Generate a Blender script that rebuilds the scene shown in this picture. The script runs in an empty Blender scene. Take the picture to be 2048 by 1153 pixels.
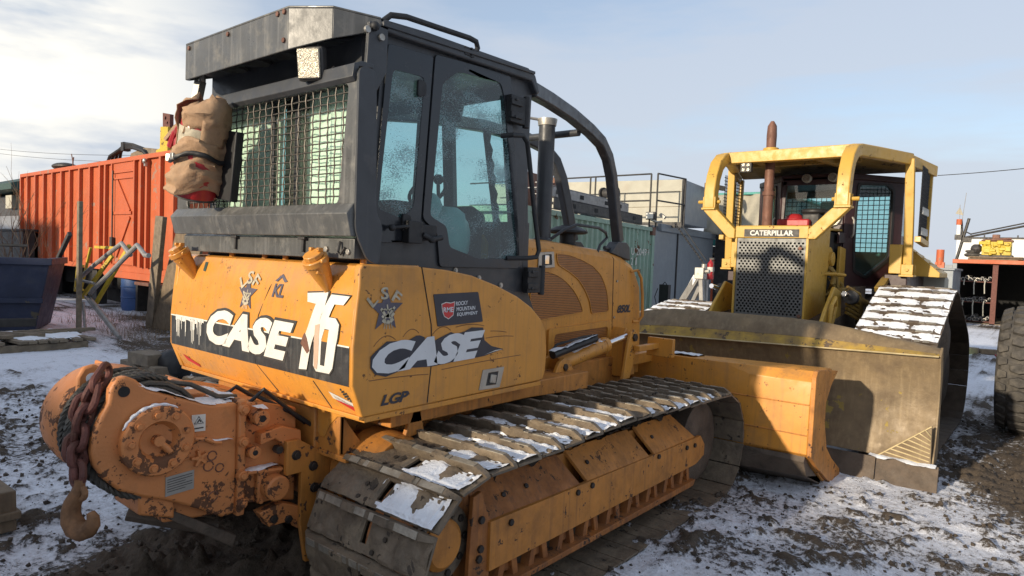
import bpy, bmesh, math, random
import numpy as np
from mathutils import Vector, Matrix
R = math.radians
random.seed(7)
SC = bpy.context.scene
COL = SC.collection

# ---------------------------------------------------------------- camera
cam_d = bpy.data.cameras.new('camera'); cam = bpy.data.objects.new('camera', cam_d); COL.objects.link(cam)
cam_d.sensor_width = 36.0; cam_d.lens = 1330.0/2048*36.0; cam_d.clip_end = 3000; cam_d.clip_start = 0.05
cam.matrix_world = Matrix(((0.63287, 0.00934, -0.77420, 0.0),
                           (-0.77323, 0.05895, -0.63137, 0.0),
                           (0.03974, 0.99822, 0.04453, 1.8),
                           (0, 0, 0, 1)))
SC.camera = cam
# ---------------------------------------------------------------- light
SUN_EL = R(15.0); TO_SUN = Vector((-0.985, 0.172, 0)).normalized()
w = bpy.data.worlds.new('World'); SC.world = w; w.use_nodes = True
nt = w.node_tree; nt.nodes.clear()
def N(nt, t, **k):
    n = nt.nodes.new(t)
    for a, b in k.items(): setattr(n, a, b)
    return n
out = N(nt, 'ShaderNodeOutputWorld'); bg = N(nt, 'ShaderNodeBackground')
sky = N(nt, 'ShaderNodeTexSky', sky_type='NISHITA'); sky.sun_disc = False
sky.sun_elevation = SUN_EL; sky.sun_rotation = math.atan2(TO_SUN.x, TO_SUN.y)
sky.air_density = 1.0; sky.dust_density = 1.2; sky.ozone_density = 2.0
tc = N(nt, 'ShaderNodeTexCoord'); mp = N(nt, 'ShaderNodeMapping'); mp.inputs['Scale'].default_value = (1.3, 0.8, 5.0)
no = N(nt, 'ShaderNodeTexNoise'); no.inputs['Scale'].default_value = 1.7; no.inputs['Detail'].default_value = 9; no.inputs['Roughness'].default_value = 0.55
cr = N(nt, 'ShaderNodeValToRGB'); cr.color_ramp.elements[0].position = 0.36; cr.color_ramp.elements[1].position = 0.72
mx = N(nt, 'ShaderNodeMixRGB'); mx.inputs[2].default_value = (3.05, 3.3, 3.75, 1)
sx = N(nt, 'ShaderNodeSeparateXYZ'); mr = N(nt, 'ShaderNodeMapRange'); mr.inputs[1].default_value = 0.0; mr.inputs[2].default_value = 0.62
mr.inputs[3].default_value = 1.0; mr.inputs[4].default_value = 0.62
mu = N(nt, 'ShaderNodeMath', operation='MULTIPLY'); ad = N(nt, 'ShaderNodeMath', operation='ADD'); ad.inputs[1].default_value = 0.55; ad.use_clamp = True
L = nt.links.new
L(tc.outputs['Generated'], mp.inputs[0]); L(mp.outputs[0], no.inputs['Vector']); L(no.outputs['Fac'], cr.inputs[0])
L(tc.outputs['Generated'], sx.inputs[0]); L(sx.outputs['Z'], mr.inputs[0])
L(cr.outputs[0], ad.inputs[0]); L(ad.outputs[0], mu.inputs[0]); L(mr.outputs[0], mu.inputs[1]); L(mu.outputs[0], mx.inputs[0])
L(sky.outputs[0], mx.inputs[1])
# a brighter, warmer bank of cloud low down towards the sun
dt = N(nt, 'ShaderNodeVectorMath', operation='DOT_PRODUCT'); dt.inputs[1].default_value = (0.19, 0.96, 0.16)
m2 = N(nt, 'ShaderNodeMapRange'); m2.inputs[1].default_value = 0.93; m2.inputs[2].default_value = 0.995
m3 = N(nt, 'ShaderNodeMath', operation='MULTIPLY'); mx2 = N(nt, 'ShaderNodeMixRGB'); mx2.inputs[2].default_value = (5.9, 5.65, 5.05, 1)
n2 = N(nt, 'ShaderNodeTexNoise'); n2.inputs['Scale'].default_value = 3.1; n2.inputs['Detail'].default_value = 10
c2 = N(nt, 'ShaderNodeValToRGB'); c2.color_ramp.elements[0].position = 0.40; c2.color_ramp.elements[1].position = 0.56
L(tc.outputs['Generated'], dt.inputs[0]); L(dt.outputs['Value'], m2.inputs[0]); L(mp.outputs[0], n2.inputs['Vector']); L(n2.outputs['Fac'], c2.inputs[0])
L(m2.outputs[0], m3.inputs[0]); L(c2.outputs[0], m3.inputs[1]); L(m3.outputs[0], mx2.inputs[0]); L(mx.outputs[0], mx2.inputs[1])
L(mx2.outputs[0], bg.inputs[0]); bg.inputs[1].default_value = 0.115; L(bg.outputs[0], out.inputs[0])
sd = bpy.data.lights.new('sun', 'SUN'); sd.energy = 3.1; sd.angle = R(1.2); sd.color = (1.0, 0.86, 0.66)
so = bpy.data.objects.new('sun', sd); COL.objects.link(so)
dirv = Vector((-TO_SUN.x*math.cos(SUN_EL), -TO_SUN.y*math.cos(SUN_EL), -math.sin(SUN_EL)))
so.rotation_euler = dirv.to_track_quat('-Z', 'Y').to_euler()
SC.view_settings.view_transform = 'Standard'; SC.view_settings.look = 'None'; SC.view_settings.exposure = 0.84; SC.view_settings.gamma = 1.0

# ---------------------------------------------------------------- mesh helpers
class MB:
    def __init__(s): s.v = []; s.f = []; s.m = []
    def add(s, vs, fs, mi=0):
        o = len(s.v); s.v += [tuple(p) for p in vs]; s.f += [tuple(i+o for i in f) for f in fs]; s.m += [mi]*len(fs); return s
    def box(s, x0, x1, y0, y1, z0, z1, mi=0):
        v = [(x, y, z) for x in (x0, x1) for y in (y0, y1) for z in (z0, z1)]
        return s.add(v, [(0,1,3,2),(4,6,7,5),(0,4,5,1),(2,3,7,6),(0,2,6,4),(1,5,7,3)], mi)
    def obox(s, c, size, rot=(0,0,0), mi=0):
        from mathutils import Euler
        M = Euler(rot).to_matrix(); c = Vector(c); a, b, d = size[0]/2, size[1]/2, size[2]/2
        v = [c+M@Vector((x*a, y*b, z*d)) for x in (-1,1) for y in (-1,1) for z in (-1,1)]
        return s.add(v, [(0,1,3,2),(4,6,7,5),(0,4,5,1),(2,3,7,6),(0,2,6,4),(1,5,7,3)], mi)
    def prism(s, pts, ax, a, b, mi=0, cap=True):
        # pts 2-D in the two axes left over (in x,y,z order), extruded along ax from a to b
        def P(p, t):
            return {'x': (t, p[0], p[1]), 'y': (p[0], t, p[1]), 'z': (p[0], p[1], t)}[ax]
        n = len(pts); v = [P(p, a) for p in pts]+[P(p, b) for p in pts]
        f = [(i, (i+1) % n, n+(i+1) % n, n+i) for i in range(n)]
        if cap: f += [tuple(range(n))[::-1], tuple(range(n, 2*n))]
        return s.add(v, f, mi)
    def loft(s, rings, cap=True, mi=0, closed=True):
        n = len(rings[0]); v = [p for r in rings for p in r]; f = []
        for k in range(len(rings)-1):
            for i in range(n if closed else n-1):
                j = (i+1) % n; f.append((k*n+i, k*n+j, (k+1)*n+j, (k+1)*n+i))
        if cap: f += [tuple(range(n))[::-1], tuple(range((len(rings)-1)*n, len(rings)*n))]
        return s.add(v, f, mi)
    def tube(s, path, r, n=8, cap=True, mi=0, rect=None, closed=False):
        P = [Vector(p) for p in path]; rings = []
        up = None
        for i, p in enumerate(P):
            if closed: t = (P[(i+1) % len(P)]-P[i-1])
            else: t = (P[min(i+1, len(P)-1)]-P[max(i-1, 0)])
            t.normalize()
            if up is None:
                up = Vector((0,0,1)) if abs(t.z) < .9 else Vector((1,0,0))
            u = (up - t*up.dot(t)); u.normalize(); up = u; q = t.cross(u)
            rr = r[i] if isinstance(r, (list, tuple)) else r
            if rect:
                a, b = rect[0]/2, rect[1]/2
                rings.append([p+q*x*a+u*y*b for x, y in ((-1,-1),(1,-1),(1,1),(-1,1))])
            else:
                rings.append([p+(q*math.cos(2*math.pi*k/n)+u*math.sin(2*math.pi*k/n))*rr for k in range(n)])
        if closed: rings.append(rings[0]); cap = False
        return s.loft(rings, cap, mi)
    def cyl(s, a, b, r, n=20, r2=None, mi=0):
        return s.tube([a, b], [r, r if r2 is None else r2], n, mi=mi)
    def lathe(s, prof, c, ax='y', n=28, mi=0):
        # prof: (t, r) along axis ax through c
        rings = []
        for t, r in prof:
            ring = []
            for k in range(n):
                a = 2*math.pi*k/n; x, y = r*math.cos(a), r*math.sin(a)
                ring.append({'y': (c[0]+x, c[1]+t, c[2]+y), 'x': (c[0]+t, c[1]+x, c[2]+y), 'z': (c[0]+x, c[1]+y, c[2]+t)}[ax])
            rings.append(ring)
        return s.loft(rings, True, mi)
    def ball(s, c, r, n=8, sq=(1,1,1), seed=None, rough=0, mi=0):
        rg = random.Random(seed); rings = []
        for i in range(1, n):
            th = math.pi*i/n
            rings.append([(c[0]+sq[0]*r*(1+rough*rg.uniform(-1,1))*math.sin(th)*math.cos(2*math.pi*k/(2*n)),
                           c[1]+sq[1]*r*(1+rough*rg.uniform(-1,1))*math.sin(th)*math.sin(2*math.pi*k/(2*n)),
                           c[2]-sq[2]*r*math.cos(th)) for k in range(2*n)])
        return s.loft(rings, True, mi)
    def bolt(s, c, ax, r=.014, h=.012, mi=0):
        c = Vector(c); d = Vector(ax); return s.tube([c-d*.004, c+d*h], r, 6, mi=mi)
    def build(s, name, mats, parent=None, bevel=0, smooth=35, segs=2):
        me = bpy.data.meshes.new(name); me.from_pydata(s.v, [], s.f)
        if not isinstance(mats, (list, tuple)): mats = [mats]
        for m in mats: me.materials.append(m)
        if any(s.m): me.polygons.foreach_set('material_index', s.m)
        bm = bmesh.new(); bm.from_mesh(me); bmesh.ops.recalc_face_normals(bm, faces=bm.faces); bm.to_mesh(me); bm.free()
        if smooth: me.shade_smooth(); me.set_sharp_from_angle(angle=R(smooth))
        return link(name, me, parent, bevel, segs)
def link(name, me, parent=None, bevel=0, segs=2):
    o = bpy.data.objects.new(name, me); COL.objects.link(o)
    if parent: o.parent = parent; o.location = -world_of(parent)
    if bevel:
        b = o.modifiers.new('bevel', 'BEVEL'); b.width = bevel; b.segments = segs; b.limit_method = 'ANGLE'; b.angle_limit = R(40); b.harden_normals = False
    return o
def world_of(o):
    p = Vector(o.location)
    while o.parent: o = o.parent; p += Vector(o.location)
    return p
def thing(name, label, cat, loc=(0,0,0), group=None, rz=0):
    o = bpy.data.objects.new(name, None); COL.objects.link(o); o.location = loc; o.empty_display_size = .2
    o['label'] = label; o['category'] = cat
    if group: o['group'] = group
    return o
def tag(o, label, cat, group=None, kind=None):
    if label: o['label'] = label
    if cat: o['category'] = cat
    if group: o['group'] = group
    if kind: o['kind'] = kind
    return o
def rounded(pts, r, n=4):
    out = []; m = len(pts)
    for i in range(m):
        p = Vector(pts[i]); a = Vector(pts[i-1])-p; b = Vector(pts[(i+1) % m])-p
        d = min(r, a.length*.45, b.length*.45); A = p+a.normalized()*d; B = p+b.normalized()*d
        for k in range(n+1):
            t = k/n; q = A*(1-t)**2+p*2*t*(1-t)+B*t*t; out.append((q.x, q.y))
    return out
def curve_mesh(splines, extrude, offset=0.0, bevel=0.0, res=1):
    cu = bpy.data.curves.new('tmp', 'CURVE'); cu.dimensions = '2D'; cu.fill_mode = 'BOTH'; cu.extrude = extrude; cu.offset = offset; cu.bevel_depth = bevel
    for pts in splines:
        sp = cu.splines.new('POLY'); sp.points.add(len(pts)-1)
        for q, p in zip(sp.points, pts): q.co = (p[0], p[1], 0, 1)
        sp.use_cyclic_u = True
    return cu_to_mesh(cu)
def cu_to_mesh(cu):
    o = bpy.data.objects.new('tmp', cu); COL.objects.link(o)
    dg = bpy.context.evaluated_depsgraph_get(); dg.update()
    me = bpy.data.meshes.new_from_object(o.evaluated_get(dg)); bpy.data.objects.remove(o); bpy.data.curves.remove(cu)
    return me
def mapped(me, fn):
    for v in me.vertices: v.co = fn(v.co.x, v.co.y, v.co.z)
    return me
def plate(name, mats, parent, outer, holes, ax, at, th, bevel=0, smooth=30, flip=1):
    """flat plate with holes; outer/holes 2-D in the two axes left; its outside face at `at`, thickness th towards `flip`"""
    me = curve_mesh([outer]+list(holes), th/2)
    k = at+flip*th/2
    fn = {'x': lambda u, v, t: (k+t, u, v), 'y': lambda u, v, t: (u, k+t, v), 'z': lambda u, v, t: (u, v, k+t)}[ax]
    mapped(me, fn); me.materials.clear()
    if not isinstance(mats, (list, tuple)): mats = [mats]
    for m in mats: me.materials.append(m)
    bm = bmesh.new(); bm.from_mesh(me); bmesh.ops.remove_doubles(bm, verts=bm.verts, dist=1e-5); bmesh.ops.recalc_face_normals(bm, faces=bm.faces); bm.to_mesh(me); bm.free()
    me.shade_smooth(); me.set_sharp_from_angle(angle=R(smooth))
    return link(name, me, parent, bevel)
def text_mesh(s, bold=0.0, shear=0.0, space=1.0, ext=0.0):
    cu = bpy.data.curves.new('tmp', 'FONT'); cu.body = s; cu.offset = bold; cu.shear = shear; cu.space_character = space; cu.extrude = ext; cu.resolution_u = 3
    me = cu_to_mesh(cu)
    xs = [v.co.x for v in me.vertices]; ys = [v.co.y for v in me.vertices]
    a, b, c, d = min(xs), max(xs), min(ys), max(ys)
    for v in me.vertices: v.co.x = (v.co.x-a)/(b-a); v.co.y = (v.co.y-c)/(d-c)
    return me
def subdiv(me, cuts=2):
    bm = bmesh.new(); bm.from_mesh(me); bmesh.ops.triangulate(bm, faces=bm.faces); bmesh.ops.subdivide_edges(bm, edges=bm.edges, cuts=cuts, use_grid_fill=True); bm.to_mesh(me); bm.free(); return me
def text(name, mat, parent, s, fn, bold=0.0, shear=0.0, space=1.0, cuts=0):
    """fn maps unit-square (u right, v up) to world"""
    me = text_mesh(s, bold, shear, space)
    if cuts: subdiv(me, cuts)
    mapped(me, lambda x, y, z: fn(x, y)); me.materials.clear(); me.materials.append(mat)
    return link(name, me, parent)

# value noise in numpy
_rs = np.random.RandomState(3); _T = _rs.rand(512, 512)
def vnoise(x, y):
    x = np.asarray(x, float); y = np.asarray(y, float)
    xi = np.floor(x).astype(int); yi = np.floor(y).astype(int); fx = x-xi; fy = y-yi
    fx = fx*fx*(3-2*fx); fy = fy*fy*(3-2*fy)
    g = lambda i, j: _T[i % 512, j % 512]
    return (g(xi, yi)*(1-fx)+g(xi+1, yi)*fx)*(1-fy)+(g(xi, yi+1)*(1-fx)+g(xi+1, yi+1)*fx)*fy
def fbm(x, y, o=4, g=.5):
    a = 1; s = 0; t = 0
    for k in range(o): s = s+a*vnoise(x*2**k+17.3*k, y*2**k+5.1*k); t += a; a *= g
    return s/t

# ---------------------------------------------------------------- materials
def mat(name, col, rough=.5, metal=0.0, var=.15, vscale=6, bump=.1, bscale=60, chips=None, dirt=None, coat=0, spec=.5, streak=None, flat=False, wear=()):
    """chips: (colour, amount 0..1, scale)  dirt: (colour, amount, scale)  streak: (colour, amount) vertical streaks"""
    m = bpy.data.materials.new(name); m.use_nodes = True; t = m.node_tree; b = t.nodes['Principled BSDF']; l = t.links.new
    b.inputs['Roughness'].default_value = rough; b.inputs['Metallic'].default_value = metal; b.inputs['Specular IOR Level'].default_value = spec
    if coat: b.inputs['Coat Weight'].default_value = coat; b.inputs['Coat Roughness'].default_value = .15
    geo = N(t, 'ShaderNodeNewGeometry'); pos = geo.outputs['Position']
    def noise(scale, det=6, rgh=.6, vec=None):
        n = N(t, 'ShaderNodeTexNoise'); n.inputs['Scale'].default_value = scale; n.inputs['Detail'].default_value = det; n.inputs['Roughness'].default_value = rgh
        l(vec or pos, n.inputs['Vector']); return n.outputs['Fac']
    def ramp(fac, a, c):
        r = N(t, 'ShaderNodeMapRange'); r.inputs[1].default_value = a; r.inputs[2].default_value = c; l(fac, r.inputs[0]); return r.outputs[0]
    def mixc(fac, a, c, mode='MIX'):
        x = N(t, 'ShaderNodeMixRGB', blend_type=mode)
        if isinstance(fac, float): x.inputs[0].default_value = fac
        else: l(fac, x.inputs[0])
        for i, q in ((1, a), (2, c)):
            if hasattr(q, 'is_linked'): l(q, x.inputs[i])
            else: x.inputs[i].default_value = (*q[:3], 1)
        return x.outputs[0]
    c = mixc(ramp(noise(vscale), .3, .7), tuple(q*(1-var) for q in col), tuple(min(q*(1+var), .95) for q in col))
    rfac = None
    if streak:
        mpn = N(t, 'ShaderNodeMapping'); mpn.inputs['Scale'].default_value = (30, 30, 1.3); l(pos, mpn.inputs[0])
        f = ramp(noise(1.0, 5, .6, mpn.outputs[0]), .62-.2*streak[1], .78-.1*streak[1])
        k = N(t, 'ShaderNodeMath', operation='MULTIPLY'); l(f, k.inputs[0]); k.inputs[1].default_value = min(1, streak[1]); c = mixc(k.outputs[0], c, streak[0])
    if dirt:
        f = ramp(noise(dirt[2], 8, .65), .62-.35*dirt[1], .75-.1*dirt[1])
        k = N(t, 'ShaderNodeMath', operation='MULTIPLY'); l(f, k.inputs[0]); k.inputs[1].default_value = min(1, .35+dirt[1]); rfac = k.outputs[0]; c = mixc(rfac, c, dirt[0])
    cf = None
    if chips:
        n1 = noise(chips[2], 9, .62); n2 = noise(chips[2]*.23, 3, .5)
        s = N(t, 'ShaderNodeMath', operation='ADD'); l(n1, s.inputs[0]); l(n2, s.inputs[1])
        for ax_, a_, b2_, am_ in wear:      # the same chipping, heavier where the casting gets knocked
            sp = N(t, 'ShaderNodeSeparateXYZ'); l(pos, sp.inputs[0]); w_ = N(t, 'ShaderNodeMapRange'); l(sp.outputs[ax_], w_.inputs[0]); w_.inputs[1].default_value = a_; w_.inputs[2].default_value = b2_; w_.inputs[3].default_value = 0; w_.inputs[4].default_value = am_
            s2 = N(t, 'ShaderNodeMath', operation='ADD'); l(s.outputs[0], s2.inputs[0]); l(w_.outputs[0], s2.inputs[1]); s = s2
        th = 1.26-.3*chips[1]; cf = ramp(s.outputs[0], th, th+.02); c = mixc(cf, c, chips[0])
    l(c, b.inputs['Base Color'])
    rr = N(t, 'ShaderNodeMapRange'); l(noise(vscale*2.3), rr.inputs[0]); rr.inputs[1].default_value = .25; rr.inputs[2].default_value = .75
    rr.inputs[3].default_value = max(.05, rough-.12); rr.inputs[4].default_value = min(1, rough+.15)
    ro = rr.outputs[0]
    for f in (rfac, cf):
        if f is not None:
            x = N(t, 'ShaderNodeMix'); l(f, x.inputs[0]); l(ro, x.inputs[2]); x.inputs[3].default_value = .85; ro = x.outputs[0]
    l(ro, b.inputs['Roughness'])
    if bump:
        bn = N(t, 'ShaderNodeBump'); bn.inputs['Strength'].default_value = bump; bn.inputs['Distance'].default_value = .01
        h = noise(bscale, 6, .6)
        if cf is not None:
            y = N(t, 'ShaderNodeMath', operation='SUBTRACT'); l(h, y.inputs[0]); l(cf, y.inputs[1]); h = y.outputs[0]
        l(h, bn.inputs['Height']); l(bn.outputs[0], b.inputs['Normal'])
    return m
RUST = (.075, .032, .016); MUD = (.075, .058, .040); DUST = (.22, .16, .10)
M = {}
M['orange'] = mat('orange_machine_paint', (.60, .262, .044), .30, var=.06, bump=.10, bscale=7, dirt=((.36, .19, .075), .28, 4), coat=.25, streak=((.40, .20, .075), .6), chips=((.16, .075, .03), .10, 48))
M['orange_side'] = mat('orange_panel_paint', (.60, .262, .042), .42, var=.07, bump=.12, bscale=6, dirt=((.34, .17, .065), .30, 3.2), streak=((.36, .17, .055), .55), chips=((.16, .075, .03), .10, 48))
M['winch'] = mat('chipped_winch_paint', (.56, .21, .065), .5, var=.08, bump=.25, bscale=70, chips=((.12, .052, .025), .36, 40), dirt=((.36, .15, .06), .2, 7), wear=(('X', 1.18, 1.04, .09), ('Z', .72, .58, .06)))
M['flange'] = mat('chipped_flange_paint', (.56, .21, .065), .5, var=.08, bump=.25, bscale=70, chips=((.15, .065, .03), .66, 34), dirt=((.36, .15, .06), .2, 7))
M['frame_or'] = mat('worn_orange_frame', (.50, .20, .038), .55, var=.2, bump=.2, bscale=40, chips=((.09, .045, .025), .22, 34), dirt=((.22, .10, .035), .34, 5), streak=((.15, .07, .03), .5))
M['guard_or'] = mat('rusty_rock_guard', (.38, .14, .032), .55, var=.25, bump=.25, bscale=50, chips=((.06, .035, .022), .30, 30), dirt=((.20, .075, .025), .62, 5), streak=((.09, .05, .03), .7))
M['dk'] = mat('charcoal_cab_paint', (.042, .044, .048), .42, var=.15, bump=.05, bscale=30, dirt=((.11, .105, .10), .16, 9), streak=((.10, .10, .10), .22))
M['dkrear'] = mat('dusty_charcoal_guard', (.085, .085, .082), .34, var=.2, bump=.06, bscale=40, dirt=((.20, .19, .17), .25, 10), streak=((.20, .195, .185), .55))
M['dkpanel'] = mat('black_glass_border', (.02, .022, .026), .18, var=.1, bump=0, dirt=((.07, .07, .07), .1, 8))
M['steel'] = mat('muddy_track_steel', (.145, .111, .077), .66, metal=.1, var=.35, vscale=9, bump=1.0, bscale=32, dirt=((.27, .21, .14), .42, 7), chips=((.045, .036, .028), .12, 30))
M['link'] = mat('dark_track_link', (.045, .035, .026), .65, metal=.2, var=.3, bump=.5, bscale=40, dirt=((.10, .075, .05), .3, 8))
M['bolt'] = mat('dark_bolt_steel', (.05, .042, .036), .5, metal=.5, var=.3, bump=.2)
M['chrome'] = mat('bright_rod_chrome', (.75, .75, .76), .12, metal=1, var=.03, bump=0)
M['zinc'] = mat('scuffed_galvanised_metal', (.42, .40, .36), .4, metal=.7, var=.2, bump=.1, dirt=((.25, .2, .14), .3, 12))
M['black'] = mat('black_rubber', (.015, .015, .016), .55, var=.2, bump=.1)
M['rope'] = mat('greasy_wire_rope', (.085, .078, .066), .5, metal=.4, var=.4, bump=.5, bscale=120)
M['chain'] = mat('rusty_red_chain', (.12, .042, .032), .65, metal=.2, var=.35, vscale=18, bump=.35, dirt=((.10, .055, .03), .35, 14))
M['hook'] = mat('rusty_hook', (.20, .10, .045), .75, metal=.1, var=.35, vscale=20, bump=.4, dirt=((.10, .05, .025), .3, 18))
M['wire'] = mat('woven_screen_wire', (.085, .075, .065), .5, metal=.6, var=.3, bump=.1)
M['white'] = mat('worn_white_vinyl', (.66, .64, .58), .5, var=.1, bump=.05, dirt=((.38, .30, .2), .16, 9))
M['letter'] = mat('white_side_vinyl', (.60, .61, .62), .45, var=.08, bump=.05)
M['stripe'] = mat('charcoal_stripe_vinyl', (.030, .031, .033), .42, var=.2, bump=.05, streak=((.13, .13, .12), .45), dirt=((.09, .085, .08), .2, 9))
M['navy'] = mat('navy_decal', (.028, .03, .042), .45, var=.15, bump=.03)
M['violet'] = mat('violet_logo_ink', (.085, .075, .10), .5, var=.2, bump=.03)
M['cream'] = mat('cream_logo_ink', (.42, .37, .27), .5, var=.3, vscale=40, bump=.03)
M['red'] = mat('red_vinyl', (.50, .03, .03), .45, var=.15, bump=.03)
M['exred'] = mat('red_extinguisher_paint', (.33, .02, .025), .35, var=.1, bump=.03, dirt=((.2, .12, .1), .15, 20))
M['bag'] = mat('torn_tan_bag', (.36, .225, .13), .75, var=.25, vscale=12, bump=.5, bscale=30, dirt=((.20, .15, .10), .3, 12))
M['seatm'] = mat('dark_seat_fabric', (.03, .03, .032), .9, var=.2)
M['snow'] = mat('settled_snow', (.78, .80, .84), .75, var=.04, bump=.9, bscale=60, dirt=((.34, .30, .26), .10, 26))
M['worn'] = mat('worn_grouser_edge', (.30, .27, .22), .45, metal=.4, var=.4, bump=.5, dirt=((.15, .12, .09), .4, 14))
M['mud'] = mat('dark_frozen_mud', (.060, .046, .034), .85, var=.4, vscale=20, bump=.8, bscale=60)
M['catyel'] = mat('yellow_machine_paint', (.52, .31, .05), .42, var=.08, bump=.05, dirt=((.34, .20, .05), .25, 6), chips=((.14, .07, .02), .05, 45), streak=((.36, .21, .05), .3))
M['catdirt'] = mat('dirty_yellow_paint', (.30, .19, .035), .6, var=.3, bump=.3, dirt=((.10, .065, .035), .5, 6), chips=((.05, .035, .025), .3, 14))
M['blade'] = mat('worn_blade_steel', (.19, .135, .073), .55, metal=.1, var=.22, vscale=4, bump=.3, bscale=35, streak=((.29, .215, .12), .6), dirt=((.115, .08, .048), .42, 5), chips=((.30, .22, .06), .10, 9))
M['bladetop'] = mat('blade_lip_with_yellow_traces', (.46, .29, .03), .55, var=.2, bump=.4, dirt=((.17, .115, .06), .85, 5), chips=((.10, .07, .045), .35, 22))
M['pinkish'] = mat('peeled_vinyl_back', (.52, .36, .26), .6, var=.15, bump=.1)
M['scuff'] = mat('brown_scuff', (.20, .09, .03), .6, var=.2, bump=0)
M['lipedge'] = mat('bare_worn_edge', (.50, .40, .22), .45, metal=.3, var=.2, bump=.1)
M['rustpipe'] = mat('rusty_brown_pipe', (.16, .075, .05), .6, metal=.2, var=.25, bump=.3, dirt=((.09, .04, .03), .3, 9))
M['grille'] = mat('grey_perforated_steel', (.15, .152, .148), .45, metal=.5, var=.25, bump=.1, dirt=((.07, .065, .06), .3, 6))
M['maroon'] = mat('maroon_cab_paint', (.035, .014, .016), .4, var=.2, bump=.05)
M['track2'] = mat('brown_track_steel', (.10, .075, .055), .7, metal=.1, var=.4, bump=.7, dirt=((.15, .11, .08), .4, 8))
M['orcont'] = mat('orange_container_paint', (.46, .098, .03), .55, var=.10, vscale=1.2, bump=.25, bscale=5, streak=((.34, .10, .045), .6), chips=((.30, .17, .12), .14, 5), dirt=((.42, .15, .07), .22, 1.5))
M['grcont'] = mat('green_container_paint', (.25, .37, .29), .55, var=.1, bump=.1, streak=((.17, .20, .14), .6), chips=((.14, .07, .035), .25, 9), dirt=((.30, .34, .27), .3, 2))
M['greydoor'] = mat('grey_sheet_steel', (.20, .225, .245), .42, var=.06, vscale=2, bump=.1, bscale=6, streak=((.15, .165, .18), .35))
M['beige'] = mat('pale_weathered_board', (.40, .385, .32), .7, var=.08, vscale=3, bump=.1, streak=((.36, .33, .27), .3), dirt=((.35, .31, .25), .25, 2))
M['iron'] = mat('dark_iron', (.05, .047, .045), .55, metal=.3, var=.3, bump=.2)
M['navybin'] = mat('navy_dumpster_paint', (.018, .026, .060), .55, var=.25, vscale=3, bump=.2, chips=((.09, .075, .05), .25, 5), dirt=((.05, .05, .06), .35, 3))
M['wood'] = mat('weathered_timber', (.17, .125, .08), .85, var=.3, vscale=8, bump=.5, bscale=30, streak=((.10, .075, .05), .6))
M['woodg'] = mat('grey_timber', (.19, .15, .105), .85, var=.3, vscale=8, bump=.5, bscale=30, dirt=((.08, .07, .06), .3, 5))
M['pipe'] = mat('grey_pipe', (.30, .29, .28), .45, metal=.3, var=.2, bump=.1, dirt=((.16, .12, .09), .25, 10))
M['yel'] = mat('yellow_steel', (.50, .36, .03), .5, var=.15, bump=.1, chips=((.1, .05, .02), .2, 12))
M['blue'] = mat('blue_drum_plastic', (.03, .08, .22), .45, var=.15, bump=.05)
M['teal'] = mat('teal_equipment_paint', (.02, .22, .19), .5, var=.15, bump=.1)
M['tarp'] = mat('faded_canvas', (.34, .315, .25), .85, var=.15, vscale=3, bump=.5, bscale=8)
M['whitev'] = mat('white_trailer_paint', (.62, .62, .60), .45, var=.06, bump=.02)
M['dkgreen'] = mat('dark_green_roof', (.02, .05, .04), .6, var=.2)
M['tyre'] = mat('muddy_tyre_rubber', (.055, .050, .045), .8, var=.35, vscale=14, bump=.6, bscale=60, dirt=((.13, .115, .095), .45, 9))
M['grass'] = mat('dry_winter_grass', (.20, .13, .07), .9, var=.4, vscale=20, bump=0)
M['dark'] = mat('unlit_interior', (.02, .02, .02), .9, var=.2, bump=0)  # near-black colour doing the work of shade; seams and holes share it
def mesh_pattern(name, base, hole, scale, rad):
    m = mat(name, base, .45, var=.08, bump=0); t = m.node_tree; b = t.nodes['Principled BSDF']; l = t.links.new
    geo = N(t, 'ShaderNodeNewGeometry'); sep = N(t, 'ShaderNodeSeparateXYZ'); l(geo.outputs['Position'], sep.inputs[0])
    def ma(op, a, c=None):
        n = N(t, 'ShaderNodeMath', operation=op)
        for i, q in ((0, a), (1, c)):
            if q is None: continue
            if hasattr(q, 'is_linked'): l(q, n.inputs[i])
            else: n.inputs[i].default_value = q
        return n.outputs[0]
    X = ma('MULTIPLY', sep.outputs['X'], scale); Z = ma('MULTIPLY', sep.outputs['Z'], scale*1.1547)
    row = ma('FLOOR', Z); odd = ma('MULTIPLY', ma('MODULO', row, 2.0), .5); fx = ma('FRACT', ma('ADD', X, odd)); fz = ma('FRACT', Z)
    dx = ma('SUBTRACT', fx, .5); dz = ma('SUBTRACT', fz, .5)
    d = ma('SQRT', ma('ADD', ma('MULTIPLY', dx, dx), ma('MULTIPLY', dz, dz)))
    mr = N(t, 'ShaderNodeMapRange'); mr.inputs[1].default_value = rad+.05; mr.inputs[2].default_value = rad-.05; l(d, mr.inputs[0])
    x = N(t, 'ShaderNodeMixRGB'); l(mr.outputs[0], x.inputs[0]); src = b.inputs['Base Color'].links[0].from_socket; l(src, x.inputs[1]); x.inputs[2].default_value = (*hole, 1); l(x.outputs[0], b.inputs['Base Color'])
    return m
M['perf'] = mesh_pattern('fine_perforated_sheet', (.42, .155, .03), (.03, .015, .008), 62, .36)
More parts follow.
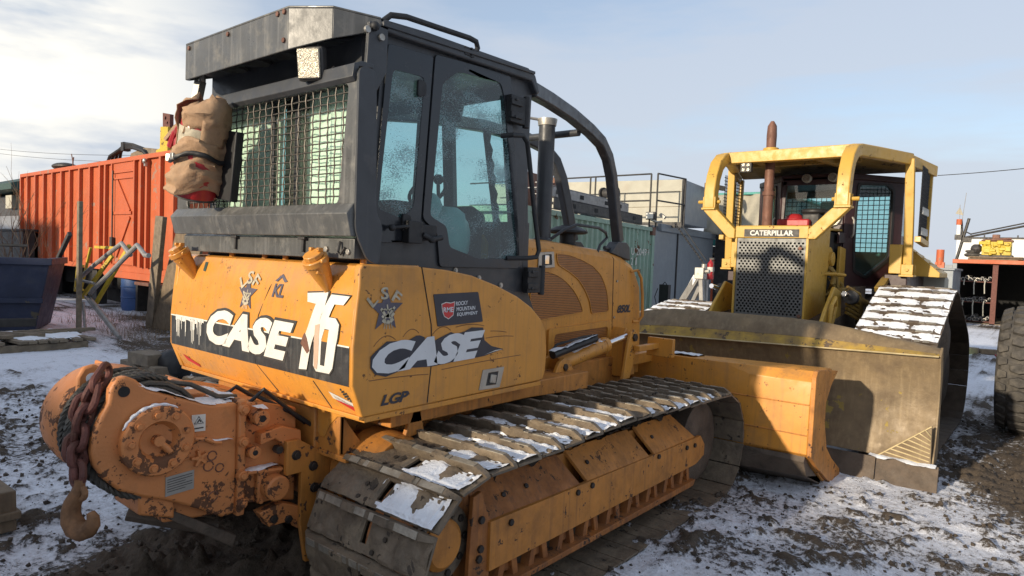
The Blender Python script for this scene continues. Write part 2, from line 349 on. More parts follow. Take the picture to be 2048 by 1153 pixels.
def glass(name, tint, frost=.0, fscale=60, mixv=.12, fcol=(.45, .6, .6)):
    m = bpy.data.materials.new(name); m.use_nodes = True; t = m.node_tree; t.nodes.clear(); l = t.links.new
    o = N(t, 'ShaderNodeOutputMaterial'); tr = N(t, 'ShaderNodeBsdfTransparent'); tr.inputs[0].default_value = (*tint, 1)
    gl = N(t, 'ShaderNodeBsdfGlossy'); gl.inputs['Roughness'].default_value = .03; gl.inputs[0].default_value = (1, 1, 1, 1)
    fr = N(t, 'ShaderNodeFresnel'); fr.inputs[0].default_value = 1.45; ad = N(t, 'ShaderNodeMath', operation='ADD'); ad.inputs[1].default_value = .02; l(fr.outputs[0], ad.inputs[0])
    g0 = N(t, 'ShaderNodeNewGeometry'); inv = N(t, 'ShaderNodeMath', operation='SUBTRACT'); inv.inputs[0].default_value = 1.0; l(g0.outputs['Backfacing'], inv.inputs[1]); mm = N(t, 'ShaderNodeMath', operation='MULTIPLY'); l(ad.outputs[0], mm.inputs[0]); l(inv.outputs[0], mm.inputs[1]); ad = mm
    mx = N(t, 'ShaderNodeMixShader'); l(ad.outputs[0], mx.inputs[0]); l(tr.outputs[0], mx.inputs[1]); l(gl.outputs[0], mx.inputs[2])
    df = N(t, 'ShaderNodeBsdfDiffuse'); df.inputs[0].default_value = (*fcol, 1)
    tl = N(t, 'ShaderNodeBsdfTranslucent'); tl.inputs[0].default_value = (*fcol, 1)
    m5 = N(t, 'ShaderNodeMixShader'); m5.inputs[0].default_value = .5; l(df.outputs[0], m5.inputs[1]); l(tl.outputs[0], m5.inputs[2])
    geo = N(t, 'ShaderNodeNewGeometry'); mp = N(t, 'ShaderNodeMapping'); mp.inputs['Scale'].default_value = (1, 1, 1.6); l(geo.outputs['Position'], mp.inputs[0])
    n1 = N(t, 'ShaderNodeTexNoise'); n1.inputs['Scale'].default_value = fscale; n1.inputs['Detail'].default_value = 3; l(mp.outputs[0], n1.inputs['Vector'])
    n2 = N(t, 'ShaderNodeTexNoise'); n2.inputs['Scale'].default_value = 3.5; n2.inputs['Detail'].default_value = 4; l(mp.outputs[0], n2.inputs['Vector'])
    s = N(t, 'ShaderNodeMath', operation='ADD'); l(n1.outputs[0], s.inputs[0]); l(n2.outputs[0], s.inputs[1])
    r = N(t, 'ShaderNodeMapRange'); r.inputs[1].default_value = 1.22-frost*.4; r.inputs[2].default_value = 1.27-frost*.4; r.inputs[3].default_value = mixv; r.inputs[4].default_value = .62 if frost else mixv; l(s.outputs[0], r.inputs[0])
    m2 = N(t, 'ShaderNodeMixShader'); l(r.outputs[0], m2.inputs[0]); l(mx.outputs[0], m2.inputs[1]); l(m5.outputs[0], m2.inputs[2]); l(m2.outputs[0], o.inputs[0])
    return m
M['glass'] = glass('frosted_teal_glass', (.66, .85, .84), .31, 105, .05, (.47, .60, .62))
M['glass_far'] = glass('teal_glass', (.66, .90, .89), .0, 60, .04)
M['glass_rear'] = glass('pale_green_glass', (.93, .99, .95), .0, 60, .05, (.55, .72, .62))
M['plastic'] = mat('cloudy_plastic_sheet', (.45, .50, .50), .35, var=.15, bump=.6, bscale=20)
M['lens'] = mat('lamp_lens', (.24, .22, .18), .2, metal=.4, var=.5, vscale=60, bump=.3, bscale=200)
# ---------------------------------------------------------------- ground
def axis_pts(a, b, fine, lo, hi, g=1.10):
    c = list(np.arange(a, b, fine)); s = fine; p = c[-1]
    while p < hi: s *= g; p += s; c.append(p)
    s = fine; p = c[0]; pre = []
    while p > lo: s *= g; p -= s; pre.append(p)
    return np.array(pre[::-1]+c)
def churn(x, y):
    """how churned and snow-free the yard is (0 clean snow .. 1 bare mud)"""
    base = fbm(x*.55+3, y*.55+9, 3)
    right = 1/(1+np.exp((y-2.2)*2.2))*.09
    under = np.exp(-(((x-2.0)/1.05)**2+((y-3.3)/1.15)**2)**2)
    strip = np.exp(-((y-.35+.06*x)/.55)**2)*np.where(x > 2.2, .10, 0)
    left = np.exp(-(((x-.9)/1.5)**2+((y-2.9)/1.9)**2))*.24
    far = np.clip((y-5)/9, 0, 1)*.09
    ax = np.exp(-((x-9.5)/2.2)**2)*.03
    return np.clip((base-.5)*.9+.28+right+under*.9+strip+left+far+ax, 0, 1.3)
def ground_h(x, y):
    c = churn(x, y)
    lum = np.maximum(0, fbm(x*7.1, y*7.1, 4, .6)-.50)
    rut = np.sin(x*31.4+2*fbm(x*.7, y*.7, 2))*.011*np.exp(-((y-.15)/.62)**4)*np.clip((x-6.6)*2, 0, 1)+np.sin(x*31.4+4)*.006*np.exp(-((y+1.2)/.5)**4)
    h = -.115+(fbm(x*.8, y*.8, 3)-.5)*.05+lum*.34*(.12+c)+rut
    u = np.exp(-(((x-1.9)/.9)**2+((y-3.2)/1.0)**2)**2)
    h = h+u*.11*fbm(x*3.1+5, y*3.1, 5, .62)
    return h, c, lum
gx = axis_pts(-.2, 8.2, .032, -120, 900); gy = axis_pts(-.8, 9.0, .032, -120, 900)
GX, GY = np.meshgrid(gx, gy, indexing='ij')
H, CH, LU = ground_h(GX, GY)
far = np.clip((np.hypot(GX-4, GY-4)-14)/30, 0, 1); H = H*(1-far)+(-.12)*far
me = bpy.data.meshes.new('ground'); nx, ny = GX.shape
idx = np.arange(nx*ny).reshape(nx, ny)
quads = np.stack([idx[:-1, :-1], idx[1:, :-1], idx[1:, 1:], idx[:-1, 1:]], -1).reshape(-1, 4)
me.from_pydata(np.stack([GX, GY, H], -1).reshape(-1, 3).tolist(), [], quads.tolist())
at = me.attributes.new('churn', 'FLOAT', 'POINT'); at.data.foreach_set('value', (CH+LU*1.0-.06).astype(np.float32).ravel())
me.shade_smooth()
ground = bpy.data.objects.new('ground', me); COL.objects.link(ground); ground['kind'] = 'structure'
gm = bpy.data.materials.new('snowy_mud'); gm.use_nodes = True; t = gm.node_tree; b = t.nodes['Principled BSDF']; l = t.links.new
A = N(t, 'ShaderNodeAttribute', attribute_name='churn'); geo = N(t, 'ShaderNodeNewGeometry')
def tn(scale, det=8, rg=.6, vec=None):
    n = N(t, 'ShaderNodeTexNoise'); n.inputs['Scale'].default_value = scale; n.inputs['Detail'].default_value = det; n.inputs['Roughness'].default_value = rg; l(vec or geo.outputs['Position'], n.inputs['Vector']); return n.outputs['Fac']
def mth(op, a, c):
    n = N(t, 'ShaderNodeMath', operation=op)
    for i, q in ((0, a), (1, c)):
        if hasattr(q, 'is_linked'): l(q, n.inputs[i])
        else: n.inputs[i].default_value = q
    return n.outputs[0]
def rmp(f, a, c, lo=0., hi=1.):
    n = N(t, 'ShaderNodeMapRange'); n.inputs[1].default_value = a; n.inputs[2].default_value = c; n.inputs[3].default_value = lo; n.inputs[4].default_value = hi; l(f, n.inputs[0]); return n.outputs[0]
s1 = mth('ADD', A.outputs['Fac'], mth('MULTIPLY', tn(19, 10, .74), 1.22)); s1 = mth('ADD', s1, mth('MULTIPLY', tn(1.6, 4, .5), .35))
mudf = rmp(s1, 1.215, 1.31)
mixg = N(t, 'ShaderNodeMixRGB'); l(mudf, mixg.inputs[0])
spk = rmp(mth('ADD', tn(75, 3, .6), mth('MULTIPLY', tn(6, 4, .6), .55)), .93, .98)
mm_ = N(t, 'ShaderNodeMath', operation='MAXIMUM'); l(mudf, mm_.inputs[0]); l(spk, mm_.inputs[1]); l(mm_.outputs[0], mixg.inputs[0])
sn = N(t, 'ShaderNodeMixRGB'); l(rmp(s1, .98, 1.19), sn.inputs[0]); sn.inputs[1].default_value = (.74, .76, .82, 1); sn.inputs[2].default_value = (.52, .52, .55, 1)
md = N(t, 'ShaderNodeMixRGB'); l(tn(23, 6, .6), md.inputs[0]); md.inputs[1].default_value = (.030, .022, .016, 1); md.inputs[2].default_value = (.135, .105, .078, 1)
l(sn.outputs[0], mixg.inputs[1]); l(md.outputs[0], mixg.inputs[2]); l(mixg.outputs[0], b.inputs['Base Color'])
l(rmp(mudf, 0, 1, .7, .88), b.inputs['Roughness']); b.inputs['Specular IOR Level'].default_value = .25
bn = N(t, 'ShaderNodeBump'); bn.inputs['Strength'].default_value = .9; bn.inputs['Distance'].default_value = .03
l(mth('ADD', mth('MULTIPLY', tn(38, 8, .65), .6), mth('MULTIPLY', mudf, .35)), bn.inputs['Height']); l(bn.outputs[0], b.inputs['Normal'])
me.materials.append(gm)
def gz(x, y): return float(ground_h(np.array([x]), np.array([y]))[0][0])
# loose clods of frozen mud
rg = random.Random(5); mb = MB()
ns = 0
while ns < 15000:
    x = rg.uniform(.2, 10.5); y = rg.uniform(-2.2, 9.5)
    if rg.random() > 1.25*float(churn(np.array([x]), np.array([y]))[0])**1.2+.04: continue
    ns += 1; r = .004+.026*rg.random()**4.2; c = (x, y, gz(x, y)+r*.3)
    q = Matrix.Rotation(rg.uniform(0, 6.3), 3, (rg.random(), rg.random(), rg.random()+.1))
    base = [(0,0,1),(.9,0,.2),(.2,.9,.1),(-.8,.4,.2),(-.5,-.8,.1),(.5,-.8,.2),(0,0,-.8)]
    vs = [Vector(c)+q@Vector(p)*r*rg.uniform(.65, 1.3) for p in base]
    mb.add(vs, [(0,1,2),(0,2,3),(0,3,4),(0,4,5),(0,5,1),(6,2,1),(6,3,2),(6,4,3),(6,5,4),(6,1,5)])
o = mb.build('mud_clods', M['mud'], smooth=0); tag(o, 'scattered frozen clods of dark mud lying on the snowy yard', 'mud clods', kind='stuff')

# ---------------------------------------------------------------- snow / mud caking patches
def patch(mb, x0, x1, y0, y1, zf, seed, cover=.5, th=.02, n=(22, 10), mi=0, sc=9, hole=None):
    xs = np.linspace(x0, x1, n[0]); ys = np.linspace(y0, y1, n[1]); X, Y = np.meshgrid(xs, ys, indexing='ij')
    f = fbm(X*sc+seed*7.7, Y*sc+seed*3.3, 4, .55)
    e = np.minimum(np.minimum(X-x0, x1-X)/(x1-x0), np.minimum(Y-y0, y1-Y)/(y1-y0))
    f = f-(1-cover)*.62-.12-np.where(e < .08, .12, 0)
    hh = np.clip(f*3, -0.3, 1); hh = np.where(hh > 0, np.maximum(hh, 0)**.7, hh)
    if hole: hh = np.where((np.abs(X) < hole[0]) & (np.abs(Y) < hole[1]), -.3, hh)
    P = [[zf(X[i, j], Y[i, j], hh[i, j]*th) for j in range(n[1])] for i in range(n[0])]
    vs = [p for r in P for p in r]; fs = []
    for i in range(n[0]-1):
        for j in range(n[1]-1):
            if max(hh[i, j], hh[i+1, j], hh[i+1, j+1], hh[i, j+1]) > 0:
                fs.append((i*n[1]+j, (i+1)*n[1]+j, (i+1)*n[1]+j+1, i*n[1]+j+1))
    used = sorted({k for f_ in fs for k in f_}); mp_ = {k: a for a, k in enumerate(used)}
    if fs: mb.add([vs[k] for k in used], [tuple(mp_[k] for k in f_) for f_ in fs], mi)
    return mb
def belt(circles, step):
    """closed belt round circles (x, z, r) given in clockwise order seen from -y (front top first); returns points, tangent, normal at equal steps"""
    segs = []; n = len(circles)
    for i in range(n):
        x0, z0, r0 = circles[i]; x1, z1, r1 = circles[(i+1) % n]
        d = Vector((x1-x0, z1-z0)); Ld = d.length; u = d/Ld
        s = (r0-r1)/Ld; c = math.sqrt(1-s*s)
        nrm = Vector((u.x*s-u.y*c, u.x*c+u.y*s))   # left normal, outwards when going counter... chosen below
        segs.append((Vector((x0, z0))+nrm*r0, Vector((x1, z1))+nrm*r1, nrm))
    pts = []
    for i in range(n):
        a, b_, nn = segs[i]; pts += [(a.lerp(b_, k/60), nn) for k in range(60)]
        x1, z1, r1 = circles[(i+1) % n]; n2 = segs[(i+1) % n][2]
        a0 = math.atan2(nn.y, nn.x); a1 = math.atan2(n2.y, n2.x)
        while a1 > a0: a1 -= 2*math.pi
        for k in range(60):
            a_ = a0+(a1-a0)*k/60; v = Vector((math.cos(a_), math.sin(a_))); pts.append((Vector((x1, z1))+v*r1, v))
    P = [p for p, _ in pts]; Ls = [0]
    for i in range(len(P)): Ls.append(Ls[-1]+(P[(i+1) % len(P)]-P[i]).length)
    tot = Ls[-1]; cnt = round(tot/step); st = tot/cnt; res = []; j = 0
    for k in range(cnt):
        s = k*st
        while Ls[j+1] < s: j += 1
        f = (s-Ls[j])/max(1e-9, Ls[j+1]-Ls[j]); p = P[j].lerp(P[(j+1) % len(P)], f); res.append(p)
    out_ = []
    for k in range(cnt):      # shoe k lies between joint k and k+1
        a = res[k]; b_ = res[(k+1) % cnt]; t_ = (b_-a); Lt = t_.length; t_ = t_/Lt; nn = Vector((-t_.y, t_.x)); out_.append(((a+b_)/2, t_, nn, Lt))
    return out_
def shoe_mesh(name, mats, W, pitch, gh, seed, snow=None, mudc=.35, slot=True):
    """origin mid-plate; +x travel, +z out of the belt; y across"""
    rg = random.Random(seed); mb = MB(); a = pitch/2; t_ = .013; hw = W/2
    # plate with a mud slot in its middle
    if slot:
        sx0, sx1, sw = -.055, .055, .022
        mb.box(-a+.004, sx0, -hw, hw, 0, t_); mb.box(sx1, a-.006, -hw, hw, 0, t_)
        mb.box(sx0, sx1, -hw, -sw, 0, t_); mb.box(sx0, sx1, sw, hw, 0, t_)
    else: mb.box(-a+.003, a-.003, -hw, hw, 0, t_)
    # grouser: wall with clipped ends at the leading edge, leaning a little
    g = [(-hw, t_), (-hw+.01, t_+gh*.35), (-hw+.06, t_+gh), (-.17, t_+gh), (-.165, t_+gh+.012), (-.075, t_+gh+.012), (-.07, t_+gh), (.07, t_+gh), (.075, t_+gh+.012), (.165, t_+gh+.012), (.17, t_+gh), (hw-.06, t_+gh), (hw-.01, t_+gh*.35), (hw, t_)]
    v = [(a-.030-.010*(p[1]-t_)/gh, p[0], p[1]-.003) for p in g]+[(a-.006-.002*(p[1]-t_)/gh, p[0], p[1]-.003) for p in g]; n = len(g)
    mb.add(v, [(i, (i+1) % n, n+(i+1) % n, n+i) for i in range(n)]+[tuple(range(n))[::-1], tuple(range(n, 2*n))])
    rg2 = random.Random(seed*3+1); y_ = -hw+.07
    while y_ < hw-.1:     # worn bright crest of the grouser
        l_ = rg2.uniform(.04, .16)
        if rg2.random() < .75: mb.box(a-.0395, a-.006, y_, min(y_+l_, hw-.07), t_+gh-.006, t_+gh-.0005+.0012, 4)
        y_ += l_+rg2.uniform(.01, .05)
    for y in (-.11, -.05, .05, .11):     # bolts
        for x in (-.075, .0): mb.bolt((x, y+(.03 if y > 0 else -.03), t_), (0, 0, 1), .013, .009, 1)
    for y in (-.085, .085): mb.box(-a, a, y-.02, y+.02, -.07, .0, 1)     # chain link under the plate
    mb.cyl((-a, -.12, -.04), (-a, .12, -.04), .022, 10, mi=1)
    if mudc: patch(mb, -a, a-.04, -hw, hw, lambda x, y, h: (x, y, t_+h-.001), seed+.3, mudc*.7, .010, (10, 50), 2, 13, (.06, .034) if slot else None)
    if mudc: patch(mb, -a, a-.04, -hw, hw, lambda x, y, h: (x, y, t_+h-.0015), seed+5.3, mudc+.25, .016, (12, 56), 0, 11, (.06, .034) if slot else None)
    if snow: patch(mb, -a+.004, a-.034, snow[0]*hw, snow[1]*hw, lambda x, y, h: (x, y, t_+h), seed+.7, snow[2], .020, (18, 80), 3, 10, (.06, .034) if slot else None)
    return mb
def make_shoes(parent, circles, yc, W, pitch, gh, kinds, mats, pick, seedbase=0, hump=None, name='track_shoe'):
    meshes = {}
    for k, (snow, mudc, slot) in kinds.items():
        o = shoe_mesh(name, mats, W, pitch, gh, seedbase+len(meshes)*3.7, snow, mudc, slot).build(name, mats, None, 0, 25)
        meshes[k] = o.data; bpy.data.objects.remove(o)
    for i, (p, t_, n_, Lt) in enumerate(belt(circles, pitch)):
        k = pick(p, n_, i); me_ = meshes[k]
        o = bpy.data.objects.new(name, me_); COL.objects.link(o); o.parent = parent
        z = p.y+(hump(p.x) if hump and n_.y > .9 else 0)
        flip = 1 if (i*7) % 3 else -1
        Mx = Matrix(((t_.x, 0, n_.x, p.x), (0, 1, 0, yc), (t_.y, 0, n_.y, z), (0, 0, 0, 1)))
        Mx = Mx @ Matrix.Rotation(R(random.uniform(-1.2, 1.2)), 4, 'Y')
        wp = world_of(parent); Mx.translation = Mx.translation-wp
        o.matrix_local = Mx
# ================================================================ the near bulldozer
D = thing('bulldozer', 'orange crawler bulldozer with charcoal cab and rear winch, seen from behind in the foreground', 'bulldozer', (3.6, 3.58, -.1))
YC = 3.58; YR = 2.60; YL = 2*YC-YR
P2, P3 = M['orange'], M['orange_side']
# ---- rear tank: profile (x, z) swept across, ends at the side panels
prof = [(2.075, .985), (1.992, 1.15), (1.990, 1.34), (2.004, 1.50), (2.030, 1.64), (2.058, 1.715), (2.095, 1.742), (2.42, 1.742), (2.42, .985)]
prof = prof[:6]+[(2.066, 1.732), (2.085, 1.742)]+prof[7:]
def seglist(a, b, n): return [a+(b-a)*i/n for i in range(n+1)]
tank = MB()
tank.prism(prof, 'y', YR+.012, YL-.012)
tank_o = tank.build('fuel_tank', P2, D, .006)
mb = MB()
def tx(z):  # rear skin x at height z
    pts = sorted([(p[1], p[0]) for p in prof[:8]])
    for (z0, x0), (z1, x1) in zip(pts, pts[1:]):
        if z0 <= z <= z1: return x0+(x1-x0)*(z-z0)/max(1e-6, z1-z0)
    return pts[-1][1] if z > pts[-1][0] else pts[0][1]
def rear(y, z, d=.003): return (tx(z)-d, y, z)
# seam on the rear, an inset dark line
for pts in ([(3.316, 1.735), (3.39, 1.58), (3.464, 1.42), (3.478, 1.28), (3.474, 1.155), (3.353, 1.0)], [(2.93, 1.13), (2.86, .99)]):
    s_ = MB(); s_.tube([rear(y, z, .0005) for y, z in pts], .0035, 6); s_.build('panel_seam', M['dark'], tank_o)
# stripe
s_ = MB(); zz_ = [1.145, 1.18, 1.25, 1.31, 1.338]
s_.loft([[rear(y, z) for z in zz_] for y in seglist(YR+.02, YL-.03, 30)], False, closed=False); st = s_.build('black_stripe', M['stripe'], tank_o)
s_ = MB(); s_.loft([[rear(y, z, .004) for z in (1.335, 1.343)] for y in seglist(YR+.02, YL-.03, 30)], False, closed=False); s_.build('stripe_edge', M['white'], tank_o)
# dripping white paint at the far end of the stripe
s_ = MB(); rg = random.Random(4)
s_.loft([[rear(y, z, .0055) for z in (1.325-.02*rg.random(), 1.345)] for y in seglist(4.08, 4.46, 22)], False, closed=False)
for i in range(30):
    y = 4.10+.36*rg.random(); z1 = 1.345-rg.random()**1.3*.17; wd = .003+.004*rg.random()
    s_.add([rear(y-wd, 1.335, .006), rear(y+wd, 1.335, .006), rear(y+wd*.5, z1, .006), rear(y-wd*.5, z1, .006)], [(0,1,2,3)])
s_.build('paint_drips', M['white'], tank_o)
# lettering on the rear (reads right to left in y)
text('lettering', M['iron'], tank_o, 'CASE', lambda u, v: rear(4.062-u*.965-.02*v, 1.196+v*.243-.01*u, .0045), .075, .25, .98, 2)
text('lettering', M['white'], tank_o, 'CASE', lambda u, v: rear(4.045-u*.925-.02*v, 1.208+v*.215-.01*u, .0062), .055, .25, 1.02, 2)
def decal(name, mt, splines, d, par, cuts=3, off=0.0):
    me_ = curve_mesh(splines, 0.0, off); subdiv(me_, cuts); mapped(me_, lambda u, v, t_: rear(u, v, d)); me_.materials.clear(); me_.materials.append(mt); return link(name, me_, par)
D7 = [(3.013, 1.578), (2.835, 1.592), (2.848, 1.499), (2.905, 1.374), (2.934, 1.304), (2.965, 1.185), (3.035, 1.179), (3.008, 1.304), (2.981, 1.376), (2.923, 1.528), (2.999, 1.533)]
D6 = [(2.808, 1.583), (2.658, 1.582), (2.696, 1.537), (2.769, 1.536), (2.80, 1.469), (2.743, 1.468), (2.711, 1.44), (2.714, 1.371), (2.745, 1.219), (2.771, 1.189), (2.883, 1.187), (2.908, 1.214), (2.90, 1.351), (2.864, 1.489)]
H6 = [(2.825, 1.409), (2.788, 1.408), (2.792, 1.345), (2.812, 1.222), (2.848, 1.224), (2.842, 1.357)]
grow = lambda P_, k: [(sum(p[0] for p in P_)/len(P_)+(x-sum(p[0] for p in P_)/len(P_))*(1+k), sum(p[1] for p in P_)/len(P_)+(z-sum(p[1] for p in P_)/len(P_))*(1+k*.5)) for x, z in P_]
for P_, H_6 in ((D7, []), (D6, [H6])):
    decal('number_outline', M['iron'], [grow(P_, .09)], .0062, tank_o)
    nb = decal('number', M['white'], [P_]+H_6, .0082, tank_o)
decal('torn_patch', M['rustpipe'], [[(2.99, 1.375), (2.965, 1.345), (2.940, 1.285), (2.962, 1.268), (3.02, 1.315), (3.0, 1.36)]], .010, tank_o)
decal('peeled_patch', M['pinkish'], [[(2.905, 1.42), (2.868, 1.43), (2.862, 1.33), (2.866, 1.24), (2.875, 1.198), (2.90, 1.205), (2.903, 1.32)]], .0095, tank_o)
decal('worn_patch', M['orange'], [[(2.825, 1.405), (2.79, 1.405), (2.793, 1.345), (2.845, 1.345)]], .0072, tank_o)
s_ = MB(); s_.add([rear(y, z, .003) for y, z in ((4.20, 1.70), (4.165, 1.70), (4.155, 1.64), (4.19, 1.645))], [(0,1,2,3)]); s_.build('green_tag', M['dkgreen'], tank_o)
text('small_lettering', M['violet'], tank_o, 'KL', lambda u, v: rear(3.352-u*.115, 1.535+v*.075, .004), .03, .2, .9, 1)
s_ = MB(); s_.add([rear(y, z, .004) for y, z in ((3.345, 1.625), (3.285, 1.665), (3.222, 1.625), (3.25, 1.62), (3.285, 1.645), (3.32, 1.62))], [(0,1,4,5),(1,2,3,4)]); s_.build('roof_mark', M['violet'], tank_o)
def star(cx, cz, r, fn, ink, d=.003, par=None, cr_=.42):
    pts = [(cx+(r if k % 2 == 0 else r*cr_)*math.sin(math.pi*k/5), cz+(r if k % 2 == 0 else r*cr_)*math.cos(math.pi*k/5)) for k in range(10)]
    s_ = MB(); s_.add([fn(cx, cz, d)]+[fn(*p, d) for p in pts], [(0, k+1, (k+1) % 10+1) for k in range(10)]); return s_.build('star_emblem', ink, par)
def crown_pieces(cx, cz, r, fn, ink, par, seed):
    # a generic pale scroll of bones and ribbons over the star
    rg = random.Random(seed); s_ = MB()
    def stroke(pts, w):
        for (a, b_), (c, d_) in zip(pts, pts[1:]):
            dx, dz = c-a, d_-b_; q = math.hypot(dx, dz) or 1; nx_, nz_ = -dz/q*w, dx/q*w
            s_.add([fn(a+nx_, b_+nz_, .006), fn(c+nx_, d_+nz_, .006), fn(c-nx_, d_-nz_, .006), fn(a-nx_, b_-nz_, .006)], [(0,1,2,3)])
    P_ = lambda x, z: (cx+x*r, cz+z*r)
    stroke([P_(-.42, .12), P_(-.15, -.18), P_(.18, -.30), P_(.36, -.10)], .07*r); stroke([P_(.40, .18), P_(.12, -.12), P_(-.2, -.34), P_(-.34, -.2)], .06*r)
    stroke([P_(-.3, -.38), P_(-.1, -.52), P_(.14, -.5), P_(.32, -.36)], .09*r); stroke([P_(-.06, .3), P_(0, 0), P_(.05, -.3)], .04*r)
    stroke([P_(-.35, -.02), P_(-.2, .1), P_(0, .02), P_(.22, .12), P_(.35, 0)], .035*r)
    for x in (-.14, -.04, .08, .2): stroke([P_(x, -.58), P_(x*1.5, -.82)], .022*r)
    s_.build('emblem_scroll', ink, par)
def arc_text(txt, cx, cz, rad, a0, a1, size, fn, ink, par, sgn):
    for i, ch in enumerate(txt):
        a = a0+(a1-a0)*i/(len(txt)-1); px, pz = cx+sgn*rad*math.sin(a), cz+rad*math.cos(a)
        ca, sa = math.cos(a), math.sin(a)
        def f(u, v, px=px, pz=pz, ca=ca, sa=sa):
            x = (u-.5)*size*.8; y = (v-.5)*size
            return fn(px+sgn*(x*ca+y*sa), pz+(-x*sa+y*ca), .0065)
        text('emblem_letter', ink, par, ch, f, .02, 0, 1)
star(3.61, 1.535, .105, rear, M['violet'], .004, tank_o); crown_pieces(3.61, 1.53, .10, lambda y, z, d: rear(y, z, d), M['cream'], tank_o, 1)
arc_text('LSF', 3.60, 1.50, .13, -.62, .55, .075, rear, M['cream'], tank_o, -1)
s_ = MB()
for k, (a, b_) in enumerate([(i, j) for i in range(4) for j in range(3)]):
    y = 2.705-.018*b_-.005*a; z = 1.118-.012*a-.008*b_; c = Vector(rear(y, z, .001)); s_.cyl(c, c+Vector((-.002, 0, 0)), .0058, 10)
s_.build('drain_holes', M['dark'], tank_o)
for nm, q, m_ in (('reflector', [(2.775, 1.045), (2.56, 1.0), (2.56, 1.03), (2.79, 1.075)], 'red'), ('torn_sticker', [(2.80, 1.055), (2.57, 1.028), (2.60, 1.05), (2.82, 1.09)], 'white'), ('reflector', [(4.43, 1.085), (4.25, 1.035), (4.25, 1.015), (4.40, 1.045)], 'red')):
    s_ = MB(); s_.add([rear(max(y, YR+.015), z, .005) for y, z in q], [(0,1,2,3)]); s_.build(nm, M[m_], tank_o)
# lower lip and hanging bracket plates
s_ = MB(); s_.prism([(2.05, .992), (2.05, .972), (2.45, .955), (2.45, .975)], 'y', YR+.01, YL-.05); s_.build('lower_lip', P2, D, .003)
sk = [(4.50, .975), (4.10, .955), (3.95, .925), (3.85, .87), (3.78, .80), (3.70, .80), (3.50, .86), (3.25, .90), (3.12, .885), (3.03, .80), (2.99, .80), (2.95, .87), (2.88, .93), (2.64, .972)]
s_ = MB(); s_.prism(sk, 'x', 2.12, 2.145); s_.build('rear_skirt', P2, D, .003)
# filler necks
for y, z, tilt in ((2.865, 1.70, -.02), (4.30, 1.70, .02)):
    s_ = MB(); a = Vector((2.06, y, z-.13)); b_ = Vector((1.945, y+tilt, z+.04))
    s_.tube([a, b_], [.022, .062], 14); nk = s_.build('filler_neck', P2, D, .003)
    s_ = MB(); d = (b_-a).normalized(); s_.cyl(b_-d*.005, b_+d*.028, .066, 12); s_.cyl(b_+d*.028, b_+d*.055, .05, 10)
    for k in range(6): s_.obox(b_+d*.012+Vector((0, .064*math.cos(k*1.05), .064*math.sin(k*1.05))), (.03, .02, .02))
    s_.build('filler_cap', P2, nk, .004)
s_ = MB()
for y in (4.0, 3.62, 3.40, 3.05, 2.70): s_ = MB(); s_.cyl((2.12, y, 1.74), (2.12, y, 1.765), .018, 10); s_.build('tank_bolt', P2, tank_o, .002)
# ---- side panels
panel = [(2.063, .985), (1.995, 1.15), (1.993, 1.34), (2.006, 1.50), (2.022, 1.64), (2.022, 1.715), (2.036, 1.742), (2.419, 1.735), (2.618, 1.721), (2.823, 1.692), (3.048, 1.632), (3.248, 1.562), (3.397, 1.489), (3.502, 1.41), (3.561, 1.327), (3.582, 1.20), (3.575, 1.06), (3.555, 1.012), (3.53, 1.0)]
def side(x, z, d=.003): return (x, YR-d, z)
for yy, sg in ((YR, 1), (YL, -1)):
    s_ = MB(); a, b_ = sorted((yy, yy+sg*.05)); s_.prism(panel, 'y', a, b_); pn = s_.build('side_panel', P3, D, .009, segs=3)
    if sg == 1: PN = pn
s_ = MB(); s_.tube([side(*p, .0004) for p in [(2.425, 1.735), (2.508, 1.424), (2.522, 1.236), (2.498, 1.0)]], .0036, 6); s_.build('panel_seam', M['dark'], PN)
s_ = MB(); s_.prism([(2.08, .985), (3.54, .995), (3.54, .965), (2.08, .955)], 'y', YR+.006, YR+.16); s_.build('panel_sill', P3, D, .004)
# decals on the side
s_ = MB(); s_.prism(rounded([(2.515, 1.589), (2.875, 1.597), (2.926, 1.421), (2.555, 1.411)], .008, 2), 'y', YR-.004, YR-.0005); rm = s_.build('dealer_sticker', M['navy'], PN)
sh = [(2.575, 1.535), (2.61, 1.545), (2.648, 1.54), (2.682, 1.547), (2.676, 1.50), (2.672, 1.468), (2.635, 1.448), (2.60, 1.464), (2.585, 1.49)]
s_ = MB(); s_.add([side(*p, .0055) for p in sh], [tuple(range(9))]); s_.build('shield', M['white'], rm)
s_ = MB(); s_.add([side(2.628+(p[0]-2.628)*.9, 1.498+(p[1]-1.498)*.9, .007) for p in sh], [tuple(range(9))]); s_.build('shield', M['red'], rm)
text('shield_lettering', M['letter'], rm, 'RME', lambda u, v: side(2.590+u*.078, 1.488+v*.028, .0085), .02)
for i, t_ in enumerate(('ROCKY', 'MOUNTAIN', 'EQUIPMENT')):
    wd = (.098, .155, .172)[i]
    text('sticker_lettering', M['letter'], rm, t_, lambda u, v: side(2.690+.006*i+u*wd, 1.522-i*.0315+v*.023+u*.004, .0055), .02)
rg = random.Random(44)
for k, (xa, za, xb, zb2, hh_) in enumerate(((2.12, 1.335, 2.26, 1.36, .035), (2.31, 1.37, 2.42, 1.385, .03), (2.52, 1.37, 2.66, 1.385, .03), (2.70, 1.40, 2.94, 1.395, .012), (2.96, 1.32, 3.22, 1.315, .006), (2.10, 1.165, 2.5, 1.155, .004), (2.6, 1.17, 3.3, 1.19, .003), (3.0, 1.36, 3.15, 1.345, .003))):
    s_ = MB(); s_.tube([side(xa+(xb-xa)*t, za+(zb2-za)*t+hh_*4*t*(1-t), .0004) for t in seglist(0, 1, 8)], .0022, 4); s_.build('scuff_mark', M['scuff'], PN)
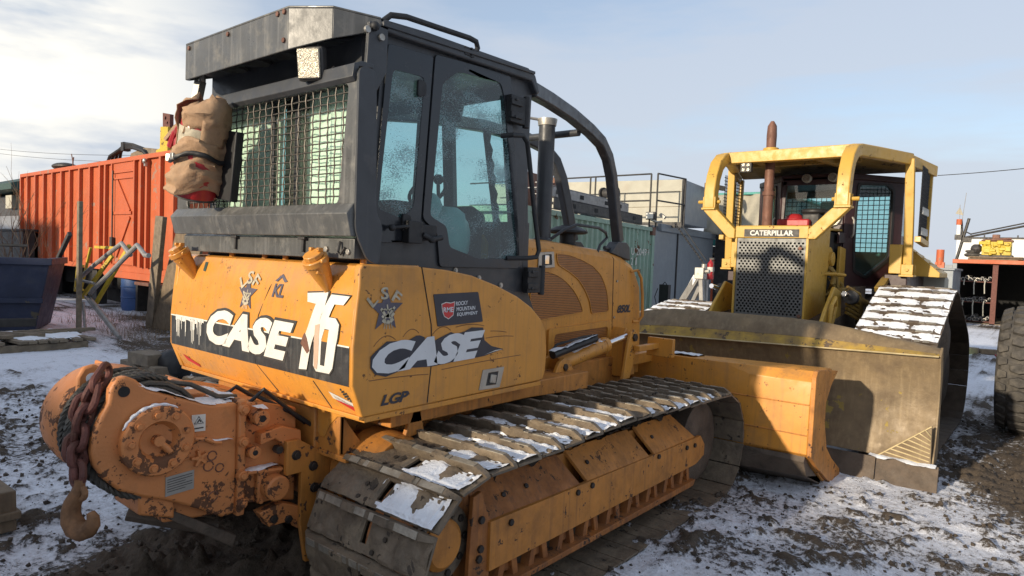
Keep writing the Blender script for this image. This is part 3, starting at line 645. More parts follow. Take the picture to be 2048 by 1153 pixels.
dec = [(2.10, 1.285), (2.13, 1.31), (2.20, 1.355), (2.27, 1.352), (2.33, 1.345), (2.40, 1.372), (2.425, 1.372), (2.46, 1.36), (2.47, 1.30), (2.50, 1.32), (2.56, 1.345), (2.66, 1.375), (2.70, 1.362), (2.77, 1.372), (2.83, 1.392), (2.93, 1.385), (2.945, 1.31), (3.01, 1.27), (3.12, 1.243), (2.95, 1.215), (2.70, 1.205), (2.52, 1.195), (2.34, 1.205), (2.20, 1.175), (2.13, 1.195), (2.10, 1.23)]
s_ = MB(); s_.add([side(*p, .004) for p in dec], [tuple(range(len(dec)))]); dc = s_.build('torn_brand_decal', M['navy'], PN)
s_ = MB(); s_.add([side(*p, .0048) for p in [(2.95, 1.222), (3.05, 1.242), (3.12, 1.243), (3.03, 1.234)]], [(0,1,2,3)]); s_.build('decal_tail', M['white'], dc)
text('lettering', M['letter'], dc, 'CASE', lambda u, v: side(2.105+u*.828+.012*v, 1.188+v*.163+.022*u, .0058), .065, .28, 1.0)
text('model_lettering', M['navy'], PN, 'LGP', lambda u, v: side(2.172+u*.19, 1.028+v*.056+u*.002, .004), .04, .3, .95)
star(2.19, 1.513, .115, side, M['violet'], .004, PN); crown_pieces(2.20, 1.51, .11, side, M['cream'], PN, 2)
arc_text('LSF', 2.185, 1.475, .125, -.75, .6, .062, side, M['cream'], PN, 1)
plate('latch', M['zinc'], PN, [(2.942, 1.131), (3.137, 1.132), (3.10, 1.009), (2.912, 1.014)], [[(2.99, 1.11), (3.085, 1.11), (3.065, 1.03), (2.97, 1.033)]], 'y', YR-.006, .006, .001)
s_ = MB(); s_.box(2.975, 3.08, YR-.003, YR, 1.033, 1.108); s_.build('latch_recess', M['iron'], PN)
s_ = MB(); s_.obox((3.03, YR-.009, 1.07), (.05, .012, .05), (0, .2, 0)); s_.build('latch_handle', M['zinc'], PN, .003)

# ---- main frame between the tracks
s_ = MB(); s_.prism([(2.1, .45), (5.3, .40), (5.5, .62), (5.4, .95), (2.1, .95)], 'y', 3.05, 4.11); s_.build('hull', M['frame_or'], D, .01)
s_ = MB(); s_.prism([(2.35, .86), (3.55, .86), (4.3, .83), (4.3, .96), (2.35, .97)], 'y', 2.72, 3.06); s_.prism([(2.45, .78), (2.52, .96), (2.56, .96), (2.6, .80)], 'y', 2.72, 2.75); s_.build('side_beam', M['frame_or'], D, .006)
for yy in (2.98, 4.18):       # final drives
    s_ = MB(); s_.lathe([(-.30, .15), (-.30, .22), (-.22, .24), (-.06, .25), (-.04, .20), (.10, .20)] if yy < 3 else [(.30, .15), (.30, .22), (.22, .24), (.06, .25), (.04, .2), (-.1, .2)], (2.40, yy, .58), 'y', 30)
    for k in range(8):
        a = k*.785; s_.bolt((2.40+.2*math.cos(a), yy-.30 if yy < 3 else yy+.30, .58+.2*math.sin(a)), (0, -1, 0), .016, .014)
    s_.build('final_drive', M['frame_or'], D, .004)
# mounting plates with bolts at the rear right
s_ = MB(); s_.prism([(1.93, .80), (2.0, .80), (2.13, .72), (2.22, .70), (2.24, .10), (2.06, .12), (2.02, .34), (2.02, .62), (1.93, .62)], 'y', 3.04, 3.07); mp_ = s_.build('rear_mounting_plate', M['frame_or'], D, .003)
for x, z in ((2.09, .64), (2.10, .52), (2.15, .51), (2.12, .37), (2.14, .23), (1.985, .72), (2.09, .30)): 
    s_ = MB(); s_.bolt((x, 3.04, z), (0, -1, 0), .021, .02); s_.cyl((x, 3.041, z), (x, 3.034, z), .027, 12); s_.build('bolt', M['bolt'], mp_, .002)
s_ = MB(); s_.prism([(2.12, .70), (2.30, .70), (2.30, .73), (2.12, .73)], 'y', 2.80, 3.06); s_.prism([(2.125, .73), (2.15, .73), (2.15, .96), (2.125, .96)], 'y', 2.86, 3.06)
s_.add([(2.13, 2.86, .73), (2.30, 2.86, .73), (2.13, 2.86, .95), (2.13, 2.875, .73), (2.30, 2.875, .73), (2.13, 2.875, .95)], [(0,1,2),(3,5,4),(0,3,4,1),(1,4,5,2),(0,2,5,3)])
s_.build('cab_mount_bracket', M['frame_or'], D, .003)
s_ = MB(); s_.cyl((2.21, 2.93, .73), (2.21, 2.93, .765), .05, 16); s_.build('mount_bolt', M['bolt'], D, .004)
rg = random.Random(8); s_ = MB()
for i in range(3):
    y0 = 3.15+rg.random()*.5; s_.tube([(1.75+.1*rg.random(), y0, .98), (1.85, y0-.05, 1.02+.05*rg.random()), (2.0, y0-.08-.1*rg.random(), .93), (2.15, y0-.1, .82)], .012, 8)
s_.build('hydraulic_hose', M['black'], D)

# ---- hood
hp = [(3.5, .78), (5.80, .74), (5.80, 1.05), (5.775, 1.33), (5.745, 1.64), (5.62, 1.80), (5.42, 1.87), (5.22, 1.905), (4.39, 1.955), (3.5, 1.975)]
s_ = MB()
def hood_ring(y, ins):  # inset of the top near the sides to chamfer the edge
    return [(x, y, z-(ins if z > 1.5 else 0)) for x, z in hp]
s_.loft([hood_ring(3.10, .075), hood_ring(3.14, .018), hood_ring(3.22, 0), hood_ring(3.94, 0), hood_ring(4.02, .018), hood_ring(4.06, .075)])
hood = s_.build('hood', P3, D, .006, 25)
HY = 3.10
s_ = MB(); s_.tube([(5.235, 3.16, 1.895), (5.238, HY, 1.83), (5.276, HY, .79)], .004, 6); s_.build('hood_seam', M['dark'], hood)
m1 = [(4.02, 1.60), (4.05, 1.700), (4.131, 1.712), (4.233, 1.706), (4.36, 1.68), (4.474, 1.637), (4.60, 1.56), (4.668, 1.50), (4.73, 1.43), (4.763, 1.366), (4.15, 1.325), (4.02, 1.36)]
m2 = [(4.337, 1.855), (4.53, 1.845), (4.715, 1.81), (4.89, 1.76), (5.024, 1.685), (5.10, 1.60), (5.144, 1.52), (5.185, 1.357), (4.90, 1.344), (4.86, 1.46), (4.784, 1.552), (4.68, 1.64), (4.561, 1.697), (4.366, 1.765)]
for q in (m1, m2):
    plate('vent_screen', M['perf'], hood, rounded(q, .02, 2), [], 'y', HY-.004, .004, 0)
s_ = MB(); pts = [(x, HY-.006, z) for x, z in rounded(m2, .03, 3)]; s_.tube(pts, .004, 5, closed=True); pts = [(x, HY-.006, z) for x, z in rounded(m1, .03, 3)]; s_.tube(pts, .004, 5, closed=True); s_.build('vent_rim', P3, hood)
sd_ = plate('engine_side_door', P3, D, rounded([(4.26, 1.25), (5.222, 1.275), (5.232, .80), (4.26, .795)], .02), [rounded([(4.34, 1.205), (5.16, 1.225), (5.16, .867), (4.34, .837)], .04)], 'y', HY-.022, .022, .004)
plate('vent_screen', M['perf'], sd_, [(4.33, 1.215), (5.17, 1.235), (5.17, .86), (4.33, .83)], [], 'y', HY-.012, .004)
plate('hood_latch', M['zinc'], hood, [(4.10, 1.853), (4.295, 1.866), (4.315, 1.742), (4.10, 1.73)], [rounded([(4.14, 1.835), (4.265, 1.845), (4.28, 1.762), (4.14, 1.752)], .01)], 'y', HY-.012, .01, .002)
s_ = MB(); s_.box(4.135, 4.28, HY-.006, HY, 1.752, 1.845); s_.build('latch_recess', M['iron'], hood); s_ = MB(); s_.box(4.18, 4.235, HY-.014, HY-.004, 1.765, 1.835); s_.build('latch_handle', M['chrome'], hood, .003)
text('model_number', M['navy'], hood, '850L', lambda u, v: (5.335+u*.25, HY-.004, 1.335+v*.075), .045, .3, .92)
s_ = MB(); s_.tube([(5.56, HY, 1.72), (5.60, HY-.05, 1.735), (5.66, HY-.06, 1.66), (5.70, HY-.06, 1.5), (5.72, HY-.06, 1.30), (5.70, HY-.03, 1.245), (5.64, HY, 1.245)], .014, 10); s_.build('grab_rail', P3, D)
s_ = MB()
for x, z in ((5.31, 1.63), (5.285, 1.30), (5.29, 1.05), (5.33, .92)): s_.bolt((x, HY, z), (0, -1, 0), .012, .01)
s_.build('hood_bolt', M['zinc'], hood)
# front grille on the unseen nose, built plainly
s_ = MB(); s_.box(5.80, 5.815, 3.2, 3.96, .9, 1.6); s_.build('nose_grille', M['perf'], D)
# exhaust, pre-cleaner and its wire
s_ = MB(); s_.lathe([(0, .078), (.03, .078), (.04, .066), (.9, .067), (.96, .067)], (4.42, 3.30, 1.94), 'z', 22); ex = s_.build('exhaust_stack', M['dk'], D)
s_ = MB(); s_.lathe([(0, .074), (.05, .082), (.055, .082)], (4.42, 3.30, 2.895), 'z', 22); s_.tube([(4.40, 3.32, 2.94), (4.30, 3.40, 2.95), (4.28, 3.41, 2.91)], .012, 8); s_.build('rain_cap', M['zinc'], ex)
s_ = MB(); s_.lathe([(0, .085), (.015, .085), (.02, .07), (.10, .07), (.105, .15), (.115, .175), (.13, .175), (.165, .11), (.17, .07), (.18, .06)], (4.84, 3.34, 1.93), 'z', 26); s_.build('air_precleaner', M['black'], D)
s_ = MB(); s_.tube([(4.45, 3.24, 1.97), (4.52, 3.16, 2.05), (4.62, 3.10, 2.10), (4.9, 3.06, 2.09), (5.08, 3.1, 2.06), (5.14, 3.12, 2.02), (5.06, 3.14, 1.95), (5.02, 3.14, 1.88)], .013, 8); s_.build('guard_hoop', M['dk'], D)
# sweep bars from the cab roof to the nose
def sweep(y0, y1):
    cx = [(3.55, 2.935), (3.9, 2.955), (4.35, 2.945), (4.75, 2.90), (4.98, 2.84), (5.13, 2.73), (5.22, 2.58), (5.30, 2.35), (5.42, 1.99)]
    k = [0, .3, .6, .82, .9, .94, .96, .98, 1]
    s_ = MB(); s_.tube([(x+(y0-2.75)*0, y0+(y1-y0)*k[i], z) for i, (x, z) in enumerate(cx)], 0, rect=(.085, .10)); return s_
k1 = sweep(2.80, 3.17).build('sweep_bar', M['dk'], D, .012); k2 = sweep(4.36, 3.68).build('sweep_bar', M['dk'], D, .012)
s_ = MB(); s_.tube([(4.62, 3.12, 2.86), (4.62, 3.5, 2.86), (4.62, 3.88, 2.86)], .03, 12); s_.build('sweep_crossbar', M['dk'], D)
for y in (3.17, 3.68):
    s_ = MB(); s_.prism([(5.22, 1.885), (5.58, 1.82), (5.56, 1.95), (5.50, 1.99), (5.34, 1.99)], 'y', y-.05, y+.05); s_.cyl((5.18, y, 1.93), (5.30, y, 1.92), .02, 8); s_.build('sweep_foot', M['dk'], D, .01)
# ---- lift cylinder and blade gear
s_ = MB(); s_.cyl((4.16, 2.93, .995), (4.86, 2.93, 1.095), .062, 20); s_.cyl((4.82, 2.93, 1.09), (4.88, 2.93, 1.098), .068, 20); lc = s_.build('lift_cylinder', P3, D, .004)
s_ = MB(); s_.cyl((4.86, 2.93, 1.095), (5.22, 2.93, 1.147), .028, 16); s_.build('cylinder_rod', M['chrome'], lc)
s_ = MB(); s_.tube([(4.03, 2.87, 1.09), (4.3, 2.87, 1.13), (4.62, 2.87, 1.175)], .030, 10); s_.tube([(4.05, 2.91, 1.10), (4.12, 2.90, 1.16), (4.4, 2.86, 1.20), (4.66, 2.88, 1.20)], .010, 8); s_.build('hydraulic_hose', M['black'], lc)
s_ = MB(); patch(s_, 4.02, 4.62, 2.845, 2.90, lambda x, y, h: (x, y, 1.118+(x-4.03)*.145+h), 3, .75, .012, (30, 6)); s_.build('snow', M['snow'], lc); s_ = MB(); patch(s_, 4.2, 4.82, 2.89, 2.95, lambda x, y, h: (x, y, 1.060+(x-4.2)*.143+h), 5, .55, .012, (34, 6)); s_.build('snow', M['snow'], lc)
s_ = MB(); s_.prism([(3.98, .84), (4.30, .84), (4.28, .95), (4.22, 1.04), (4.15, 1.06), (4.08, 1.03), (4.03, .95)], 'y', 2.84, 2.87); s_.prism([(3.98, .84), (4.30, .84), (4.28, .95), (4.22, 1.04), (4.15, 1.06), (4.08, 1.03), (4.03, .95)], 'y', 2.99, 3.02); s_.bolt((4.16, 2.84, .99), (0, -1, 0), .03, .012, 1); s_.build('cylinder_bracket', [P3, M['bolt']], D, .004)
s_ = MB(); s_.prism([(5.10, .78), (5.22, .78), (5.32, 1.05), (5.34, 1.16), (5.28, 1.21), (5.21, 1.19), (5.17, 1.08)], 'y', 2.87, 2.90); s_.prism([(5.22, .78), (5.45, .78), (5.38, 1.05), (5.34, 1.19), (5.26, 1.22), (5.22, 1.15)], 'y', 2.95, 3.09)
s_.bolt((5.27, 2.87, 1.14), (0, -1, 0), .038, .02, 1); s_.build('lift_ear', [P3, M['bolt']], D, .005)
s_ = MB(); s_.box(5.25, 5.62, 2.80, 2.86, 1.02, 1.07); s_.prism([(5.60, .95), (5.66, .95), (5.66, 1.12), (5.62, 1.12)], 'y', 2.66, 2.92); s_.box(5.30, 5.9, 3.0, 3.1, .85, .95); s_.tube([(5.3, 2.9, .3), (5.75, 2.9, .35)], .09, 10)
s_.box(5.2, 5.7, 3.1, 4.06, .35, .6); s_.build('blade_frame', P3, D, .006)
# blade: profile along its width, tilted a touch
BX = [(5.60, 1.00), (5.50, .93), (5.44, .75), (5.42, .55), (5.45, .36), (5.62, .26), (6.05, -.01), (6.36, -.12), (6.40, -.09), (6.37, .04), (6.12, .19), (5.95, .31), (5.85, .46), (5.80, .62), (5.83, .75), (5.93, .86), (6.08, .94), (6.09, .965), (6.02, .985)]
BX = [(x-.0, z) for x, z in BX]
tilt = lambda y: 0.0
def bmap(x, y, z):     # the blade stands a little askew, its far end nearer the machine
    x2 = x*1.071-.20*(y-1.50); z2 = max(1.8+(z-1.8)*1.071, -.14); return (max(x2, 5.88 if y > 2.9 else 5.84)+.02*(z2-.4)*(x2 < 5.84), y, z2)
s_ = MB(); outer = BX
s_.loft([[bmap(x, y, z) for x, z in BX] for y in seglist(1.52, 5.66, 16)]); bl = s_.build('dozer_blade', P3, D, .006)
s_ = MB()
EP = [(5.585, 1.02), (6.13, .955), (5.93, .85), (5.80, .73), (5.80, .56), (5.90, .34), (6.09, .21), (6.38, .06), (6.42, -.10), (6.10, -.03), (5.62, .24), (5.43, .35), (5.40, .72), (5.43, .97), (5.50, 1.015)]
s_.loft([[bmap(x, 1.50, z)[:1]+(yy_,)+bmap(x, 1.50, z)[2:] for x, z in EP] for yy_ in (1.483, 1.52)]); s_.build('blade_end_plate', M['frame_or'], bl, .004); s_ = MB(); s_.loft([[bmap(x, 5.66, z)[:1]+(yy_,)+bmap(x, 5.66, z)[2:] for x, z in EP] for yy_ in (5.66, 5.695)]); s_.build('blade_end_plate', M['frame_or'], bl, .004)
s_ = MB()
for z0, xo in ((.75, 5.44), (.51, 5.422)): s_.tube([(lambda q: (q[0]-.003, q[1], q[2]))(bmap(xo, y, z0)) for y in seglist(1.53, 5.6, 16)], .006, 6)
s_.build('weld_seam', M['frame_or'], bl)
s_ = MB(); s_.loft([[bmap(x, y, z) for x, z in [(5.50, .34), (5.62, .24), (6.05, -.03), (6.38, -.13), (6.33, -.16), (6.0, -.08), (5.56, .16), (5.46, .30)]] for y in seglist(1.54, 5.64, 12)]); s_.build('cutting_edge', M['track2'], bl, .004)
s_ = MB(); patch(s_, 5.9, 6.25, 2.58, 2.90, lambda x, y, h: (x, y, .952+h-(x-5.9)*.09), 2, .62, .02, (16, 14)); s_.build('snow', M['snow'], bl)
# ---------------------------------------------------------------- tracks of the near bulldozer
SM = [M['steel'], M['link'], M['mud'], M['snow'], M['worn']]
def pick_near(p, n_, i):
    if n_.y > .9 and p.x > 2.5: return ('s1', 's2', 's3', 's4', 's5')[(i*3) % 5] if (i % 7) else 'm2'
    if n_.y > .55 and p.x < 2.7: return 'r1'
    return ('m1', 'm2', 'm3')[i % 3]
KN = {'s1': ((-.985, .25, .66), .25, True), 's2': ((-.985, .1, .72), .2, True), 's3': ((-.985, .6, .56), .3, True), 's4': ((-.985, .35, .74), .15, True), 's5': ((-.98, .85, .50), .2, True),
      'm1': (None, .30, True), 'm2': (None, .42, True), 'm3': (None, .5, True), 'r1': ((-.93, .10, .80), .3, True)}
CIR = [(2.375, .338, .418), (5.315, .325, .418)]
def track(yc, out):
    """out = -1 when the outer side faces -y"""
    Y = lambda a: yc-out*0+out*a     # a measured outwards from the track middle
    def pr(mb, pts, a, b_, mi=0):
        q = sorted((Y(a), Y(b_))); mb.prism(pts, 'y', q[0], q[1], mi)
    s_ = MB()
    s_.prism([(2.62, .21), (5.08, .21), (5.02, .06), (2.62, .06)], 'y', *sorted((Y(.09), Y(.125)))); s_.build('roller_guard', M['guard_or'], D, .003); s_ = MB()
    fr = [(2.50, .60), (4.93, .575), (5.05, .50), (5.15, .36), (5.10, .20), (2.62, .20), (2.54, .30)]
    pr(s_, fr, -.30, .12); tf = s_.build('track_frame', M['frame_or'], D, .006)
    # sloped rock guard (three plates) and straight plate under it
    for x0, x1, m_ in ((2.50, 3.42, 'guard_or'), (3.43, 4.30, 'frame_or'), (4.31, 4.99, 'frame_or')):
        s_ = MB(); zt = .615; sk = -.05 if x0 < 2.6 else .0
        e1 = .10 if x1 < 4.9 else .18
        v = [(x0, Y(.12), zt), (x1-.08, Y(.12), zt-.01), (x1+e1-.10, Y(.27), .425), (x0+.07, Y(.27), .425)]
        v2 = [(p[0], p[1]-out*.01, p[2]-.022) for p in v]
        s_.add(v+v2, [(0,1,2,3),(7,6,5,4),(0,4,5,1),(1,5,6,2),(2,6,7,3),(3,7,4,0)]); 
        for xx in (x0+.25, x0+.45) if x0 < 3 else (x0+.15,): s_.bolt((xx, Y(.20), .52), (0, out*.75, .66), .016, .008, 1)
        s_.build('rock_guard', [M[m_], M['bolt']], tf, .003)
    s_ = MB(); pr(s_, [(2.56, .445), (5.17, .415), (5.255, .33), (5.25, .24), (5.10, .195), (2.56, .185)], .25, .28); sp_ = s_.build('side_plate', M['frame_or'], tf, .003)
    for x, z in ((2.72, .40), (3.36, .40), (3.52, .405), (4.42, .40), (4.9, .37), (5.05, .36)):
        s_ = MB(); s_.bolt((x, Y(.28), z), (0, out, 0), .019, .014); s_.build('bolt', M['bolt'], sp_, .002)
    # end plate beside the sprocket
    s_ = MB(); pr(s_, [(2.44, .60), (2.50, .615), (2.58, .42), (2.58, .0), (2.36, .0), (2.42, .2)], .235, .262); ep = s_.build('frame_end_plate', M['guard_or'], tf, .003)
    for x, z in ((2.50, .47), (2.50, .32), (2.49, .27), (2.45, .10)): 
        s_ = MB(); s_.bolt((x, Y(.262), z), (0, out, 0), .021, .016); s_.build('bolt', M['bolt'], ep, .002)
    # lower rail with V brackets and roller pins
    s_ = MB(); pr(s_, [(2.60, .03), (5.06, .0), (5.14, .10), (5.12, .14), (2.60, .125)], .10, .14); pr(s_, [(2.60, .055), (5.02, .04), (5.06, .085), (2.60, .085)], .14, .30); s_.build('lower_rail', M['guard_or'], tf, .004)
    for i in range(9):
        x = 2.74+i*.275
        s_ = MB(); 
        for dx in (-.07, .07):
            v = [(x+dx*.6-.022, .20), (x+dx*.6+.024, .20), (x+dx+.024, .08), (x+dx-.022, .08)]; pr(s_, v, .14, .26)
        pr(s_, [(x-.045, .24), (x+.045, .24), (x+.04, .11), (x-.04, .11)], .15, .235); a = Vector((x, Y(.235), .195)); s_.cyl(a, a+Vector((0, out*.02, 0)), .026, 12, mi=0); s_.bolt(a+Vector((0, out*.02, 0)), (0, out, 0), .012, .01, 1)
        s_.build('roller_bracket', [M['guard_or'], M['bolt']], tf, .003)
        s_ = MB(); s_.lathe([(-.20, .10), (-.19, .12), (-.08, .12), (-.07, .09), (.07, .09), (.08, .12), (.12, .12), (.12, .10)], (x, yc-.0, .12), 'y', 18); s_.build('track_roller', M['link'], tf)
    # sprocket hub with bolted ring, its face close behind the shoe ends
    s_ = MB(); c = (2.29, Y(.14), .385); g = lambda a: a*out
    s_.lathe([(g(-.30), .10), (g(-.02), .135), (g(.03), .135), (g(.07), .125), (g(.09), .10), (g(.095), .0)], c, 'y', 44); s_.build('drive_hub', M['frame_or'], tf, .0)
    s_ = MB(); s_.lathe([(g(-.14), .10), (g(-.14), .315), (g(-.01), .315), (g(.015), .30), (g(.02), .10)], c, 'y', 44); s_.build('drive_cover', M['guard_or'], tf); s_ = MB(); s_.lathe([(g(.0), .13), (g(.05), .13), (g(.05), .20), (g(.0), .20)], c, 'y', 44); rg_ = s_.build('hub_ring', M['steel'], tf)
    for k in range(10):
        a = k*math.pi/5; s_ = MB(); s_.bolt((c[0]+.165*math.cos(a), c[1]+out*.05, c[2]+.165*math.sin(a)), (0, out, 0), .019, .014); s_.build('bolt', M['bolt'], rg_, .002)
    c = (2.375, Y(.27), .338); s_ = MB(); s_.lathe([(g(-.22), .05), (g(-.22), .37), (g(-.16), .38), (g(-.16), .05)], c, 'y', 44); s_.build('drive_drum', M['guard_or'], tf); s_ = MB(); s_.lathe([(g(-.44), .30), (g(-.44), .36), (g(-.36), .36), (g(-.36), .30)], c, 'y', 44)
    for k in range(25):
        a = k*2*math.pi/25; s_.obox((c[0]+.38*math.cos(a), c[1]-out*.40, c[2]+.38*math.sin(a)), (.05, .07, .05), (0, -a, 0))
    s_.build('sprocket', M['link'], tf)
    s_ = MB(); s_.lathe([(-.22, .27), (-.20, .33), (-.05, .33), (-.04, .36), (.04, .36), (.05, .33), (.20, .33), (.22, .27)], (5.315, yc, .325), 'y', 36); pr(s_, [(4.95, .50), (5.35, .42), (5.4, .32), (5.3, .22), (4.95, .22)], .12, .2); s_.build('idler', M['track2'], tf, .004)
    s_ = MB(); patch(s_, 2.55, 5.1, Y(-.12), Y(.145), lambda x, y, h: (x, y, .592+h), 9, .75, .05, (110, 14), 0, 8); s_.build('caked_mud', M['mud'], tf)
    make_shoes(tf, CIR, yc, .86, .2005, .048, KN, SM, pick_near, 11, lambda x: .045*math.exp(-((x-3.75)/.75)**2))
track(2.445, -1); track(2*YC-2.445, 1)

# ---------------------------------------------------------------- cab of the near bulldozer
CR, CL = 2.75, 2*YC-2.75
body = [(2.165, 1.745), (2.25, 2.95), (3.44, 3.0), (3.50, 2.90), (3.47, 1.70), (3.62, 1.45), (3.62, 1.20), (3.20, 1.45), (2.6, 1.70)]
h1 = [(2.30, 2.86), (2.555, 2.87), (2.51, 1.93), (2.42, 1.88), (2.24, 1.87)]
h2 = [(2.64, 2.89), (3.22, 2.93), (3.40, 1.76), (2.74, 1.78), (2.70, 1.92), (2.59, 1.98)]
wins = [(2.305, 2.76), (2.53, 2.77), (2.48, 2.06), (2.40, 1.99), (2.232, 2.03)]
dg = [(2.665, 2.77), (2.78, 2.86), (3.165, 2.885), (3.205, 2.80), (3.405, 1.80), (3.02, 1.79), (2.765, 1.85), (2.735, 1.97), (2.602, 2.02)]
for yy, sg in ((CR, 1), (CL, -1)):
    fl = sg
    side_fr = plate('cab_side_frame', M['dk'], D, body, [rounded(h1, .03), rounded(h2, .03)], 'y', yy, .05, .004, flip=fl)
    y2 = yy-sg*.012
    p1 = plate('window_border', M['dkpanel'], side_fr, rounded([(2.27, 2.885), (2.59, 2.90), (2.535, 1.97), (2.47, 1.87), (2.195, 1.85)], .02), [rounded(wins, .03)], 'y', y2, .010, .002, flip=fl)
    s_ = MB(); s_.prism(rounded(wins, .03), 'y', *sorted((y2+sg*.003, y2+sg*.008))); s_.build('window_pane', M['glass'] if sg == 1 else M['glass_far'], side_fr)
    dr = plate('cab_door', M['dkpanel'], D, rounded([(2.602, 2.915), (3.255, 2.955), (3.43, 1.735), (2.69, 1.735), (2.66, 1.93), (2.548, 2.0)], .025), [rounded(dg, .03)], 'y', yy-sg*.016, .014, .002, flip=fl)
    s_ = MB(); s_.prism(rounded(dg, .03), 'y', *sorted((yy-sg*.010, yy-sg*.005))); s_.build('door_glass', M['glass'] if sg == 1 else M['glass_far'], dr)
    if sg == 1:
        DOOR = dr
        s_ = MB(); s_.box(2.40, 2.50, CR-.07, CR-.016, 1.86, 1.98); s_.box(2.50, 2.62, CR-.055, CR-.016, 1.88, 1.965); s_.tube([(2.41, CR-.06, 1.95), (2.36, CR-.075, 1.945), (2.31, CR-.05, 1.935)], .010, 8); s_.ball((2.30, CR-.05, 1.935), .020, 6)
        s_.tube([(2.50, CR-.07, 1.91), (2.56, CR-.08, 1.885), (2.64, CR-.075, 1.90)], .016, 8); s_.ball((2.56, CR-.08, 1.885), .022, 6); s_.build('door_handle', M['black'], dr, .006)
        s_ = MB(); s_.box(2.57, 2.605, CR-.019, CR-.014, 1.90, 1.95); s_.build('door_lock', M['chrome'], dr)
        for zx, zz0 in ((3.30, 2.74), (3.54, 1.66)):
            s_ = MB(); s_.box(zx-.08, zx+.08, CR-.06, CR-.016, zz0-.085, zz0+.085); s_.cyl((zx+.085, CR-.05, zz0-.10), (zx+.085, CR-.05, zz0+.10), .022, 12); s_.box(zx-.09, zx+.02, CR-.075, CR-.05, zz0-.06, zz0-.02); s_.box(zx-.09, zx+.02, CR-.075, CR-.05, zz0+.02, zz0+.06)
            for a in (-.055, .055): s_.bolt((zx-.05, CR-.075, zz0+a), (0, -1, 0), .012, .008)
            s_.build('door_hinge', M['black'], dr, .004)
        s_ = MB(); s_.tube([(3.18, CR-.02, 2.56), (3.21, CR-.09, 2.565), (3.30, CR-.10, 2.575), (3.345, CR-.10, 2.54), (3.37, CR-.10, 2.45), (3.45, CR-.10, 2.10), (3.515, CR-.10, 1.86), (3.49, CR-.10, 1.815), (3.40, CR-.09, 1.805), (3.28, CR-.02, 1.80)], .0155, 10); s_.build('grab_rail', M['black'], D)
        s_ = MB()
        for x, z in ((2.50, 2.70), (2.42, 1.97)): s_ = MB(); s_.prism(rounded([(x-.03, z-.05), (x+.03, z-.03), (x+.03, z+.04), (x-.03, z+.05)], .02), 'y', CR-.03, CR-.012); s_.build('window_catch', M['black'], side_fr, .003)
        s_ = MB(); s_.prism([(2.72, 1.715), (3.36, 1.585), (3.36, 1.55), (2.72, 1.68)], 'y', CR-.022, CR); s_.build('sill_strip', M['dk'], side_fr, .003)
        for x, z in ((2.83, 1.715), (3.04, 1.67), (3.25, 1.625), (2.12, 1.86), (2.12, 1.78)):
            s_ = MB(); s_.cyl((x, CR+.002, z), (x, CR-.010, z), .017, 12); s_.bolt((x, CR-.008, z), (0, -1, 0), .011, .008); s_.build('bolt', M['zinc'], side_fr)
# pillars, floor, roof
s_ = MB()
for y in (CR+.02, CL-.09):
    s_.add([(2.17, y, 1.75), (2.24, y, 1.75), (2.24, y+.07, 1.75), (2.17, y+.07, 1.75), (2.25, y, 2.93), (2.32, y, 2.93), (2.32, y+.07, 2.93), (2.25, y+.07, 2.93)], [(0,1,5,4),(1,2,6,5),(2,3,7,6),(3,0,4,7),(0,3,2,1),(4,5,6,7)])
    s_.add([(3.53, y, 1.2), (3.60, y, 1.2), (3.60, y+.07, 1.2), (3.53, y+.07, 1.2), (3.42, y, 2.95), (3.48, y, 2.95), (3.48, y+.07, 2.95), (3.42, y+.07, 2.95)], [(0,1,5,4),(1,2,6,5),(2,3,7,6),(3,0,4,7),(0,3,2,1),(4,5,6,7)])
s_.build('cab_pillar', M['dk'], D, .006)
s_ = MB(); s_.box(2.15, 3.6, CR+.05, CL-.05, 1.70, 1.75); s_.box(2.15, 2.30, CR+.03, CL-.03, 1.75, 1.93); s_.box(3.52, 3.60, CR+.05, CL-.05, 1.2, 2.05); s_.build('cab_floor', M['dk'], D, .01)
rf = [(2.16, 2.93), (2.22, 2.985), (2.5, 3.005), (3.40, 3.03), (3.475, 3.00), (3.53, 2.90), (3.50, 2.88), (3.44, 2.955), (2.3, 2.925)]
s_ = MB(); s_.prism(rf, 'y', CR-.045, CL+.045); roof = s_.build('roof', M['dk'], D, .010, segs=3)
s_ = MB(); s_.tube([(2.22, CR-.02, 2.98), (2.26, CR-.035, 3.02), (2.36, CR-.04, 3.04), (2.60, CR-.04, 3.052), (2.84, CR-.04, 3.065), (2.90, CR-.04, 3.06), (2.92, CR-.035, 3.03), (2.90, CR-.03, 2.985)], .016, 10); s_.build('roof_rail', M['black'], D)
s_ = MB(); s_.cyl((2.86, CR-.05, 2.985), (2.86, CR+.02, 2.985), .03, 12); s_.box(2.80, 2.86, CR-.05, CR, 2.96, 3.01); s_.build('rail_clamp', M['black'], D, .004)
s_ = MB(); s_.prism([(2.20, 2.97), (3.46, 3.02), (3.46, 3.0), (2.20, 2.945)], 'y', CR-.055, CR-.02); s_.build('roof_gutter', M['dk'], roof, .004)
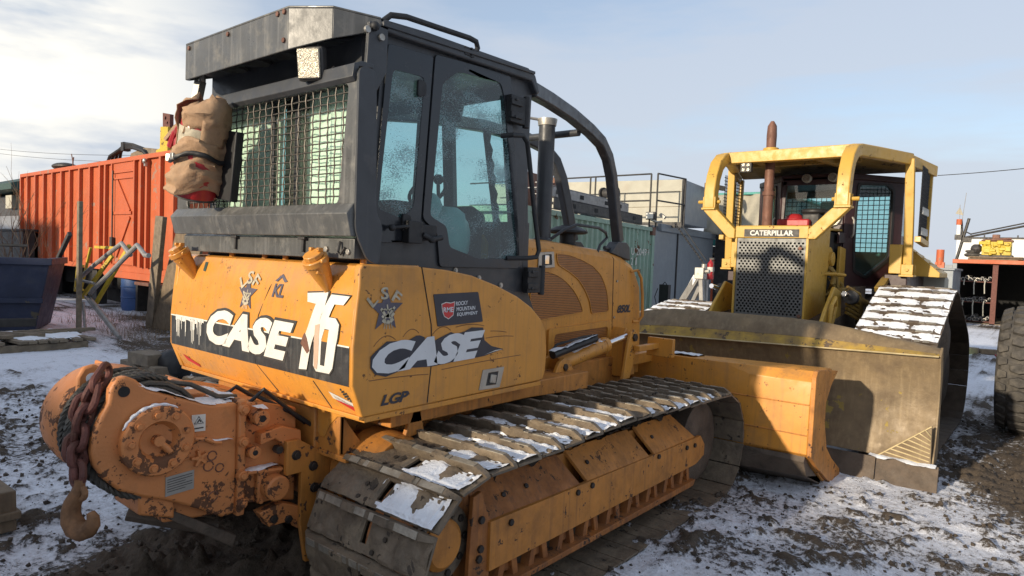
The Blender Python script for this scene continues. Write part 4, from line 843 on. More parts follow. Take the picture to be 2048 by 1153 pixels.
# rear visor: hollow box over the rear screen
T_ = [(1.870, 3.03), (1.985, 2.82), (2.20, 2.715), (2.20, 4.445), (1.985, 4.34), (1.870, 4.13)]
def ring(z, sc=0.0): return [(x, y, z if not callable(z) else z(x)) for x, y in T_]
zt = lambda x: 3.012-.02*(x-1.87)*3; zb = lambda x: 2.795+.13*min(1, (x-1.87)/.3)
s_ = MB(); s_.loft([ring(zt), ring(lambda x: zt(x)-.012)])
for i in (0, 1, 3, 4, 5):       # side sheets, 10 mm thick
    a, b_ = T_[i], T_[(i+1) % 6]; d = Vector((b_[0]-a[0], b_[1]-a[1])).normalized(); n_ = Vector((-d.y, d.x))*.01
    if n_.dot(Vector((2.1-a[0], 3.58-a[1]))) < 0: n_ = -n_
    s_.add([(a[0], a[1], zb(a[0])), (b_[0], b_[1], zb(b_[0])), (b_[0], b_[1], zt(b_[0])-.012), (a[0], a[1], zt(a[0])-.012), (a[0]+n_.x, a[1]+n_.y, zb(a[0])), (b_[0]+n_.x, b_[1]+n_.y, zb(b_[0])), (b_[0]+n_.x, b_[1]+n_.y, zt(b_[0])-.012), (a[0]+n_.x, a[1]+n_.y, zt(a[0])-.012)], [(0,1,2,3),(7,6,5,4),(0,4,5,1),(3,2,6,7),(0,3,7,4),(1,5,6,2)])
vs = s_.build('rear_visor', M['dkrear'], D, .004, 30)
s_ = MB(); s_.add([(1.885, 3.10, 2.84), (1.885, 4.06, 2.84), (2.22, 4.36, 2.90), (2.22, 2.80, 2.90), (1.885, 3.10, 2.852), (1.885, 4.06, 2.852), (2.22, 4.36, 2.912), (2.22, 2.80, 2.912)], [(0,1,2,3),(7,6,5,4),(0,4,5,1),(1,5,6,2),(2,6,7,3),(3,7,4,0)]); un = s_.build('visor_liner', M['dk'], vs)
for y in (3.35, 3.62, 3.88):
    s_ = MB(); s_.lathe([(0, .0), (-.008, .075), (.006, .09)], (2.04, y, 2.866), 'z', 22); s_.build('liner_vent', M['iron'], vs)
for y, z in ((4.08, 2.975), (3.62, 2.975), (3.12, 2.985), (3.06, 2.985), (3.06, 2.845)):
    s_ = MB(); s_.bolt((1.870, y, z), (-1, 0, 0), .014, .010); s_.build('bolt', M['rustpipe'], vs, .002)
s_ = MB(); s_.prism([(2.10, 2.60), (2.17, 2.60), (2.235, 2.72), (2.24, 2.95), (2.12, 2.95)], 'y', 2.705, 2.73); 
br = s_.build('visor_bracket', M['dk'], D, .004)
for x, z in ((2.10, 2.90), (2.19, 2.885)): s_ = MB(); s_.cyl((x, 2.705, z), (x, 2.690, z), .018, 12); s_.build('bolt', M['zinc'], br, .002)
s_ = MB(); s_.ball((2.14, 2.69, 2.925), .024, 6); s_.build('cable_gland', M['black'], br)
# rear screen guard with woven wire
GX0 = 2.0
gd = plate('rear_guard', M['dkrear'], D, rounded([(2.63, 1.98), (4.50, 1.98), (4.50, 2.68), (2.63, 2.68)], .05), [rounded([(2.76, 2.035), (4.36, 2.035), (4.36, 2.615), (2.70, 2.615)], .035)], 'x', GX0, .014, .003)
plate('guard_side', M['dk'], gd, rounded([(1.996, 2.69), (2.10, 2.69), (2.125, 2.0), (2.17, 1.93), (2.15, 1.74), (2.08, 1.76), (2.0, 1.90)], .05), [], 'y', 2.616, .014, .003)
s_ = MB(); s_.prism([(1.996, 2.035), (1.955, 1.985), (1.985, 1.875), (2.02, 1.875), (2.02, 2.035)], 'y', 2.63, 4.50); s_.build('guard_lip', M['dkrear'], gd, .004)
s_ = MB(); s_.prism([(1.998, 2.615), (1.975, 2.635), (1.985, 2.70), (2.03, 2.72), (2.10, 2.72), (2.10, 2.70), (2.014, 2.69)], 'y', 2.64, 4.48); s_.build('guard_top', M['dk'], gd, .003)
s_ = MB(); wy = seglist(2.69, 4.36, 26); wz = seglist(2.035, 2.615, 15); K = 60
for i, y in enumerate(wy): s_.tube([(2.014+(.0028 if (i+k) % 2 else -.0028), y+(.07*(0 if y > 3 else (2.035-z)/.58*-1+0))*0, z) for k, z in enumerate(wz)], .0038, 5)
for j, z in enumerate(wz): s_.tube([(2.014+(-.0028 if (i+j) % 2 else .0028), y, z) for i, y in enumerate(wy)], .0038, 5)
s_.build('wire_mesh', M['wire'], gd)
s_ = MB(); s_.prism([(2.03, 1.765), (2.03, 1.865), (2.06, 1.885), (2.16, 1.885), (2.16, 1.765)], 'y', 2.66, 4.46); lb = s_.build('cab_rear_sill', M['dkrear'], D, .004)
for y, z in ((2.70, 1.80), (2.88, 1.81)): s_ = MB(); s_.bolt((2.03, y, z), (-1, 0, 0), .016, .012); s_.build('bolt', M['zinc'], lb, .002)
for y in (3.08, 3.78):
    s_ = MB(); s_.box(2.015, 2.032, y-.008, y+.008, 1.79, 1.87); s_.box(2.005, 2.03, y-.03, y+.03, 1.855, 1.87); s_.build('sill_hook', M['iron'], lb, .002)
s_ = MB(); s_.tube([(2.02, 2.76, 1.85), (2.005, 2.755, 1.80), (2.015, 2.75, 1.785), (2.02, 2.72, 1.82)], .007, 6); s_.build('sill_staple', M['iron'], lb)
# rear glass panes with sun-bleached sheets behind them
s_ = MB(); s_.box(2.155, 2.162, CR+.09, CL-.09, 1.93, 2.86); s_.build('rear_glass', M['glass_rear'], D)
s_ = MB()
for y in (3.36, 3.62): s_.box(2.150, 2.175, y-.022, y+.022, 1.93, 2.86)
pass
plate('rear_window_frame', M['dk'], D, [(CR+.05, 1.90), (CL-.05, 1.90), (CL-.05, 2.93), (CR+.05, 2.93)], [rounded([(CR+.13, 1.95), (3.34, 1.95), (3.34, 2.66), (CR+.13, 2.66)], .03), rounded([(3.64, 1.95), (CL-.13, 1.95), (CL-.13, 2.66), (3.64, 2.66)], .03), [(3.385, 1.95), (3.60, 1.95), (3.60, 2.66), (3.385, 2.66)]], 'x', 2.148, .025, .003)
def sheet(name, y0, y1, z0, z1, x, mt, amp=.02, seed=0):
    ys = seglist(y0, y1, 26); zs = seglist(z0, z1, 8)
    f = lambda y, z: x+amp*math.sin((y-y0)*38+seed)+amp*.6*math.sin((y-y0)*83+z*3)
    s_ = MB(); s_.loft([[(f(y, z), y, z) for z in zs] for y in ys]+[[(f(y, z)+.004, y, z) for z in zs] for y in ys[::-1]], True, closed=False); return s_.build(name, mt, D)
M['coat'] = mat('dark_gap_cloth', (.06, .035, .035), .9, var=.3, bump=.3)  # dark sheet added to blot out the bright sky in the middle gap
M['curtain'] = mat('pale_window_sheet', (.80, .84, .78), .7, var=.08, bump=.2, bscale=15)
sheet('window_sheet', 2.84, 3.36, 1.95, 2.72, 2.21, M['curtain'], .010, 1); sheet('window_sheet', 3.62, 4.26, 1.95, 2.78, 2.21, M['curtain'], .012, 3); sheet('dark_gap_sheet', 3.38, 3.66, 1.95, 2.74, 2.27, M['coat'], .015, 2)
# inside the cab
s_ = MB(); s_.prism(rounded([(2.55, 1.75), (2.60, 1.98), (2.55, 2.0), (2.42, 2.42), (2.52, 2.46), (2.66, 2.08), (3.02, 2.04), (3.05, 1.96), (2.95, 1.75)], .04), 'y', 3.32, 3.82); s_.prism(rounded([(2.44, 2.44), (2.42, 2.62), (2.50, 2.64), (2.52, 2.46)], .03), 'y', 3.42, 3.72); s_.build('seat', M['seatm'], D, .03, segs=3)
s_ = MB(); s_.prism(rounded([(3.30, 1.75), (3.28, 2.05), (3.40, 2.16), (3.54, 2.10), (3.56, 1.75)], .03), 'y', 3.15, 4.05); s_.box(2.6, 3.1, 3.05, 3.22, 1.75, 2.12); s_.box(2.6, 3.1, 3.9, 4.1, 1.75, 2.12); s_.build('console', M['seatm'], D, .02)
s_ = MB(); s_.tube([(3.02, 3.10, 2.12), (3.03, 3.12, 2.26)], .012, 8); s_.ball((3.03, 3.12, 2.29), .035, 6); s_.tube([(2.32, 2.93, 1.95), (2.33, 2.93, 2.40)], .010, 6); s_.ball((2.33, 2.92, 2.42), .03, 6); s_.build('control_levers', M['black'], D)
s_ = MB(); s_.tube([(3.20+.10*math.cos(a)*.6, 3.40+.17*math.sin(a), 2.24+.10*math.cos(a)) for a in seglist(0, 6.28, 24)], .014, 8); s_.build('steering_wheel', M['black'], D)
s_ = MB(); s_.ball((2.98, 2.96, 1.92), .17, 9, (1.0, .55, 1.15), 3, .16); s_.ball((2.85, 3.0, 2.05), .10, 8, (1, .6, 1.4), 5, .2); s_.build('plastic_sack', M['plastic'], D)
s_ = MB(); s_.obox((3.22, 3.25, 2.76), (.03, .22, .12), (0, .3, .3)); s_.tube([(3.22, 3.25, 2.82), (3.28, 3.25, 2.93)], .008, 6); s_.build('mirror', M['iron'], D, .01)
s_ = MB()
for x0, x1 in ((3.44, 3.40),):
    s_.add([(3.50, 3.42, 1.95), (3.54, 3.42, 1.95), (3.54, 3.52, 1.95), (3.50, 3.52, 1.95), (3.42, 3.42, 2.92), (3.46, 3.42, 2.92), (3.46, 3.52, 2.92), (3.42, 3.52, 2.92)], [(0,1,5,4),(1,2,6,5),(2,3,7,6),(3,0,4,7)])
s_.build('windscreen_bar', M['dk'], D)
s_ = MB(); s_.tube([(3.36-.19*k/18+.006*math.sin(k*3), CR+.10, 1.80+.82*k/18) for k in range(19)], [.02+.006*(k % 2) for k in range(19)], 8); s_.build('rubber_seal_strip', M['black'], D)
# work light under the visor
s_ = MB(); s_.obox((1.965, 2.955, 2.735), (.05, .145, .165), (.0, -.16, .42)); wl = s_.build('work_light', M['iron'], D, .010)
s_ = MB(); s_.obox((1.937, 2.944, 2.731), (.012, .128, .148), (.0, -.16, .42)); s_.build('lens', M['lens'], wl, .006)
s_ = MB(); s_.tube([(1.97, 2.92, 2.79), (1.97, 2.92, 2.85), (1.97, 3.04, 2.85), (1.97, 3.04, 2.80)], .007, 6); s_.tube([(1.98, 2.90, 2.68), (2.0, 2.84, 2.64), (1.99, 2.82, 2.70), (2.02, 2.85, 2.72), (2.0, 2.88, 2.66)], .006, 6); s_.build('bracket', M['iron'], wl)
# folded second lamp stub at the far side
s_ = MB(); s_.obox((1.95, 4.13, 2.745), (.05, .05, .13), (.25, 0, .3)); s_.cyl((1.96, 4.10, 2.80), (1.96, 4.10, 2.86), .02, 8); s_.build('lamp_stub', M['zinc'], D, .004)

# ---------------------------------------------------------------- winch (a part of the machine)
WY = 3.10; C0 = (1.30, .92)
s_ = MB()
wp_ = [(1.043, .91), (1.05, .985), (1.08, 1.06), (1.105, 1.11), (1.112, 1.17), (1.135, 1.213), (1.175, 1.222), (1.215, 1.20), (1.26, 1.155), (1.33, 1.125), (1.42, 1.09), (1.55, 1.04), (1.69, 1.03), (1.69, .475), (1.62, .47), (1.50, .545), (1.36, .62), (1.25, .665), (1.15, .72), (1.085, .79), (1.052, .85)]
s_.prism(wp_, 'y', WY, WY+.055); wn = s_.build('winch_side_case', M['winch'], D, .014, segs=3)
s_ = MB(); s_.cyl((1.165, WY-.004, 1.155), (1.165, WY+.002, 1.155), .024, 16); s_.build('ear_hole', M['dark'], wn)
s_ = MB(); s_.lathe([(.02, .158), (-.040, .158), (-.047, .150), (-.047, .092), (-.008, .070), (-.005, .05), (-.005, .0)], (C0[0], WY, C0[1]), 'y', 40); fl_ = s_.build('bearing_flange', M['flange'], wn, .0)
for k in range(9):
    a = k*2*math.pi/9+.3; c = Vector((C0[0]+.121*math.cos(a), WY-.047, C0[1]+.121*math.sin(a))); s_ = MB(); s_.cyl(c, c+Vector((0, -.004, 0)), .021, 16); s_.bolt(c+Vector((0, -.004, 0)), (0, -1, 0), .014, .012); s_.build('bolt', M['winch'], fl_, .002)
s_ = MB(); s_.cyl((C0[0], WY, C0[1]), (C0[0], WY-.045, C0[1]), .024, 14); s_.tube([(C0[0], WY-.03, C0[1]), (C0[0]+.050, WY-.035, C0[1]-.058)], [.013, .018], 12); s_.build('hub_spigot', M['winch'], fl_)
s_ = MB(); s_.prism([(1.36, .50), (1.70, .46), (1.70, 1.01), (1.55, 1.02), (1.4, 1.0)], 'y', WY+.055, 3.95); s_.prism([(1.24, .58), (1.4, .52), (1.4, .64), (1.24, .69)], 'y', WY+.02, WY+.3); s_.build('winch_case', M['winch'], D, .012)
s_ = MB(); s_.prism([(1.685, .46), (1.725, .46), (1.725, 1.045), (1.685, 1.045)], 'y', WY-.022, 3.97)
s_.prism([(1.725, .50), (1.93, .47), (2.04, .44), (2.04, .95), (1.86, 1.0), (1.725, 1.02)], 'y', WY+.03, 3.93); gb = s_.build('gear_housing', M['winch'], D, .01)
for z in (1.0, .84, .67, .53):
    s_ = MB(); s_.cyl((1.70, WY-.02, z), (1.70, WY-.05, z), .026, 12); s_.bolt((1.70, WY-.05, z), (0, -1, 0), .018, .012); s_.build('bolt', M['winch'], gb, .003)
s_ = MB(); s_.cyl((1.79, WY+.1, .945), (1.79, WY-.06, .945), .042, 18); s_.cyl((1.79, WY-.061, .945), (1.79, WY-.040, .945), .020, 12, mi=1); s_.build('hose_port', [M['winch'], M['dark']], gb, .004); s_ = MB(); s_.cyl((1.76, WY+.1, .775), (1.76, WY-.05, .775), .033, 16); s_.cyl((1.76, WY-.052, .775), (1.76, WY-.03, .775), .015, 12, mi=1); s_.build('hose_port', [M['winch'], M['dark']], gb, .004)
s_ = MB(); s_.prism([(1.80, .86), (1.92, .88), (2.03, .84), (2.05, .66), (1.98, .655), (1.94, .66), (1.93, .78), (1.88, .82), (1.80, .80)], 'y', WY-.03, WY+.06); s_.build('upper_bracket', M['winch'], gb, .006); s_ = MB()
s_.prism([(1.73, .68), (1.93, .66), (1.93, .645), (1.73, .665)], 'y', WY-.03, WY+.04); s_.build('ledge', M['winch'], gb, .003); s_ = MB(); s_.prism([(1.86, .36), (2.0, .36), (2.03, .30), (2.03, .43), (1.93, .47), (1.80, .45)], 'y', WY-.03, WY+.04); bk = s_.build('mounting_bracket', M['winch'], gb, .006)
for x, z in ((1.90, .76), (1.96, .735), (1.88, .40), (1.965, .375)): s_ = MB(); s_.bolt((x, WY-.005, z), (0, -1, 0), .022, .04); s_.build('bolt', M['bolt'], bk, .002)
s_ = MB(); s_.box(1.80, 1.93, WY-.01, WY+.04, .49, .66); mtb = s_.build('brake_cover', M['winch'], gb, .012); s_ = MB(); s_.cyl((1.875, WY, .572), (1.875, WY-.085, .572), .066, 24); s_.build('cover_cap', M['winch'], mtb, .012, segs=3)
for x, z in ((1.815, .505), (1.92, .65), (1.815, .65)): s_ = MB(); s_.bolt((x, WY-.01, z), (0, -1, 0), .014, .012); s_.build('bolt', M['winch'], mtb, .002)
# ribs, bosses and plates on the case
s_ = MB(); s_.tube([(1.47, WY-.004, .89), (1.52, WY-.014, .885), (1.56, WY-.014, .86), (1.60, WY-.010, .85)], .011, 8); s_.build('case_rib', M['winch'], wn)
s_ = MB()
for x, z, r in ((1.545, .745, .024), (1.562, .792, .022), (1.60, .725, .02), (1.57, .59, .023)): s_ = MB(); s_.tube([(x+r*math.cos(a), WY-.002, z+r*math.sin(a)) for a in seglist(0, 6.0, 16)], .003, 6); s_.build('case_boss', M['rustpipe'], wn)
s_ = MB()
for k in range(5):
    a = k*1.257+.5; s_.obox((1.495+.022*math.cos(a), WY-.010, .795+.022*math.sin(a)), (.036, .024, .014), (0, -a, 0))
s_.cyl((1.495, WY, .795), (1.495, WY-.02, .795), .018, 10); s_.build('star_knob', M['winch'], wn, .003)
def data_plate(name, x0, z0, x1, z1, sh, lines, col='white'):
    s_ = MB(); s_.add([(x0, WY-.001, z0), (x1, WY-.001, z0+sh), (x1, WY-.001, z1+sh), (x0, WY-.001, z1), (x0, WY-.004, z0), (x1, WY-.004, z0+sh), (x1, WY-.004, z1+sh), (x0, WY-.004, z1)], [(0,1,2,3),(7,6,5,4),(0,4,5,1),(1,5,6,2),(2,6,7,3),(3,7,4,0)])
    o_ = s_.build(name, M[col], wn); s_ = MB()
    for i in range(lines):
        z = z1-.015-(z1-z0-.022)*i/lines; xx0 = x0+.008; xx1 = x1-.008-(.03 if i % 3 == 2 else 0)*(x1-x0)*8
        s_.add([(xx0, WY-.005, z), (xx1, WY-.005, z+sh*(xx1-x0)/(x1-x0)), (xx1, WY-.005, z+.003+sh*(xx1-x0)/(x1-x0)), (xx0, WY-.005, z+.003)], [(0,1,2,3)])
    s_.build('printed_lines', M['iron'], o_); return o_
data_plate('data_plate', 1.345, .645, 1.475, .735, .008, 6, 'zinc')
wpl = data_plate('warning_plate', 1.46, .925, 1.525, 1.005, -.004, 0)
s_ = MB(); s_.tube([(1.472, WY-.0055, .962), (1.492, WY-.0055, .995), (1.514, WY-.0055, .960)], .0022, 5, closed=True); s_.tube([(1.486, WY-.0055, .966), (1.495, WY-.0055, .980), (1.502, WY-.0055, .968)], .003, 5); s_.box(1.47, 1.515, WY-.006, WY-.005, .936, .942); s_.build('warning_triangle', M['iron'], wpl)
# drum, rope, far housing
s_ = MB(); s_.lathe([(0, .16), (.36, .16)], (C0[0], WY+.05, C0[1]), 'y', 30); dm = s_.build('winch_drum', M['link'], D)
s_ = MB(); pth = []
for layer, r in ((0, .200), (1, .222), (2, .243)):
    turns = 12; 
    for k in range(turns*20):
        a = 2*math.pi*k/20; t_ = k/(turns*20); y = WY+.065+(.29*t_ if layer % 2 == 0 else .29*(1-t_)); rr = r+.004*math.sin(k*.37)
        pth.append((C0[0]-rr*math.cos(a), y, C0[1]+rr*math.sin(a)))
s_.tube(pth, .0115, 6)
def rope(mb, path, r, pitch=.09):
    P = [Vector(p) for p in path]; F_ = []; L_ = 0
    for a, b_ in zip(P, P[1:]):
        n = max(1, int((b_-a).length/.011)); F_ += [(a.lerp(b_, q/n), L_+(b_-a).length*q/n, (b_-a).normalized()) for q in range(n)]; L_ += (b_-a).length
    for st_ in range(3):
        pts = []
        for p, l_, d in F_:
            u = d.cross(Vector((0, .3, 1))).normalized(); v = d.cross(u); an = l_/pitch*2*math.pi+st_*2.094; pts.append(p+(u*math.cos(an)+v*math.sin(an))*r*.52)
        mb.tube(pts, r*.56, 5)
for k in range(6):     # loose bights lying over the drum face
    y0 = WY+.075+.062*k; rope(s_, [(C0[0]-(.262+.006*(k % 2))*math.cos(a), y0+.045*math.sin(a*.8+k), C0[1]+.262*math.sin(a)) for a in seglist(-1.4, 2.0, 34)], .0165)
s_.tube([(1.36, WY+.16, 1.155), (1.5, WY+.10, 1.13), (1.62, WY+.07, 1.06), (1.72, WY+.08, 1.045)], .0125, 7)
s_.build('wire_rope', M['rope'], dm)
s_ = MB(); cl_ = (C0[0], 0, C0[1])
s_.lathe([(3.51, .20), (3.515, .258), (3.53, .268), (3.68, .268), (3.78, .258), (3.84, .23), (3.875, .175), (3.89, .08), (3.892, .0)], cl_, 'y', 44); s_.prism([(1.10, 1.05), (1.105, 1.17), (1.13, 1.215), (1.175, 1.225), (1.22, 1.20), (1.30, 1.15), (1.3, 1.0)], 'y', 3.47, 3.50); s_.prism([(1.3, 1.19), (1.7, 1.03), (1.7, .6), (1.3, .65)], 'y', 3.50, 3.85)
lh = s_.build('winch_far_housing', M['winch'], D, .012); s_ = MB(); s_.cyl((1.165, 3.466, 1.16), (1.165, 3.475, 1.16), .026, 16); s_.build('ear_hole', M['snow'], lh)
s_ = MB(); s_.box(1.42, 1.66, 3.18, 3.5, 1.01, 1.045); s_.cyl((1.56, 3.32, 1.04), (1.56, 3.32, 1.07), .07, 18); s_.cyl((1.60, 3.55, 1.04), (1.60, 3.55, 1.07), .05, 18); tp = s_.build('winch_top_cover', M['winch'], D, .006)
for k in range(6): s_ = MB(); s_.bolt((1.56+.10*math.cos(k), 3.32+.10*math.sin(k), 1.045), (0, 0, 1), .014, .014); s_.build('bolt', M['winch'], tp, .002)
s_ = MB(); patch(s_, 1.20, 1.68, WY, WY+.12, lambda x, y, h: (x, y, (1.20-(x-1.17)*.45 if x < 1.5 else 1.05-(x-1.5)*.1)+h), 4, .62, .018, (34, 10)); s_.build('snow', M['snow'], D); s_ = MB(); patch(s_, 1.45, 1.72, 3.15, 3.55, lambda x, y, h: (x, y, 1.044+h), 6, .5, .02, (24, 24))
s_.build('snow', M['snow'], D); s_ = MB(); patch(s_, 1.45, 1.66, WY-.02, WY+.0, lambda x, y, h: (x, y, .878-(x-1.5)*.15+h), 8, .7, .012, (20, 5)); s_.build('snow', M['snow'], D); s_ = MB(); patch(s_, 1.76, 1.82, WY-.06, WY+.0, lambda x, y, h: (x, y, .985+h), 2, .9, .02, (10, 10)); s_.build('snow', M['snow'], D); s_ = MB(); patch(s_, 1.73, 1.90, WY-.03, WY+.03, lambda x, y, h: (x, y, .676+h), 3, .7, .012, (14, 6))
s_.build('snow', M['snow'], D); s_ = MB()
s_.tube([(C0[0]+.161*math.cos(1.0+1.7*k/40), WY-.022+.003*math.sin(k*1.3), C0[1]+.161*math.sin(1.0+1.7*k/40)) for k in range(41)], [.002+.009*math.sin(math.pi*k/40)**.5*(.75+.25*math.sin(k*.9)) for k in range(41)], 7)
s_.build('snow', M['snow'], fl_)
s_ = MB(); s_.tube([(1.3, 3.4, .50), (1.65, 3.2, .38)], .04, 8); s_.prism([(1.30, .58), (1.36, .58), (1.72, .34), (1.70, .28)], 'y', 3.14, 3.34); s_.build('drawbar_tongue', M['track2'], D, .006)
# chain and hook (hang on the machine: a thing of its own)
T1 = thing('winch_chain', 'rusty red chain with a big hook hanging off the rear winch drum', 'chain', (1.02, 3.12, .55))
CP = [(1.17, 3.30, 1.225), (1.085, 3.20, 1.165), (1.05, 3.17, 1.085), (1.025, 3.17, 1.005), (1.01, 3.16, .93), (1.005, 3.14, .86), (1.0, 3.12, .79)]
def chain_link(mb, a, b_, roll, r=.0155, wdt=.033):
    a = Vector(a); b_ = Vector(b_); d = (b_-a); L_ = d.length; d.normalize(); s = d.cross(Vector((math.cos(roll), math.sin(roll), .1))).normalized()
    ov = .026; a = a-d*ov*.5; b_ = b_+d*ov*.5; pts = []
    for k in range(7): t = math.pi*k/6; pts.append(b_-d*wdt+d*wdt*math.sin(t)+s*wdt*math.cos(t))
    for k in range(7): t = math.pi*k/6; pts.append(a+d*wdt-d*wdt*math.sin(t)-s*wdt*math.cos(t))
    mb.tube(pts, r, 8, closed=True)
k = 0
for (a, b_) in zip(CP, CP[1:]):
    s_ = MB(); chain_link(s_, a, b_, .3 if k % 2 else 1.9); s_.build('chain_link', M['chain'], T1); k += 1
# second strand doubled beside it
CP2 = [(1.12, 3.25, 1.20), (1.06, 3.22, 1.12), (1.03, 3.21, 1.04), (1.015, 3.20, .96), (1.005, 3.18, .88), (1.0, 3.14, .80)]
for (a, b_) in zip(CP2, CP2[1:]):
    s_ = MB(); chain_link(s_, a, b_, 1.2 if k % 2 else 2.6); s_.build('chain_link', M['chain'], T1); k += 1
s_ = MB(); hx, hy = 1.0, 3.10
R_ = lambda a, z: (hx+.25*0+a*.35, hy-a*.94, (z-.66)*.92+.70)      # the hook lies in a plane facing the camera
HZ = .05
hk = [(.0, .775), (.0, .735), (-.018, .70), (-.040, .66), (-.050, .62), (-.045, .58), (-.020, .548), (.015, .540), (.050, .553), (.075, .585), (.076, .615), (.062, .635)]
s_.tube([R_(*p) for p in hk], [.020, .022, .030, .034, .037, .042, .044, .042, .036, .030, .024, .016], 12); s_.tube([R_(.030*math.cos(a)+.0, .715+.030*math.sin(a)) for a in seglist(0, 5.9, 14)], .013, 8, closed=True); s_.build('hook', M['hook'], T1)

# ---------------------------------------------------------------- extinguisher in its torn bag, strapped to the rear guard
X1 = thing('fire_extinguisher', 'red fire extinguisher in a torn tan bag strapped on the orange bulldozer', 'fire extinguisher', (1.90, 4.0, 2.10))
def tilted(t): a = Vector((1.88, 4.00, 2.095)); b_ = Vector((1.86, 3.84, 2.58)); return a.lerp(b_, t)
s_ = MB(); rr_ = [.03, .115, .125, .125, .125, .12, .09, .045, .035]; tt = [0, .0, .03, .4, .7, .86, .95, 1.0, 1.08]
s_.tube([tilted(t) for t in tt], rr_, 22); s_.build('cylinder', M['exred'], X1)
s_ = MB(); s_.tube([tilted(.56), tilted(.80)], .1275, 22, cap=False); s_.build('paper_label', M['cream'], X1)
def bagring(t, rad, ph, open_=None):
    c = tilted(t); ring_ = []
    for k in range(30):
        a = 2*math.pi*k/30; u_ = abs((k % 30)-15); r = max(.130, rad+.008+.055*(float(vnoise(u_*.55+t*7, t*9-u_*.25))-.42)+.03*(float(vnoise(u_*1.4-t*12, t*20+u_*.5))-.5)); ring_.append(c+Vector((r*math.cos(a), r*math.sin(a), .02*math.sin(a*3+ph))))
    return ring_
s_ = MB(); s_.loft([bagring(t, r, t*5) for t, r in [(.02+.60*q/22, .136-.010*(abs(q-14) < 2)-.006*(q > 19)) for q in range(23)]], False); bg_ = s_.build('bag', M['bag'], X1, 0, 60); md_ = bg_.modifiers.new('thickness', 'SOLIDIFY'); md_.thickness = .004
s_ = MB(); n_ = 20       # bag flap arching over the top, open at the front
rg_ = []
for t, r in ((.68, .138), (.74, .142), (.80, .142), (.84, .148), (.88, .150), (.92, .146), (.97, .142), (1.02, .125), (1.06, .11), (1.12, .05)):
    c = tilted(t); rg_.append([c+Vector((r*math.cos(a)*(.95+.3*(vnoise(a*3+9, t*22)-.4)), r*math.sin(a)*(.95+.3*(vnoise(a*3+2, t*22)-.4)), .03*math.sin(a*2+t*9)+.04*(vnoise(a*5, t*7)-.5))) for a in seglist(-3.02+.9*max(0, .8-t), 2.72-1.2*max(0, .86-t)*3, n_)])
rg_ = rg_[:]; s_.loft(rg_, False, closed=False); fb = s_.build('bag_flap', M['bag'], X1, 0, 60); fb.modifiers.new('thickness', 'SOLIDIFY').thickness = .005
for k, (a0, a1) in enumerate(((1.9, 2.5), (4.2, 5.2))):
    s_ = MB(); s_.loft([[tilted(t)+Vector((.14*math.cos(a), .14*math.sin(a), 0)) for t in seglist(.56, .84, 6)] for a in seglist(a0, a1, 6)], False, closed=False)
    q_ = s_.build('bag_strap', M['bag'], X1, 0, 60); q_.modifiers.new('thickness', 'SOLIDIFY').thickness = .006
s_ = MB(); s_.loft([bagring(t, .151, 2.1) for t in (.40, .455)], False); q_ = s_.build('strap', M['black'], X1, 0, 60); q_.modifiers.new('thickness', 'SOLIDIFY').thickness = .006
s_ = MB(); c = tilted(.43); s_.obox(c+Vector((-.13, .06, 0)), (.03, .07, .045), (0, 0, .5)); s_.obox(c+Vector((-.155, .0, .0)), (.02, .045, .04)); s_.build('buckle', M['zinc'], X1, .004)
s_ = MB(); c = tilted(1.0); s_.tube([c+Vector((-.02, .06, -.02)), c+Vector((-.06, .16, -.07)), c+Vector((-.08, .21, -.13)), c+Vector((-.08, .26, -.20))], [.02, .024, .022, .024], 8)
s_.tube([c+Vector((-.02, .10, -.05)), c+Vector((-.07, .17, -.18)), c+Vector((-.07, .19, -.27))], [.03, .034, .03], 8); hs = s_.build('nozzle_hose', M['exred'], X1)
s_ = MB(); s_.tube([c+Vector((-.03, .12, -.03)), c+Vector((-.07, .20, -.09)), c+Vector((-.09, .28, -.16))], 0, rect=(.05, .02)); s_.tube([c+Vector((-.05, .16, -.13)), c+Vector((-.07, .25, -.24))], 0, rect=(.035, .02)); s_.build('torn_straps', M['bag'], X1)
s_ = MB(); s_.tube([(1.985, 3.86, 2.08), (1.985, 3.80, 2.48)], 0, rect=(.24, .05)); s_.build('holder', M['black'], X1, .006)
s_ = MB(); s_.tube([tilted(-.015), tilted(.012)], .118, 22); s_.build('base_ring', M['iron'], X1)
# ================================================================ the yellow bulldozer facing it
K = thing('bulldozer', 'yellow crawler bulldozer with curved roof guard and wide worn blade, facing the orange one', 'bulldozer', (8.9, 2.62, -.1))
KC = 2.62; CY, CD = M['catyel'], M['catdirt']
# blade
def lip(y):   # height of the lip: flat in the middle, falling to the ends
    a = abs(y-KC)
    return 1.30-.17*max(0, (a-.72)/1.16)**1.1
fl_ = lambda y: 1.075-.03*(y-.8)
ys_ = [.76, .9, 1.1, 1.3, 1.5, 1.8, 2.1, 2.6, 3.1, 3.4, 3.7, 4.0, 4.2, 4.46]
def bprof(y):
    f = fl_(y); t_ = lip(y); 
    return [(6.97, .10), (7.03, .26), (7.075, .45), (7.09, .65), (7.07, .85), (7.00, f)], [(6.975, f), (6.955, f+.012), (6.99, f+.03), (7.04, f+(t_-f)*.5), (7.10, t_-.02), (7.13, t_), (7.17, t_), (7.18, t_-.05)]
s_ = MB(); s_.loft([[(x, y, z) for x, z in bprof(y)[0]]+[(7.18, y, fl_(y)), (7.2, y, .6), (7.15, y, .1)] for y in ys_]); kb = s_.build('dozer_blade', M['blade'], K, .004)
